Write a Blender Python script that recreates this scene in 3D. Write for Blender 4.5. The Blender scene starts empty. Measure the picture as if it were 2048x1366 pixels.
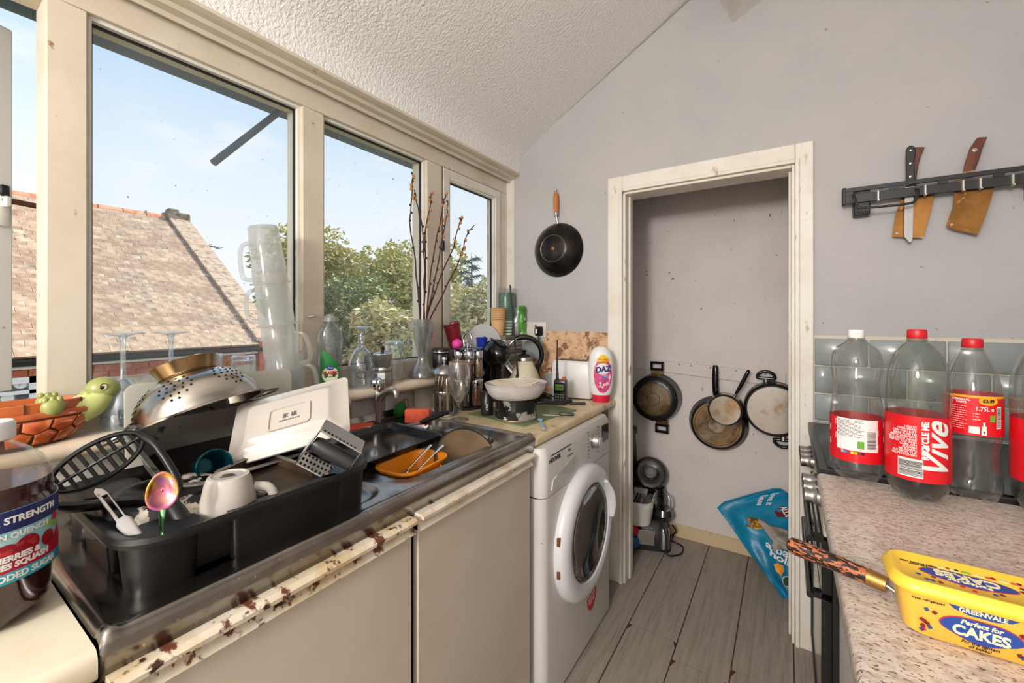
import bpy, bmesh, math, random
from mathutils import Vector, Matrix, Euler
random.seed(7)
SC = bpy.context.scene
COL = SC.collection
PI = math.pi
R = math.radians

def S(r, g, b, a=1.0):
    def f(c):
        c /= 255.0
        return c / 12.92 if c <= 0.04045 else ((c + 0.055) / 1.055) ** 2.4
    return (f(r), f(g), f(b), a)

# ------------------------------------------------------------------ camera
cam = bpy.data.cameras.new('camera')
cam.sensor_width = 36.0
cam.lens = 837.5 / 2048.0 * 36.0
cam.shift_y = -51.0 / 2048.0
cam.clip_start = 0.02
cam_o = bpy.data.objects.new('camera', cam)
COL.objects.link(cam_o)
cam_o.location = (0, 0, 1.307)
cam_o.rotation_euler = (R(90), 0, R(33.2))
SC.camera = cam_o

# ------------------------------------------------------------------ view, world, sun, added fill light
SC.view_settings.view_transform = 'Standard'
SC.view_settings.look = 'None'
SC.view_settings.exposure = 0.0
SC.view_settings.gamma = 1.0
SC.view_settings.use_curve_mapping = False
SC.cycles.use_denoising = True
SC.cycles.max_bounces = 14
SC.cycles.transparent_max_bounces = 24
SC.cycles.caustics_reflective = False
SC.cycles.caustics_refractive = False
SC.cycles.sample_clamp_indirect = 6.0

W = bpy.data.worlds.new('sky')
SC.world = W
W.use_nodes = True
nt = W.node_tree
for n in list(nt.nodes):
    nt.nodes.remove(n)
o_ = nt.nodes.new('ShaderNodeOutputWorld')
bg = nt.nodes.new('ShaderNodeBackground')
tc = nt.nodes.new('ShaderNodeTexCoord')
sx = nt.nodes.new('ShaderNodeSeparateXYZ')
rp = nt.nodes.new('ShaderNodeValToRGB')
nt.links.new(tc.outputs['Generated'], sx.inputs[0])
nt.links.new(sx.outputs['Z'], rp.inputs[0])
e = rp.color_ramp.elements
e[0].position = 0.0; e[0].color = S(247, 250, 253)
e[1].position = 1.0; e[1].color = S(120, 170, 228)
k = e.new(0.12); k.color = S(249, 251, 254)
k = e.new(0.28); k.color = S(231, 242, 252)
k = e.new(0.48); k.color = S(188, 219, 247)
mp = nt.nodes.new('ShaderNodeMapping')
mp.inputs['Scale'].default_value = (2.2, 2.2, 5.5)
mp.inputs['Location'].default_value = (0.35, 0.2, 0.15)
no = nt.nodes.new('ShaderNodeTexNoise')
no.inputs['Scale'].default_value = 1.7
no.inputs['Detail'].default_value = 7
no.inputs['Roughness'].default_value = 0.55
cr = nt.nodes.new('ShaderNodeValToRGB')
cr.color_ramp.elements[0].position = 0.56
cr.color_ramp.elements[1].position = 0.78
mx = nt.nodes.new('ShaderNodeMix'); mx.data_type = 'RGBA'
mx.inputs[7].default_value = S(250, 250, 252)
nt.links.new(tc.outputs['Generated'], mp.inputs[0])
nt.links.new(mp.outputs[0], no.inputs['Vector'])
nt.links.new(no.outputs[0], cr.inputs[0])
nt.links.new(cr.outputs[0], mx.inputs[0])
nt.links.new(rp.outputs[0], mx.inputs[6])
nt.links.new(mx.outputs[2], bg.inputs[0])
bg.inputs[1].default_value = 1.15
nt.links.new(bg.outputs[0], o_.inputs[0])

def light(name, kind, loc, energy, color=(1, 1, 1), **kw):
    l = bpy.data.lights.new(name, kind)
    l.energy = energy
    l.color = color
    for a, b in kw.items():
        setattr(l, a, b)
    o = bpy.data.objects.new(name, l)
    COL.objects.link(o)
    o.location = loc
    return o

sun = light('sun', 'SUN', (4, 3, 8), 5.6, (1.0, 0.93, 0.82), angle=R(0.6))
sun.rotation_euler = Vector((-0.12, -0.62, -0.78)).to_track_quat('-Z', 'Y').to_euler()
fill_light = light('added_fill_light', 'POINT', (-0.25, -2.0, 1.95), 240.0, (1.0, 0.968, 0.93), shadow_soft_size=0.28)  # unseen fill added behind the camera to brighten the interior, not a known fitting

# ------------------------------------------------------------------ materials
MATS = {}
def mat(name, col=(200, 200, 200), rough=0.5, metal=0.0, layers=(), bump=None, spec=0.5, coat=0.0, emit=None, trans=0.0, aniso=0.0, sheen=0.0):
    """layers: (kind, scale, colour, lo, hi[, detail, stretch, roughness])"""
    if name in MATS:
        return MATS[name]
    m = bpy.data.materials.new(name)
    m.use_nodes = True
    t = m.node_tree
    b = t.nodes['Principled BSDF']
    b.inputs['Base Color'].default_value = S(*col)
    b.inputs['Roughness'].default_value = rough
    b.inputs['Metallic'].default_value = metal
    b.inputs['Specular IOR Level'].default_value = spec
    b.inputs['Coat Weight'].default_value = coat
    b.inputs['Transmission Weight'].default_value = trans
    if emit:
        b.inputs['Emission Color'].default_value = S(*emit[0])
        b.inputs['Emission Strength'].default_value = emit[1]
    co = t.nodes.new('ShaderNodeTexCoord')
    def tex(kind, scale, detail, stretch):
        v = co.outputs['Object']
        if stretch:
            q = t.nodes.new('ShaderNodeMapping')
            q.inputs['Scale'].default_value = stretch
            t.links.new(v, q.inputs[0]); v = q.outputs[0]
        if kind == 'voronoi':
            x = t.nodes.new('ShaderNodeTexVoronoi'); out = 'Distance'
        elif kind == 'cell':
            x = t.nodes.new('ShaderNodeTexVoronoi'); out = 'Color'
        elif kind == 'wave':
            x = t.nodes.new('ShaderNodeTexWave'); out = 'Fac'
            x.inputs['Distortion'].default_value = 6.0
            x.inputs['Detail'].default_value = detail
        else:
            x = t.nodes.new('ShaderNodeTexNoise'); out = 'Fac'
            x.inputs['Detail'].default_value = detail
            x.inputs['Roughness'].default_value = 0.6
        x.inputs['Scale'].default_value = scale
        t.links.new(v, x.inputs['Vector'])
        return x.outputs[out]
    cur = None
    for L in layers:
        kind, scale, c2, lo, hi = L[:5]
        detail = L[5] if len(L) > 5 else 4
        stretch = L[6] if len(L) > 6 else None
        src = tex(kind, scale, detail, stretch)
        mr = t.nodes.new('ShaderNodeMapRange')
        mr.inputs['From Min'].default_value = lo
        mr.inputs['From Max'].default_value = hi
        t.links.new(src, mr.inputs['Value'])
        x = t.nodes.new('ShaderNodeMix'); x.data_type = 'RGBA'
        if cur is None:
            x.inputs[6].default_value = S(*col)
        else:
            t.links.new(cur, x.inputs[6])
        x.inputs[7].default_value = S(*c2)
        t.links.new(mr.outputs[0], x.inputs[0])
        cur = x.outputs[2]
    if cur is not None:
        t.links.new(cur, b.inputs['Base Color'])
    if bump:
        kind, scale, strength, dist = bump[:4]
        detail = bump[4] if len(bump) > 4 else 3
        stretch = bump[5] if len(bump) > 5 else None
        bn = t.nodes.new('ShaderNodeBump')
        bn.inputs['Strength'].default_value = strength
        bn.inputs['Distance'].default_value = dist
        t.links.new(tex(kind, scale, detail, stretch), bn.inputs['Height'])
        t.links.new(bn.outputs[0], b.inputs['Normal'])
    MATS[name] = m
    return m

def clear(name, tint=(255, 255, 255), base=0.05, edge=0.75, rough=0.03, haze=0.0, hazecol=(230, 230, 230), power=2.2, dirt=None, dark=None, through=0.5):
    """thin clear wall: see-through, mirror-like towards grazing angles, optional milky haze and specks"""
    if name in MATS:
        return MATS[name]
    m = bpy.data.materials.new(name)
    m.use_nodes = True
    t = m.node_tree
    for n in list(t.nodes):
        t.nodes.remove(n)
    out = t.nodes.new('ShaderNodeOutputMaterial')
    tr = t.nodes.new('ShaderNodeBsdfTransparent'); tr.inputs[0].default_value = S(*tint)
    gl = t.nodes.new('ShaderNodeBsdfGlossy'); gl.inputs['Roughness'].default_value = rough
    gl.inputs[0].default_value = S(*(dark or (245, 248, 250)))
    lw = t.nodes.new('ShaderNodeLayerWeight'); lw.inputs[0].default_value = 0.5
    pw = t.nodes.new('ShaderNodeMath'); pw.operation = 'POWER'; pw.inputs[1].default_value = power
    mr = t.nodes.new('ShaderNodeMapRange')
    mr.inputs['To Min'].default_value = base; mr.inputs['To Max'].default_value = edge
    mi = t.nodes.new('ShaderNodeMixShader')
    t.links.new(lw.outputs['Facing'], pw.inputs[0])
    t.links.new(pw.outputs[0], mr.inputs['Value'])
    t.links.new(mr.outputs[0], mi.inputs[0])
    t.links.new(tr.outputs[0], mi.inputs[1]); t.links.new(gl.outputs[0], mi.inputs[2])
    cur = mi.outputs[0]
    if haze or dirt:
        di = t.nodes.new('ShaderNodeBsdfDiffuse'); di.inputs[0].default_value = S(*hazecol)
        tl = t.nodes.new('ShaderNodeBsdfTranslucent'); tl.inputs[0].default_value = S(*hazecol)
        ad = t.nodes.new('ShaderNodeMixShader'); ad.inputs[0].default_value = through
        t.links.new(di.outputs[0], ad.inputs[1]); t.links.new(tl.outputs[0], ad.inputs[2])
        m2 = t.nodes.new('ShaderNodeMixShader'); m2.inputs[0].default_value = haze
        t.links.new(cur, m2.inputs[1]); t.links.new(ad.outputs[0], m2.inputs[2])
        cur = m2.outputs[0]
    if dirt:
        scale, col, lo, hi = dirt
        co = t.nodes.new('ShaderNodeTexCoord')
        nz = t.nodes.new('ShaderNodeTexNoise'); nz.inputs['Scale'].default_value = scale; nz.inputs['Detail'].default_value = 2
        r2 = t.nodes.new('ShaderNodeMapRange'); r2.inputs['From Min'].default_value = lo; r2.inputs['From Max'].default_value = hi
        r2.inputs['To Max'].default_value = 0.85
        d2 = t.nodes.new('ShaderNodeBsdfDiffuse'); d2.inputs[0].default_value = S(*col)
        m3 = t.nodes.new('ShaderNodeMixShader')
        t.links.new(co.outputs['Object'], nz.inputs['Vector']); t.links.new(nz.outputs[0], r2.inputs['Value'])
        t.links.new(r2.outputs[0], m3.inputs[0]); t.links.new(cur, m3.inputs[1]); t.links.new(d2.outputs[0], m3.inputs[2])
        cur = m3.outputs[0]
    t.links.new(cur, out.inputs[0])
    MATS[name] = m
    return m

# ------------------------------------------------------------------ mesh building
def tr(x=0, y=0, z=0): return Matrix.Translation((x, y, z))
def rot(ax, deg): return Matrix.Rotation(R(deg), 4, ax)

def rr(w, h, r, n=5, cx=0, cy=0):
    """rounded rectangle, counter-clockwise"""
    r = min(r, w / 2 - 1e-5, h / 2 - 1e-5)
    pts = []
    for qx, qy, a0 in ((1, 1, 0), (-1, 1, 90), (-1, -1, 180), (1, -1, 270)):
        for i in range(n + 1):
            a = R(a0 + 90 * i / n)
            pts.append((cx + qx * (w / 2 - r) + r * math.cos(a), cy + qy * (h / 2 - r) + r * math.sin(a)))
    return pts

def circ(r, n=32, ph=0.0):
    return [(r * math.cos(2 * PI * i / n + ph), r * math.sin(2 * PI * i / n + ph)) for i in range(n)]

class MB:
    def __init__(s):
        s.v = []; s.f = []
    def add(s, vs, fs, M=None):
        o = len(s.v)
        s.v += [(M @ Vector(p)) if M else Vector(p) for p in vs]
        s.f += [[i + o for i in f] for f in fs]
        return s
    def box(s, x0, y0, z0, x1, y1, z1, b=0.0, seg=2, M=None):
        bm = bmesh.new()
        bmesh.ops.create_cube(bm, size=1)
        for q in bm.verts:
            q.co = Vector(((x0 + x1) / 2 + q.co.x * (x1 - x0), (y0 + y1) / 2 + q.co.y * (y1 - y0), (z0 + z1) / 2 + q.co.z * (z1 - z0)))
        if b:
            bmesh.ops.bevel(bm, geom=bm.edges[:], offset=b, segments=seg, profile=0.5, affect='EDGES')
        bm.verts.ensure_lookup_table(); bm.verts.index_update()
        s.add([q.co.copy() for q in bm.verts], [[q.index for q in f.verts] for f in bm.faces], M)
        bm.free()
        return s
    def loft(s, loops, cap0=True, cap1=True, M=None, ring=False):
        n = len(loops[0]); vs = [p for L in loops for p in L]; fs = []
        m = len(loops)
        for i in range(m if ring else m - 1):
            a = i * n; c = ((i + 1) % m) * n
            for j in range(n):
                k = (j + 1) % n
                fs.append([a + j, a + k, c + k, c + j])
        if not ring:
            if cap0: fs.append(list(range(n))[::-1])
            if cap1: fs.append([(m - 1) * n + j for j in range(n)])
        return s.add(vs, fs, M)
    def sect(s, secs, cap0=True, cap1=True, M=None):
        """secs: list of (2d loop, z)"""
        return s.loft([[(x, y, z) for x, y in L] for L, z in secs], cap0, cap1, M)
    def lathe(s, prof, n=32, M=None, cap0=True, cap1=True):
        return s.loft([[(r * math.cos(2 * PI * i / n), r * math.sin(2 * PI * i / n), z) for i in range(n)] for r, z in [(max(r, 1e-5), z) for r, z in prof]], cap0, cap1, M)
    def cyl(s, p, q, r, r2=None, n=16):
        return s.tube([p, q], [r, r if r2 is None else r2], n)
    def tube(s, pts, rad, n=10, closed=False, flat=None):
        pts = [Vector(p) for p in pts]
        m = len(pts)
        rad = list(rad) if isinstance(rad, (list, tuple)) else [rad] * m
        if 4 <= m <= 12 and not closed:      # round the path off (Catmull-Rom)
            P_, Q_ = [], []
            for i in range(m - 1):
                p0, p1, p2, p3 = pts[max(i - 1, 0)], pts[i], pts[i + 1], pts[min(i + 2, m - 1)]
                for k in range(3):
                    t_ = k / 3.0
                    P_.append(0.5 * (2 * p1 + (p2 - p0) * t_ + (2 * p0 - 5 * p1 + 4 * p2 - p3) * t_ ** 2 + (3 * p1 - p0 - 3 * p2 + p3) * t_ ** 3))
                    Q_.append(rad[i] + (rad[i + 1] - rad[i]) * t_)
            pts = P_ + [pts[-1]]; rad = Q_ + [rad[-1]]; m = len(pts)
        loops = []; up = None
        for i, p in enumerate(pts):
            a = pts[i - 1] if (i or closed) else p
            c = pts[(i + 1) % m] if (i < m - 1 or closed) else p
            d = (c - a).normalized()
            if up is None:
                up = d.orthogonal().normalized() if abs(d.z) > 0.95 else Vector((0, 0, 1))
            x = d.cross(up)
            if x.length < 1e-4: x = d.orthogonal()
            x.normalize(); y = x.cross(d).normalized(); up = y
            fl = flat or 1.0
            loops.append([p + x * (rad[i] * math.cos(2 * PI * j / n)) + y * (rad[i] * fl * math.sin(2 * PI * j / n)) for j in range(n)])
        return s.loft(loops, True, True, None, closed)
    def prism(s, poly, d0, d1, M=None, plane='XY'):
        n = len(poly)
        def P(x, y, d):
            return {'XY': (x, y, d), 'XZ': (x, d, y), 'YZ': (d, x, y)}[plane]
        vs = [P(x, y, d0) for x, y in poly] + [P(x, y, d1) for x, y in poly]
        fs = [[i, (i + 1) % n, (i + 1) % n + n, i + n] for i in range(n)] + [list(range(n))[::-1], [i + n for i in range(n)]]
        return s.add(vs, fs, M)
    def sphere(s, c, rx, ry=None, rz=None, n=16, m=10, M=None):
        ry = ry or rx; rz = rz or rx
        loops = []
        for i in range(m + 1):
            a = PI * (i / m) - PI / 2
            q = max(math.cos(a), 1e-3)
            loops.append([(c[0] + rx * q * math.cos(2 * PI * j / n), c[1] + ry * q * math.sin(2 * PI * j / n), c[2] + rz * math.sin(a)) for j in range(n)])
        return s.loft(loops, True, True, M)
    def xf(s, M):
        s.v = [M @ Vector(p) for p in s.v]
        return s
    def build(s, name, m, parent=None, smooth=40, loc=None, rz=None, bevel=None, solid=None):
        me = bpy.data.meshes.new(name)
        me.from_pydata([tuple(p) for p in s.v], [], s.f)
        me.update()
        bm = bmesh.new(); bm.from_mesh(me)
        bmesh.ops.recalc_face_normals(bm, faces=bm.faces[:])
        bm.to_mesh(me); bm.free()
        o = bpy.data.objects.new(name, me)
        COL.objects.link(o)
        if m: me.materials.append(m if not isinstance(m, str) else MATS[m])
        if smooth:
            me.polygons.foreach_set('use_smooth', [True] * len(me.polygons))
            try:
                me.set_sharp_from_angle(angle=R(smooth))
            except Exception:
                pass
        if parent: o.parent = parent
        if loc: o.location = loc
        if rz is not None: o.rotation_euler = (0, 0, R(rz))
        if solid:
            md = o.modifiers.new('thick', 'SOLIDIFY'); md.thickness = solid; md.offset = -1
        if bevel:
            md = o.modifiers.new('edge', 'BEVEL'); md.width = bevel; md.segments = 2; md.limit_method = 'ANGLE'
        return o

def tag(o, label, cat, group=None, kind=None):
    o['label'] = label; o['category'] = cat
    if group: o['group'] = group
    if kind: o['kind'] = kind
    return o
def thing(name, label, cat, loc=(0, 0, 0), rz=0, group=None, kind=None, rotm=None):
    o = bpy.data.objects.new(name, None)
    o.empty_display_size = 0.02
    COL.objects.link(o)
    o.location = loc
    if rotm is not None:
        o.rotation_euler = rotm.to_euler()
    else:
        o.rotation_euler = (0, 0, R(rz))
    return tag(o, label, cat, group, kind)
def dup(root, loc=None, rz=None, label=None, rotm=None):
    r = root.copy(); COL.objects.link(r)
    if loc: r.location = loc
    if rz is not None: r.rotation_euler = (0, 0, R(rz))
    if rotm is not None: r.rotation_euler = rotm.to_euler()
    if label: r['label'] = label
    for ch in list(root.children):
        c = ch.copy(); COL.objects.link(c); c.parent = r
        for g in list(ch.children):
            d = g.copy(); COL.objects.link(d); d.parent = c
    return r

def text(parent, body, size, m, M=None, bold=0.0, shear=0.0, wrap=None, align='CENTER', sx=1.0, mode='front', name='lettering', ext=0.0003, turn=0, spacing=1.0, lines=1.0):
    """lettering as thin geometry. mode front: reads in the XZ plane seen from -Y; flat: XY plane seen from +Z; wrap=radius: round a vertical cylinder"""
    cu = bpy.data.curves.new('lettering', 'FONT')
    cu.body = body; cu.size = size; cu.align_x = align; cu.align_y = 'CENTER'
    cu.offset = bold; cu.shear = shear; cu.extrude = ext; cu.resolution_u = 3
    cu.space_character = spacing; cu.space_line = lines
    t = bpy.data.objects.new('lettering', cu)
    me = bpy.data.meshes.new_from_object(t)
    bpy.data.objects.remove(t); bpy.data.curves.remove(cu)
    me.name = name
    if wrap:
        bm = bmesh.new(); bm.from_mesh(me)
        bmesh.ops.triangulate(bm, faces=bm.faces[:])
        for _ in range(5):
            lg_ = [e_ for e_ in bm.edges if e_.calc_length() > wrap * 0.11]
            if not lg_: break
            bmesh.ops.subdivide_edges(bm, edges=lg_, cuts=1)
            bmesh.ops.triangulate(bm, faces=bm.faces[:])
        bm.to_mesh(me); bm.free()
    ca, sa = math.cos(R(turn)), math.sin(R(turn))
    for q in me.vertices:
        x, y, z = q.co.x * sx, q.co.y, q.co.z
        x, y = x * ca - y * sa, x * sa + y * ca
        if mode == 'flat':
            p = Vector((x, y, z))
        else:
            p = Vector((x, -z, y))
        if M: p = M @ p
        if wrap:
            rad = wrap - p.y; a = p.x / wrap
            p = Vector((rad * math.sin(a), -rad * math.cos(a), p.z))
        q.co = p
    me.materials.clear(); me.materials.append(m)
    o = bpy.data.objects.new(name, me)
    COL.objects.link(o)
    o.parent = parent
    return o

def band(r, z0, z1, a0=-180, a1=180, n=48, thick=0.0006, waist=None):
    """part of a cylinder wall; angle 0 looks to -Y. returns MB"""
    b = MB(); loops = []
    full = abs(a1 - a0) >= 359.9
    for i in range(n + (0 if full else 1)):
        a = R(a0 + (a1 - a0) * i / n)
        sn, cs = math.sin(a), -math.cos(a)
        loops.append([((r) * sn, (r) * cs, z0), ((r + thick) * sn, (r + thick) * cs, z0), ((r + thick) * sn, (r + thick) * cs, z1), (r * sn, r * cs, z1)])
    b.loft(loops, True, True, None, full)
    return b
def face_cam(x, y): return math.degrees(math.atan2(-x, y))
# ================================================================== ROOM SHELL
M_wall = mat('grey_wall_paint', (189, 186, 186), 0.7, 0, [('noise', 2.0, (179, 178, 179), 0.4, 0.7), ('noise', 45, (150, 128, 100), 0.74, 0.79, 2)], ('noise', 55, 0.55, 0.004, 2))
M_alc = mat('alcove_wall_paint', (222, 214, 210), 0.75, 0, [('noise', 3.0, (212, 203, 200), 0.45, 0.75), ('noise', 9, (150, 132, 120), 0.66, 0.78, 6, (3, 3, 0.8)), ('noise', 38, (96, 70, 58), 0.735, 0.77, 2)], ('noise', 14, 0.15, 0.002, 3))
M_ceil = mat('textured_ceiling_paint', (247, 245, 243), 0.8, 0, [('noise', 1.2, (242, 239, 236), 0.4, 0.7)], ('noise', 95, 0.85, 0.006, 2))
M_cream = mat('aged_cream_paint', (217, 206, 188), 0.45, 0, [('noise', 5, (206, 192, 169), 0.45, 0.75), ('noise', 26, (150, 112, 70), 0.70, 0.78, 3)], ('noise', 20, 0.06, 0.002))
M_white = mat('white_window_paint', (228, 224, 216), 0.4, 0, [('noise', 7, (206, 196, 180), 0.5, 0.78)])
M_trim = mat('chipped_door_trim_paint', (234, 229, 219), 0.45, 0, [('noise', 4, (222, 213, 196), 0.45, 0.7), ('noise', 13, (150, 112, 72), 0.62, 0.74, 6, (2, 2, 0.7)), ('noise', 60, (84, 56, 40), 0.74, 0.78, 2)], ('noise', 16, 0.12, 0.003))
M_rubber = mat('black_rubber', (18, 18, 20), 0.6)
M_glasspane = clear('dirty_window_glass', (250, 252, 253), 0.02, 0.35, 0.02, 0.045, (235, 238, 242), 3.0, (70, (60, 60, 60), 0.755, 0.80))
M_plaster = mat('bare_flaking_plaster', (222, 184, 146), 0.85, 0, [('noise', 19, (140, 100, 74), 0.51, 0.55, 6), ('noise', 40, (200, 160, 124), 0.5, 0.6, 5), ('noise', 60, (110, 80, 60), 0.70, 0.75, 3)], ('noise', 14, 0.5, 0.01, 6))
M_wtile = mat('white_glazed_tile', (216, 212, 204), 0.18, 0, [('noise', 6, (190, 182, 170), 0.5, 0.75)], None, 0.5)
M_gtile = mat('grey_glazed_tile', (154, 160, 159), 0.16, 0, [('noise', 3, (140, 148, 148), 0.4, 0.7)], ('noise', 9, 0.08, 0.003))
M_grout = mat('grout', (216, 206, 188), 0.85, 0, [('noise', 22, (150, 120, 90), 0.6, 0.75)])
M_plank = mat('grey_wood_vinyl', (164, 154, 144), 0.5, 0, [('noise', 8, (136, 125, 114), 0.42, 0.68, 6, (7, 0.5, 1)), ('wave', 5, (158, 148, 138), 0.55, 1.0, 4, (5, 0.35, 1)), ('noise', 6, (112, 100, 90), 0.66, 0.80, 5)], ('noise', 30, 0.08, 0.002, 3, (6, 0.5, 1)))
M_underfloor = mat('rusty_subfloor', (86, 42, 30), 0.9)
M_dark = mat('shadow_black_plastic', (16, 15, 15), 0.45)

YB = 2.016
# floor
b = MB().box(-1.42, -3.5, -0.06, 0.75, 2.72, -0.004)
floor = b.build('floor', M_underfloor, smooth=0); tag(floor, 'grey wood effect plank floor of the galley kitchen', 'floor', kind='structure')
xs = [-1.34, -1.145, -0.95, -0.755, -0.560, -0.365, -0.170, 0.025, 0.22, 0.415, 0.61, 0.74]
offs = [0.5, 1.2, 0.2, 0.9, 1.765, 0.45, 1.742, 0.9, 0.3, 1.0, 0.6]
for i in range(len(xs) - 1):
    y = offs[i] - 4.88
    while y < 2.62:
        y0, y1 = max(y, -3.48), min(y + 1.22, 2.62)
        if y1 - y0 > 0.03:
            g = 0.0022
            c = 0.015 if (0.2 < y1 < 2.5 and -0.7 < xs[i] < 0.1) else 0.001
            poly = [(xs[i] + g, y0 + g), (xs[i + 1] - g, y0 + g), (xs[i + 1] - g, y1 - g - c * 2.2), (xs[i + 1] - g - c * 0.8, y1 - g), (xs[i] + g + c, y1 - g), (xs[i] + g, y1 - g - c * 2.6)]
            MB().prism(poly, -0.004, 0.0).build('plank', M_plank, floor, smooth=0)
        y += 1.22
# back wall with the doorway notch
poly = [(-1.45, 0), (-0.668, 0), (-0.668, 1.912), (0.030, 1.912), (0.030, 0), (0.74, 0), (0.74, 3.345), (-1.033, 2.352), (-1.27, 2.215), (-1.45, 2.2)]
wall_back = MB().prism(poly, YB, YB + 0.10, plane='XZ').build('wall_back', M_wall, smooth=0)
tag(wall_back, 'grey painted end wall with the open doorway', 'wall', kind='structure')
# splashback tiles right of the doorway
MB().box(0.092, YB - 0.004, 0.62, 0.74, YB, 1.232).build('grout_bed', M_grout, wall_back, smooth=0)
for r_, (z0, z1) in enumerate(((1.118, 1.220), (1.011, 1.113), (0.904, 1.006), (0.797, 0.899), (0.690, 0.792))):
    x = 0.092 - (0.04 if r_ % 2 == 0 else 0.14)
    while x < 0.74:
        a, c = max(x, 0.094), min(x + 0.2, 0.738)
        if c - a > 0.015:
            MB().box(a, YB - 0.011, z0, c, YB - 0.003, z1, 0.003, 1).build('tile', M_gtile, wall_back, smooth=60)
        x += 0.205
# bare plaster left of the doorway
random.seed(3)
pts = [(-1.305, 0.88), (-0.742, 0.88), (-0.742, 1.224)]
x = -0.76
while x > -1.10:
    pts.append((x, 1.226 + random.uniform(-0.006, 0.006))); x -= 0.03
pts += [(-1.11, 1.20), (-1.12, 1.15), (-1.13, 1.08), (-1.20, 1.06), (-1.305, 1.05)]
MB().prism(pts, YB - 0.0015, YB, plane='XZ').build('plaster_patch', M_plaster, wall_back, smooth=0)['label'] = 'strip of bare flaking orange plaster'
MB().box(-1.30, YB - 0.006, 1.07, -1.135, YB, 1.165, 0.001).build('tile', M_gtile, wall_back)
MB().box(-1.105, YB - 0.006, 0.93, -1.05, YB, 0.995, 0.001).build('tile', M_gtile, wall_back)

# right wall, rear wall
tag(MB().box(0.70, -3.5, 0, 0.78, YB, 3.34).build('wall_right', M_wall, smooth=0), 'grey painted side wall behind the granite worktop', 'wall', kind='structure')
tag(MB().box(-1.45, -3.58, 0, 0.78, -3.5, 3.4).build('wall_rear', M_wall, smooth=0), 'grey painted wall at the entrance end', 'wall', kind='structure')
# left wall below the sill
wall_left = MB().box(-1.47, -3.5, -0.1, -1.324, YB, 1.02).build('wall_left', M_grout, smooth=0)
tag(wall_left, 'low wall below the window sill with white tiles', 'wall', kind='structure')
y = -0.6
while y < 2.0:
    MB().box(-1.326, y + 0.0015, 0.865, -1.318, min(y + 0.1535, 2.013), 1.014, 0.002, 1).build('tile', M_wtile, wall_left, smooth=60)
    y += 0.155
# ceiling: curved at the eaves then one straight slope
prof = [(-1.272, 2.108), (-1.270, 2.150), (-1.262, 2.184), (-1.244, 2.212), (-1.215, 2.239), (-1.17, 2.268), (-1.10, 2.313), (-1.033, 2.353), (-0.372, 2.733), (0.76, 3.385)]
up = [(x - 0.02 if i > 5 else x - 0.09, z + 0.10) for i, (x, z) in enumerate(prof)]
ceil = MB().prism(prof + up[::-1], -3.55, YB + 0.08, plane='XZ').build('ceiling', M_ceil, smooth=30)
tag(ceil, 'white textured sloping ceiling curving down to the window', 'ceiling', kind='structure')
sl = math.atan2(0.561, 1.0)
# boxed purlin square to the slope
ax, az = math.cos(0.43), math.sin(0.43)
c0 = (-0.190, 2.562)
pp = [c0, (c0[0] + 0.24 * ax, c0[1] + 0.24 * az), (c0[0] + 0.24 * ax - 0.34 * az, c0[1] + 0.24 * az + 0.34 * ax), (c0[0] - 0.34 * az, c0[1] + 0.34 * ax)]
tag(MB().prism(pp, -3.5, YB, plane='XZ').build('trim_2', mat('purlin_white', (246, 244, 240), 0.6, 0, [('noise', 3, (216, 210, 200), 0.4, 0.7)]), smooth=0), 'white boxed beam running under the sloping ceiling', 'beam', kind='structure')
# cornice moulding between window head and ceiling
cp = [(-1.36, 2.094), (-1.346, 2.092), (-1.342, 2.078), (-1.330, 2.074), (-1.326, 2.086), (-1.300, 2.088), (-1.294, 2.098), (-1.276, 2.100), (-1.262, 2.104), (-1.262, 2.114), (-1.27, 2.118), (-1.36, 2.135)]
tag(MB().prism(cp, -3.5, YB - 0.002, plane='XZ').build('trim_3', M_cream, smooth=0), 'cream moulded cornice along the top of the windows', 'cornice', kind='structure')

# ------------------------------------------------------------------ window run
win = thing('window_1', 'long cream framed window run above the sink', 'window', (0, 0, 0), kind='structure')
XF = -1.355
MB().box(-1.45, -3.5, 2.012, XF, YB, 2.10, 0.002, 1).build('head_rail', M_cream, win)
MB().box(-1.45, -3.5, 1.04, XF, YB, 1.112, 0.002, 1).build('bottom_rail', M_cream, win)
MB().box(-1.45, -3.5, 1.11, XF, -1.9, 2.013).build('blank_panel', M_cream, win, smooth=0)
for y0, y1 in ((-1.12, -1.05), (-0.34, -0.27), (0.2074, 0.274), (0.789, 0.867), (1.370, 1.469), (1.947, YB)):
    MB().box(-1.45, y0, 1.11, XF + 0.001, y1, 2.013, 0.003, 1).build('mullion', M_cream, win)
MB().box(-1.36, YB - 0.003, 1.045, -1.303, YB, 2.10).build('reveal', M_white, win, smooth=0)
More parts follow.
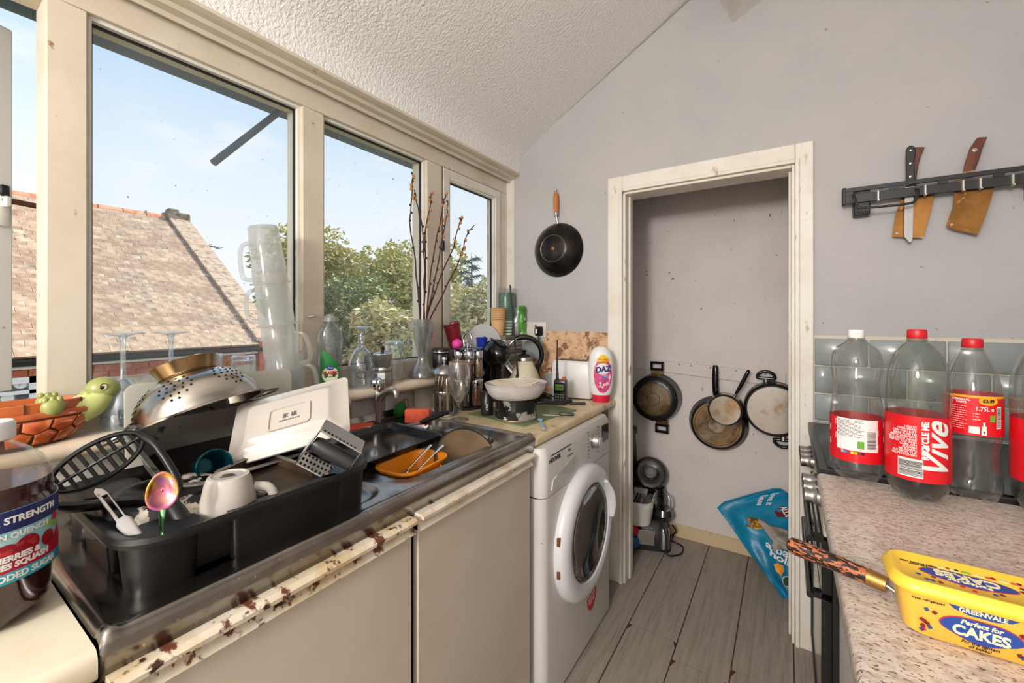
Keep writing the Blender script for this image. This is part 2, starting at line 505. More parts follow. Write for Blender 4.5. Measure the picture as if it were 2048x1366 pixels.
# sill with a rounded nose
sp = [(-1.36, 1.008), (-1.262, 1.008), (-1.252, 1.013), (-1.247, 1.026), (-1.252, 1.039), (-1.262, 1.045), (-1.36, 1.045)]
MB().prism(sp, -1.6, YB, plane='XZ').build('sill', mat('worn_cream_sill', (226, 210, 188), 0.5, 0, [('noise', 6, (206, 182, 152), 0.45, 0.7), ('noise', 16, (160, 122, 86), 0.64, 0.78, 5)], ('noise', 20, 0.1, 0.002)), win, smooth=50)
def frame(b, y0, y1, z0, z1, w, x0, x1, bev=0.0):
    b.box(x0, y0, z0, x1, y0 + w, z1, bev, 1); b.box(x0, y1 - w, z0, x1, y1, z1, bev, 1)
    b.box(x0, y0 + w, z0, x1, y1 - w, z0 + w, bev, 1); b.box(x0, y0 + w, z1 - w, x1, y1 - w, z1, bev, 1)
    return b
def glaze(y0, y1, z0, z1, x=-1.385):
    frame(MB(), y0, y1, z0, z1, 0.009, x + 0.002, x + 0.018).build('glazing_bead', M_white, win, smooth=0)
    frame(MB(), y0 + 0.009, y1 - 0.009, z0 + 0.009, z1 - 0.009, 0.0045, x - 0.006, x + 0.003).build('gasket', M_rubber, win, smooth=0)
    MB().box(x - 0.006, y0 + 0.01, z0 + 0.01, x - 0.003, y1 - 0.01, z1 - 0.01).build('pane', M_glasspane, win, smooth=0)
glaze(0.274, 0.789, 1.112, 2.012)
glaze(0.867, 1.370, 1.112, 2.012)
frame(MB(), 1.474, 1.944, 1.112, 2.010, 0.045, -1.40, -1.350, 0.003).build('casement_frame', M_white, win)
glaze(1.519, 1.899, 1.157, 1.965, -1.375)
frame(MB(), 1.471, 1.946, 1.111, 2.012, 0.003, -1.42, -1.3535).build('weather_seal', mat('grimy_seal', (120, 104, 82), 0.7), win, smooth=0)
hb = MB().cyl((-1.351, 1.462, 1.62), (-1.34, 1.462, 1.62), 0.006)
hb.box(-1.343, 1.456, 1.612, -1.335, 1.468, 1.66, 0.003, 1)
hb.build('window_catch', M_dark, win)
# casement pushed open to the outside beside the turtle planter
cas = thing('window_2', 'white casement pushed open to the outside with brown catch', 'window', (-1.40, -0.275, 0), kind='structure')
ang = math.degrees(math.atan2(0.19, 0.455))
Lc = 0.493
def cbox(b, u0, u1, z0, z1, v0=-0.02, v1=0.02, bev=0.003):
    return b.box(v0, u0, z0, v1, u1, z1, bev, 1)
b = MB(); cbox(b, 0, 0.05, 1.125, 2.0); cbox(b, Lc - 0.05, Lc, 1.125, 2.0); cbox(b, 0.05, Lc - 0.05, 1.125, 1.175); cbox(b, 0.05, Lc - 0.05, 1.95, 2.0)
b.build('casement_frame', mat('weathered_white_frame', (224, 222, 218), 0.5, 0, [('noise', 22, (90, 84, 74), 0.66, 0.74, 5)]), cas)
cbox(MB(), 0.045, Lc - 0.045, 1.17, 1.955, -0.003, 0.003, 0).build('pane', M_glasspane, cas, smooth=0)
b = MB().box(0.02, Lc - 0.036, 1.52, 0.034, Lc - 0.012, 1.62, 0.005, 2).box(0.026, Lc - 0.03, 1.565, 0.05, Lc - 0.018, 1.59, 0.003, 1)
b.build('lock_plate', M_white, cas)
MB().box(0.034, Lc - 0.03, 1.575, 0.044, Lc + 0.035, 1.588, 0.003, 1).build('catch_lever', mat('brown_catch', (96, 58, 40), 0.5), cas)
MB().box(0.034, Lc - 0.032, 1.59, 0.040, Lc - 0.016, 1.617, 0.002, 1).build('catch_key', M_dark, cas)
cas.rotation_euler = (0, 0, R(ang))

# ------------------------------------------------------------------ doorway and alcove
dr = thing('door_1', 'chipped white door frame without a door', 'door frame', kind='structure')
for nm, x0, x1, z0, z1 in (('architrave', -0.742, -0.668, 0, 1.99), ('architrave', 0.030, 0.090, 0, 1.99)):
    MB().box(x0, YB - 0.016, z0, x1, YB, z1, 0.003, 1).build(nm, M_trim, dr)
    s_ = 1 if x0 < -0.5 else -1
    xi = x1 if s_ > 0 else x0
    MB().box(min(xi, xi - s_ * 0.016), YB - 0.021, 0, max(xi, xi - s_ * 0.016), YB - 0.016, 1.93, 0.002, 1).build('bead', M_trim, dr)
    MB().box(min(xi, xi + s_ * 0.012), YB - 0.004, 0, max(xi, xi + s_ * 0.012), YB + 0.12, 1.912, 0.002, 1).build('jamb', M_trim, dr)
    MB().box(min(xi + s_ * 0.012, xi + s_ * 0.022), YB + 0.045, 0, max(xi + s_ * 0.012, xi + s_ * 0.022), YB + 0.075, 1.90, 0.002, 1).build('door_stop', M_trim, dr)
MB().box(-0.668, YB - 0.016, 1.912, 0.030, YB, 1.99, 0.003, 1).build('architrave', M_trim, dr)
MB().box(-0.668, YB - 0.021, 1.912, 0.030, YB - 0.016, 1.928, 0.002, 1).build('bead', M_trim, dr)
MB().box(-0.656, YB - 0.004, 1.900, 0.018, YB + 0.12, 1.912, 0.002, 1).build('jamb', M_trim, dr)
YA = 2.62
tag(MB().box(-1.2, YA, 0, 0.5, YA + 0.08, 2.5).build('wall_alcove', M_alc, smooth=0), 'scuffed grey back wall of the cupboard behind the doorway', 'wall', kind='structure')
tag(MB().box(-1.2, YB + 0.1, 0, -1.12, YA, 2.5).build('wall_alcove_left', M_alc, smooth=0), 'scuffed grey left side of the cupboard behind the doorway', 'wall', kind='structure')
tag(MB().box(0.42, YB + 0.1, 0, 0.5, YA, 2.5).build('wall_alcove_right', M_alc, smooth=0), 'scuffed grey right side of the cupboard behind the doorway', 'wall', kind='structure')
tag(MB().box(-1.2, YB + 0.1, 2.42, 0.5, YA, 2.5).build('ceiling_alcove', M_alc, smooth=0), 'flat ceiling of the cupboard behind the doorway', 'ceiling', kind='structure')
tag(MB().box(-1.12, YA - 0.014, 0, 0.42, YA, 0.075, 0.003, 1).build('baseboard_alcove', mat('stained_baseboard', (214, 190, 152), 0.6, 0, [('noise', 12, (90, 56, 40), 0.62, 0.72, 5)])), 'stained cream skirting board below the hanging pans', 'baseboard', kind='structure')
rail = thing('trim_4', 'thin painted batten with nails for the hanging pans', 'batten', (-0.86, YA, 1.018), kind='structure')
rail.rotation_euler = (0, R(3.2), 0)
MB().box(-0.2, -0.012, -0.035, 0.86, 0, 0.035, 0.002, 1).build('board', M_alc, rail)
for x in (0.206, 0.335, 0.40, 0.50, 0.53, 0.63, 0.69, 0.77):
    MB().cyl((x, -0.012, 0.02), (x, -0.045, 0.028), 0.0022, n=6).build('nail', M_dark, rail)
# ================================================================== OUTSIDE
M_tile = [mat('clay_roof_tile_%d' % i, c, 0.8, 0, [('noise', 9, c2, 0.42, 0.62, 5), ('noise', 30, (236, 224, 206), 0.62, 0.75, 3)], ('noise', 25, 0.3, 0.01)) for i, (c, c2) in enumerate([((174, 142, 116), (198, 172, 144)), ((152, 120, 98), (176, 148, 124)), ((184, 154, 124), (152, 122, 100)), ((140, 114, 98), (184, 162, 138)), ((206, 184, 154), (160, 128, 104))])]
M_ridge = mat('orange_ridge_tile', (206, 120, 82), 0.75, 0, [('noise', 8, (226, 170, 136), 0.45, 0.65, 4)])
M_brick = mat('red_brick_wall', (170, 92, 66), 0.85, 0, [('noise', 8, (196, 132, 100), 0.45, 0.62, 4), ('noise', 26, (120, 66, 50), 0.6, 0.7, 3)], ('noise', 30, 0.3, 0.01))
M_bricklight = mat('pale_brick', (198, 172, 146), 0.85, 0, [('noise', 14, (150, 118, 96), 0.5, 0.65, 4)], ('noise', 30, 0.3, 0.01))
M_mortar = mat('mortar', (176, 164, 148), 0.9)
M_render = mat('sandy_render', (226, 206, 176), 0.9, 0, [('noise', 5, (196, 172, 144), 0.45, 0.7, 5)])
tag(MB().box(-60, -40, -3.3, -1.47, 60, -3.0).build('floor_outside', mat('garden_grass', (96, 112, 62), 0.9, 0, [('noise', 3, (130, 124, 84), 0.4, 0.7, 5)]), smooth=0), 'grassy ground between the houses outside', 'ground', kind='structure')
tag(MB().box(-1.47, -1.9, -3.1, -1.44, 2.3, 1.04).build('wall_outside', M_brick, smooth=0), 'brick outside face of the kitchen below the windows', 'wall', kind='structure')
# own eaves: dark soffit, fascia and gutter above the window, seen through the glass
ev = thing('trim_5', 'dark eaves and gutter just above the window outside', 'gutter', kind='structure')
M_eave = mat('grey_soffit', (112, 126, 146), 0.7)
MB().box(-1.70, -1.8, 2.150, -1.44, 2.4, 2.19).build('soffit', M_eave, ev, smooth=0)
loops = []
for yy in (-1.8, 2.4):
    loops.append([(-1.74 + 0.05 * math.cos(R(a)), yy, 2.178 + 0.05 * math.sin(R(a))) for a in range(180, 361, 20)])
MB().loft(loops, True, True).build('gutter', M_eave, ev)
MB().tube([(-1.60, 0.90, 2.150), (-1.60, 0.86, 2.10), (-1.59, 0.62, 1.815)], 0.0115, 12).build('downpipe', mat('grey_pipe', (110, 122, 138), 0.5), ev)

nb = thing('neighbour_house', 'brick house opposite with a sunlit brown tiled roof', 'house', (-6.0, 2.86, 0))
# local: x from eave (0) to ridge (-3.16), y along the eave (negative to the left), z world
ZE, ZR, RUN = 0.914, 3.007, 3.163
sl_len = math.hypot(RUN, ZR - ZE); sa_ = math.atan2(ZR - ZE, RUN)
LEN = 4.4
MB().prism([(0.02, ZE - 0.10), (-RUN, ZR - 0.05), (-2 * RUN, ZE - 0.1)], -LEN, 0.0, plane='XZ').build('roof_core', M_mortar, nb, smooth=0)
nc = 38; ch = sl_len / nc; tw = 0.165
protos = []
for i in range(5):
    q = MB().box(-ch * 1.35, 0.0015, -0.010, 0.0, tw - 0.0015, 0.018)
    protos.append(q)
rest = [MB() for _ in range(5)]
spots = []
random.seed(11)
for c in range(nc):
    for j in range(int(LEN / tw) + 1):
        y1 = -(j * tw) + (tw / 2 if c % 2 else 0)
        if y1 - tw < -LEN or y1 > 0.1: continue
        spots.append((c, y1 - tw))
spots.sort(key=lambda s: (s[0] // 1, -s[1]))
vis = [s for s in spots if s[1] > -2.45]
pm = {}
def tile_M(c, y):
    u = c * ch
    return tr(-u * math.cos(sa_) + 0.05, y, ZE + u * math.sin(sa_) + random.uniform(0, 0.004)) @ Matrix.Rotation(sa_ + R(8.0) + random.uniform(-0.02, 0.02), 4, 'Y')
near = set(vis[:300])
for s in spots:
    i = random.randrange(5) if random.random() < 0.55 else (0 if s[0] % 7 < 4 else 2)
    Mx = tile_M(*s)
    if s in near:
        if i not in pm:
            o = MB(); o.v = [Vector(p) for p in protos[i].v]; o.f = protos[i].f
            o = o.build('roof_tile', M_tile[i], nb, smooth=0); pm[i] = o
        else:
            o = pm[i].copy(); COL.objects.link(o)
        o.parent = nb; o.matrix_local = Mx
    else:
        rest[i].add(protos[i].v, protos[i].f, Mx)
for i in range(5):
    o = rest[i].build('roof_tiles', M_tile[i], nb, smooth=0); o['kind'] = 'stuff'
for j in range(15):
    y0 = -0.02 - j * 0.30
    b = MB(); lp = []
    for yy in (y0, y0 - 0.285):
        lp.append([(-RUN + 0.12 * math.cos(R(a)), yy, ZR - 0.03 + 0.11 * math.sin(R(a))) for a in range(0, 181, 20)])
    b.loft(lp, True, True)
    b.build('ridge_tile', M_ridge, nb)
    if j % 3 == 0: MB().box(-RUN - 0.1, y0 - 0.30, ZR + 0.03, -RUN + 0.1, y0 - 0.282, ZR + 0.095, 0.01, 1).build('ridge_joint', M_mortar, nb)
# gable parapet with sloping brick coping
pd = [(0.06, ZE - 0.35), (0.06, ZE + 0.05), (-RUN, ZR + 0.09), (-2 * RUN, ZE + 0.0), (-2 * RUN, -3.0), (0.06, -3.0)]
MB().prism(pd, 0.0, 0.24, plane='XZ').build('gable_wall', M_brick, nb, smooth=0)
for j in range(17):
    u = j / 17.0 * RUN; u2 = (j + 0.94) / 17.0 * RUN
    MB().add([(0.05 - u, -0.03, ZE + 0.06 + u * math.tan(sa_)), (0.05 - u2, -0.03, ZE + 0.06 + u2 * math.tan(sa_)), (0.05 - u2, 0.27, ZE + 0.06 + u2 * math.tan(sa_)), (0.05 - u, 0.27, ZE + 0.06 + u * math.tan(sa_)),
              (0.05 - u, -0.03, ZE + 0.105 + u * math.tan(sa_)), (0.05 - u2, -0.03, ZE + 0.105 + u2 * math.tan(sa_)), (0.05 - u2, 0.27, ZE + 0.105 + u2 * math.tan(sa_)), (0.05 - u, 0.27, ZE + 0.105 + u * math.tan(sa_))],
             [[0, 1, 2, 3], [4, 5, 6, 7], [0, 1, 5, 4], [1, 2, 6, 5], [2, 3, 7, 6], [3, 0, 4, 7]]).build('coping_brick', M_bricklight, nb, smooth=0)
b = MB().box(-RUN - 0.18, -0.06, ZR - 0.05, -RUN + 0.20, 0.28, ZR + 0.13, 0.02, 1).box(-RUN - 0.12, 0.0, ZR + 0.13, -RUN + 0.06, 0.16, ZR + 0.21, 0.02, 1)
b.build('apex_stones', mat('mossy_apex_stones', (146, 130, 112), 0.9, 0, [('noise', 9, (90, 80, 66), 0.45, 0.6, 4)], ('noise', 12, 0.6, 0.03)), nb)
MB().box(-0.10, -LEN, -3.0, -0.06, 0.0, ZE - 0.10).build('front_wall', M_render, nb, smooth=0)
# brick courses under the gutter
for r_ in range(3):
    j = 0
    y = -LEN + (0.11 if r_ % 2 else 0)
    while y < -0.02:
        if y > -2.9 and not (r_ == 0 and y < -1.9):
            MB().box(-0.07, y, ZE - 0.255 + r_ * 0.072, -0.035, min(y + 0.215, 0), ZE - 0.192 + r_ * 0.072, 0.003, 1).build('brick', M_brick, nb, smooth=0)
        y += 0.225
MB().box(-0.045, -LEN, ZE - 0.11, 0.02, 0.05, ZE - 0.055).build('fascia', mat('white_fascia', (228, 224, 214), 0.6), nb, smooth=0)
lp = []
for yy in (-LEN, 0.05):
    lp.append([(0.07 + 0.05 * math.cos(R(a)), yy, ZE - 0.03 + 0.05 * math.sin(R(a))) for a in range(180, 361, 20)])
MB().loft(lp, True, True).build('gutter', mat('black_gutter', (34, 34, 36), 0.4), nb)
# window with patterned net curtain
wy0, wy1, wz0, wz1 = -2.80, -1.86, -0.35, 0.728
wd = MB().box(-0.055, wy0, wz0, -0.03, wy1, wz0 + 0.06).box(-0.055, wy0, wz1 - 0.06, -0.03, wy1, wz1)
for yy in (wy0, wy1 - 0.18, wy1 - 0.04): wd.box(-0.055, yy, wz0, -0.03, yy + 0.06, wz1)
wd.box(-0.055, wy0, wz1 - 0.16, -0.03, wy1, wz1 - 0.125)
wf = wd.build('house_window', mat('house_window_white', (238, 238, 236), 0.4), nb, smooth=0)
MB().box(-0.065, wy0 + 0.03, wz0 + 0.03, -0.058, wy1 - 0.03, wz1 - 0.03).build('pane', mat('net_curtain_pane', (92, 92, 96), 0.25, 0, [('voronoi', 7.0, (232, 232, 232), 0.36, 0.30, 0), ('noise', 12, (160, 160, 162), 0.5, 0.6)]), wf, smooth=0)
# second darker patch of rubble wall below (window reveal to the right)
MB().box(-0.058, -1.35, ZE - 0.46, -0.03, -0.15, ZE - 0.275, 0.004, 1).build('stone_band', mat('rubble_stone', (186, 170, 148), 0.9, 0, [('cell', 9, (120, 112, 104), 0.4, 0.6), ('noise', 6, (214, 196, 168), 0.45, 0.6)], ('noise', 12, 0.5, 0.02)), nb, smooth=0)

# tv aerial beyond the gable
an = thing('tv_aerial', 'thin tv aerial on a pole behind the tiled roof', 'aerial', (-13.2, 4.55, -3.0))
M_al = mat('aerial_metal', (150, 150, 155), 0.4, 0.8)
MB().cyl((0, 0, 0), (0, 0, 6.35), 0.05, n=8).build('pole', M_al, an)
MB().cyl((0.0, -0.95, 6.42), (0.0, 0.75, 6.2), 0.028, n=6).build('boom', M_al, an)
for i in range(13):
    f = i / 12.0
    y = -0.95 + 1.7 * f; z = 6.42 - 0.22 * f
    MB().cyl((-0.25 - 0.1 * (i % 2), y, z), (0.25, y, z), 0.009, n=5).build('element', M_al, an)

# ------------------------------------------------------------------ trees and shrubs
def leaf_mesh(blobs, n, size, seed, squash=1.0):
    rnd = random.Random(seed); v = []; f = []
    tot = sum(r ** 2 for *_, r in blobs)
    for (x, y, z, r) in blobs:
        k = int(n * r * r / tot)
        for _ in range(k):
            d = Vector((rnd.gauss(0, 1), rnd.gauss(0, 1), rnd.gauss(0, 1))).normalized()
            q = Vector((x, y, z)) + Vector((d.x, d.y, d.z * squash)) * r * (rnd.uniform(0.55, 1.0) ** 0.5) * (1 + 0.22 * math.sin(5 * d.x + 3 * d.z + seed) * math.cos(4 * d.y))
            a = Vector((rnd.gauss(0, 1), rnd.gauss(0, 1), rnd.gauss(0, 0.6))).normalized()
            c = a.orthogonal().normalized()
            c = (Matrix.Rotation(rnd.uniform(0, 6.3), 3, a) @ c)
            s = size * rnd.uniform(0.6, 1.3)
            o = len(v)
            v += [q - a * s, q + c * s * 0.42, q + a * s, q - c * s * 0.42]
            f.append([o, o + 1, o + 2, o + 3])
    return v, f
def leafmat(name, c1, c2, c3):
    m = mat(name, c1, 0.55, 0, [('noise', 1.3, c2, 0.4, 0.6, 3), ('noise', 9, c3, 0.5, 0.68, 2)])
    b = m.node_tree.nodes['Principled BSDF']
    return m
M_leafA = leafmat('tree_leaf_green', (160, 164, 84), (196, 186, 110), (226, 204, 130))
M_leafB = leafmat('tree_leaf_dark', (104, 126, 72), (140, 152, 88), (186, 186, 112))
M_leafC = leafmat('buddleia_leaf', (190, 190, 128), (220, 210, 156), (240, 226, 180))
M_flower = mat('buddleia_flower', (206, 170, 200), 0.7, 0, [('noise', 6, (196, 140, 120), 0.5, 0.65)])
M_bark = mat('tree_bark', (136, 122, 104), 0.9, 0, [('noise', 9, (96, 82, 66), 0.45, 0.6, 4)])
def tree(name, label, loc, blobs, n, size, m, seed, trunk=None, group=None):
    t = thing(name, label, 'tree' if 'tree' in name else 'shrub', loc, group=group)
    v, f = leaf_mesh(blobs, n, size, seed)
    o = MB().add(v, f).build('foliage', m, t, smooth=0); o['kind'] = 'stuff'
    rnd = random.Random(seed)
    for p in (trunk or [[(0, 0, 0), (0.05, 0, 2.0), (0.0, 0.1, 4.0)]]):
        MB().tube(p, [0.13 - 0.10 * i / max(1, len(p) - 1) for i in range(len(p))], 8).build('trunk' if p[0][2] < 0.3 else 'branch', M_bark, t)
    return t
rnd = random.Random(5)
def crown(cx, cy, cz, w, h, n, r0):
    return [(cx + rnd.uniform(-w, w), cy + rnd.uniform(-w, w), cz + rnd.uniform(-h, h), r0 * rnd.uniform(0.55, 1.1)) for _ in range(n)]
tree('broadleaf_tree', 'tallest yellow green tree standing right beside the window post', (-12.3, 7.6, -3.0), crown(0, 0, 4.7, 0.9, 1.5, 22, 0.95) + [(0.1, 0.1, 6.5, 0.7), (-0.3, -0.3, 6.1, 0.75)], 24000, 0.085, M_leafA, 1, [[(0, 0, 0), (0.1, 0.1, 2.2), (0, 0, 4.6)], [(0.1, 0.1, 2.2), (0.5, 0.4, 3.8), (0.7, 0.7, 5.0)]])
tree('broadleaf_tree', 'leafy tree with a slightly lower rounded top behind the twigs', (-11.0, 9.4, -3.0), crown(0, 0, 4.7, 1.5, 1.5, 30, 0.9) + [(0.2, 0.2, 6.1, 0.75), (0.9, 1.1, 5.7, 0.8), (1.3, 1.5, 5.2, 0.8)], 24000, 0.085, M_leafA, 2, [[(0, 0, 0), (-0.1, 0.1, 2.2), (0, 0, 4.4)], [(-0.1, 0.1, 2.2), (0.4, 0.5, 3.6), (0.9, 0.9, 4.6)]])
tree('dark_tree', 'dark green tree filling in below the yellow green crown', (-9.7, 6.9, -3.0), crown(0, 0, 3.4, 0.9, 1.3, 20, 0.75), 16000, 0.07, M_leafB, 3)
tree('small_tree', 'small distant tree between tiled roof and plastic jugs', (-17.0, 7.6, -3.0), crown(0, 0, 3.6, 0.9, 0.8, 12, 0.8), 7000, 0.10, M_leafA, 4)
def flowers(t, blobs, n, seed):
    r2 = random.Random(seed)
    for _ in range(n):
        x, y, z, r = r2.choice(blobs)
        d = Vector((r2.uniform(0.1, 1), r2.uniform(-1, 0.4), r2.uniform(0.0, 1))).normalized()
        p = Vector((x, y, z)) + d * r * 1.0
        e = p + Vector((d.x * 0.8, d.y * 0.8, r2.uniform(0.1, 0.5))).normalized() * r2.uniform(0.10, 0.18)
        MB().tube([p, (p + e) / 2, e], [0.028, 0.022, 0.004], 6).build('flower_spike', M_flower, t)
bl = crown(0, 0, 3.25, 0.75, 1.0, 28, 0.48)
t = tree('buddleia_shrub', 'pale buddleia bush with pink flower spikes outside the window', (-6.6, 6.3, -3.0), bl, 17000, 0.075, M_leafC, 6, [[(0, 0, 0), (0.1, 0, 1.0), (0.1, 0.2, 2.2)]])
flowers(t, bl, 34, 9)
bl = crown(0, 0, 3.6, 0.6, 1.3, 26, 0.46)
t = tree('buddleia_shrub', 'pale flowering bush behind the paper cups outside the casement', (-5.2, 6.9, -3.0), bl, 14000, 0.07, M_leafC, 7, [[(0, 0, 0), (0.1, 0, 1.0), (0.1, 0.2, 2.2)]])
flowers(t, bl, 26, 10)
bl = crown(0, 0, 1.3, 1.5, 0.6, 20, 0.6)
tree('hedge_shrub', 'low pale shrubs at the foot of the trees', (-9.4, 5.5, -3.0), bl, 9000, 0.07, M_leafC, 8)
# spiky conifer
cf = thing('conifer_tree', 'blue green conifer with drooping arms by the casement edge', 'tree', (-7.05, 8.8, -3.0))
M_con = mat('conifer_needles', (74, 98, 92), 0.7, 0, [('noise', 8, (120, 140, 128), 0.5, 0.65)])
b = MB(); rnd2 = random.Random(4)
for i in range(30):
    z = 3.1 + i * 0.094; a = i * 2.4; L = 1.15 - 0.032 * i
    p0 = Vector((0, 0, z)); d = Vector((math.cos(a), math.sin(a), 0.28)); p1 = p0 + d * L * 0.6; p2 = p0 + d * L - Vector((0, 0, 0.28 * L))
    b.tube([p0, p1, p2], [0.02, 0.016, 0.005], 5)
    for q in range(44):
        f_ = rnd2.random(); c = p0.lerp(p1, f_ * 2) if f_ < 0.5 else p1.lerp(p2, f_ * 2 - 1)
        e = c + Vector((rnd2.uniform(-1, 1), rnd2.uniform(-1, 1), rnd2.uniform(-1.1, 0.3))).normalized() * 0.17
        w = Vector((0, 0, 0.016)); b.add([c - w, c + w, e], [[0, 1, 2]])
b.build('needles', M_con, cf, smooth=0)['kind'] = 'stuff'
MB().tube([(0, 0, 0), (0, 0, 3), (0, 0, 6.0)], [0.12, 0.07, 0.01], 8).build('trunk', M_bark, cf)
# ================================================================== FITTED UNITS
M_steel = mat('stained_sink_steel', (182, 176, 170), 0.26, 1.0, [('noise', 4, (126, 120, 114), 0.4, 0.66, 5), ('noise', 13, (92, 74, 58), 0.60, 0.76, 5), ('noise', 120, (214, 210, 200), 0.735, 0.76, 1)], ('noise', 60, 0.05, 0.001, 2))
M_chrome = mat('chrome', (214, 214, 216), 0.12, 1.0)
M_satin = mat('satin_steel', (186, 184, 180), 0.3, 1.0)
M_lam = mat('cream_laminate', (226, 208, 172), 0.4, 0, [('noise', 5, (206, 180, 136), 0.45, 0.65, 6), ('noise', 24, (186, 152, 108), 0.58, 0.70, 4), ('noise', 14, (120, 82, 52), 0.70, 0.78, 4)])
M_lamL = mat('pale_cream_laminate', (226, 216, 192), 0.35, 0, [('noise', 6, (214, 200, 170), 0.45, 0.7, 5)])
M_door = mat('beige_cabinet_paint', (206, 194, 178), 0.5, 0, [('noise', 3, (196, 182, 164), 0.45, 0.7), ('noise', 48, (120, 72, 46), 0.755, 0.785, 2)])
M_rail = mat('grimy_cream_rail', (224, 213, 194), 0.5, 0, [('noise', 14, (200, 176, 140), 0.52, 0.68, 4), ('noise', 30, (92, 50, 32), 0.665, 0.71, 3)])
M_rust = mat('rusty_flaking_rail', (224, 212, 192), 0.6, 0, [('noise', 10, (206, 184, 146), 0.45, 0.62, 4), ('noise', 30, (104, 56, 36), 0.545, 0.59, 7, (1, 0.5, 1)), ('noise', 40, (60, 32, 24), 0.62, 0.68, 3)], ('noise', 20, 0.4, 0.006, 5))

# sink and drainer, one pressed sheet
SX0, SX1, SY0, SY1, SZ = -1.312, -0.700, 0.152, 1.212, 0.907
def sstep(a, b_, x):
    t_ = min(1.0, max(0.0, (x - a) / (b_ - a))); return t_ * t_ * (3 - 2 * t_)
def sdrr(x, y, cx, cy, hx, hy, r):
    qx, qy = abs(x - cx) - hx + r, abs(y - cy) - hy + r
    return math.hypot(max(qx, 0), max(qy, 0)) + min(max(qx, qy), 0) - r
prof_u = [(SX0, SZ + 0.028), (SX0 + 0.004, SZ + 0.03), (SX0 + 0.010, SZ + 0.012), (SX0 + 0.016, SZ + 0.003), (SX0 + 0.026, SZ)]
x = SX0 + 0.034
while x < SX1 - 0.03:
    prof_u.append((x, SZ)); x += 0.0065
prof_u += [(SX1 - 0.028, SZ + 0.001), (SX1 - 0.016, SZ + 0.005), (SX1 - 0.008, SZ + 0.004), (SX1 - 0.002, SZ - 0.002), (SX1, SZ - 0.012), (SX1, SZ - 0.047)]
ys_ = []; y = SY0
while y < SY1 - 1e-6:
    ys_.append(y); y += 0.0065
ys_.append(SY1)
def sink_z(x, y, z):
    if z < SZ - 0.005: return z
    d = sdrr(x, y, -0.950, 0.905, 0.185, 0.205, 0.07)
    z -= 0.15 * sstep(0.0, -0.028, d)
    z += 0.004 * math.exp(-((d - 0.004) / 0.006) ** 2)
    d2 = sdrr(x, y, -0.975, 0.425, 0.215, 0.225, 0.06)
    k_ = sstep(0.0, -0.014, d2)
    z -= 0.009 * k_
    if k_ > 0.9 and y < 0.60: z += 0.0022 * (0.5 + 0.5 * math.cos((x + 0.975) * 2 * PI / 0.05)) * sstep(-0.014, -0.05, d2)
    e_ = min(y - SY0, SY1 - y)
    z += 0.006 * math.exp(-((e_ - 0.012) / 0.008) ** 2) - (0.006 if e_ < 0.001 else 0)
    return z
vs = []; fs = []
nu = len(prof_u)
for y in ys_:
    for (x, z) in prof_u:
        vs.append((x, y, sink_z(x, y, z)))
for j in range(len(ys_) - 1):
    for i in range(nu - 1):
        a = j * nu + i
        fs.append([a, a + 1, a + nu + 1, a + nu])
sink = thing('sink', 'stained stainless steel sink with ribbed drainer under the dishes', 'sink', (0, 0, 0))
o = MB().add(vs, fs).build('basin_and_drainer', M_steel, sink, smooth=50)
md = o.modifiers.new('thick', 'SOLIDIFY'); md.thickness = 0.0012; md.offset = -1
MB().lathe([(0.001, 0.0), (0.034, 0.0), (0.036, 0.003), (0.022, 0.004), (0.001, 0.002)], 24, tr(-0.95, 0.905, SZ - 0.15)).build('plughole', M_chrome, sink)

# worktops on the window side
def worktop(name, label, x0, x1, y0, y1, m, z0=0.865, z1=0.900, r=0.014, front=1):
    pr = [(x0, z0), (x1 - 0.006, z0), (x1, z0 + 0.006), (x1, z1 - r)]
    for i in range(1, 6):
        a = R(90 * i / 5); pr.append((x1 - r + r * math.cos(a), z1 - r + r * math.sin(a)))
    pr.append((x0, z1))
    if front < 0:
        pr = [(x0 + x1 - px, pz) for px, pz in pr]
    o = MB().prism(pr, y0, y1, plane='XZ').build(name, m, smooth=50)
    return tag(o, label, 'worktop')
worktop('worktop', 'pale cream worktop end under the squash bottle', -1.316, -0.698, -0.60, 0.150, M_lamL, 0.862)
worktop('worktop', 'stained cream worktop over the washing machine', -1.316, -0.698, 1.214, 2.000, M_lam, 0.868)

# base cabinets under the sink
def base_cabinet(label, y0, y1, m_rail, xf=-0.690, side=1):
    t = thing('base_cabinet', label, 'cabinet', (xf, (y0 + y1) / 2, 0), 90 * side)
    w = (y1 - y0) / 2
    MB().box(-w + 0.002, 0.02, 0.10, w - 0.002, 0.56, 0.856).build('body', M_dark, t, smooth=0)
    MB().box(-w + 0.002, 0.05, 0.0, w - 0.002, 0.07, 0.10).build('plinth', M_dark, t, smooth=0)
    d = MB().box(-w + 0.007, 0.0, 0.105, w - 0.005, 0.018, 0.842, 0.002, 1).build('door', M_door, t)
    pr = [(0.016, 0.864), (-0.010, 0.866), (-0.019, 0.860), (-0.018, 0.853), (-0.004, 0.852), (-0.001, 0.846), (-0.008, 0.838), (-0.013, 0.830), (-0.004, 0.826), (0.016, 0.826)]
    MB().prism(pr, -w + 0.007, w - 0.005, plane='YZ').build('finger_rail', m_rail, d, smooth=30)
    return t
base_cabinet('beige sink cabinet with rusty flaking top rail below drainer', 0.150, 0.656, M_rust)
base_cabinet('beige sink cabinet with cream top rail beside washing machine', 0.663, 1.165, M_rail)
base_cabinet('beige cabinet under the pale worktop end', -0.36, 0.147, M_rust)

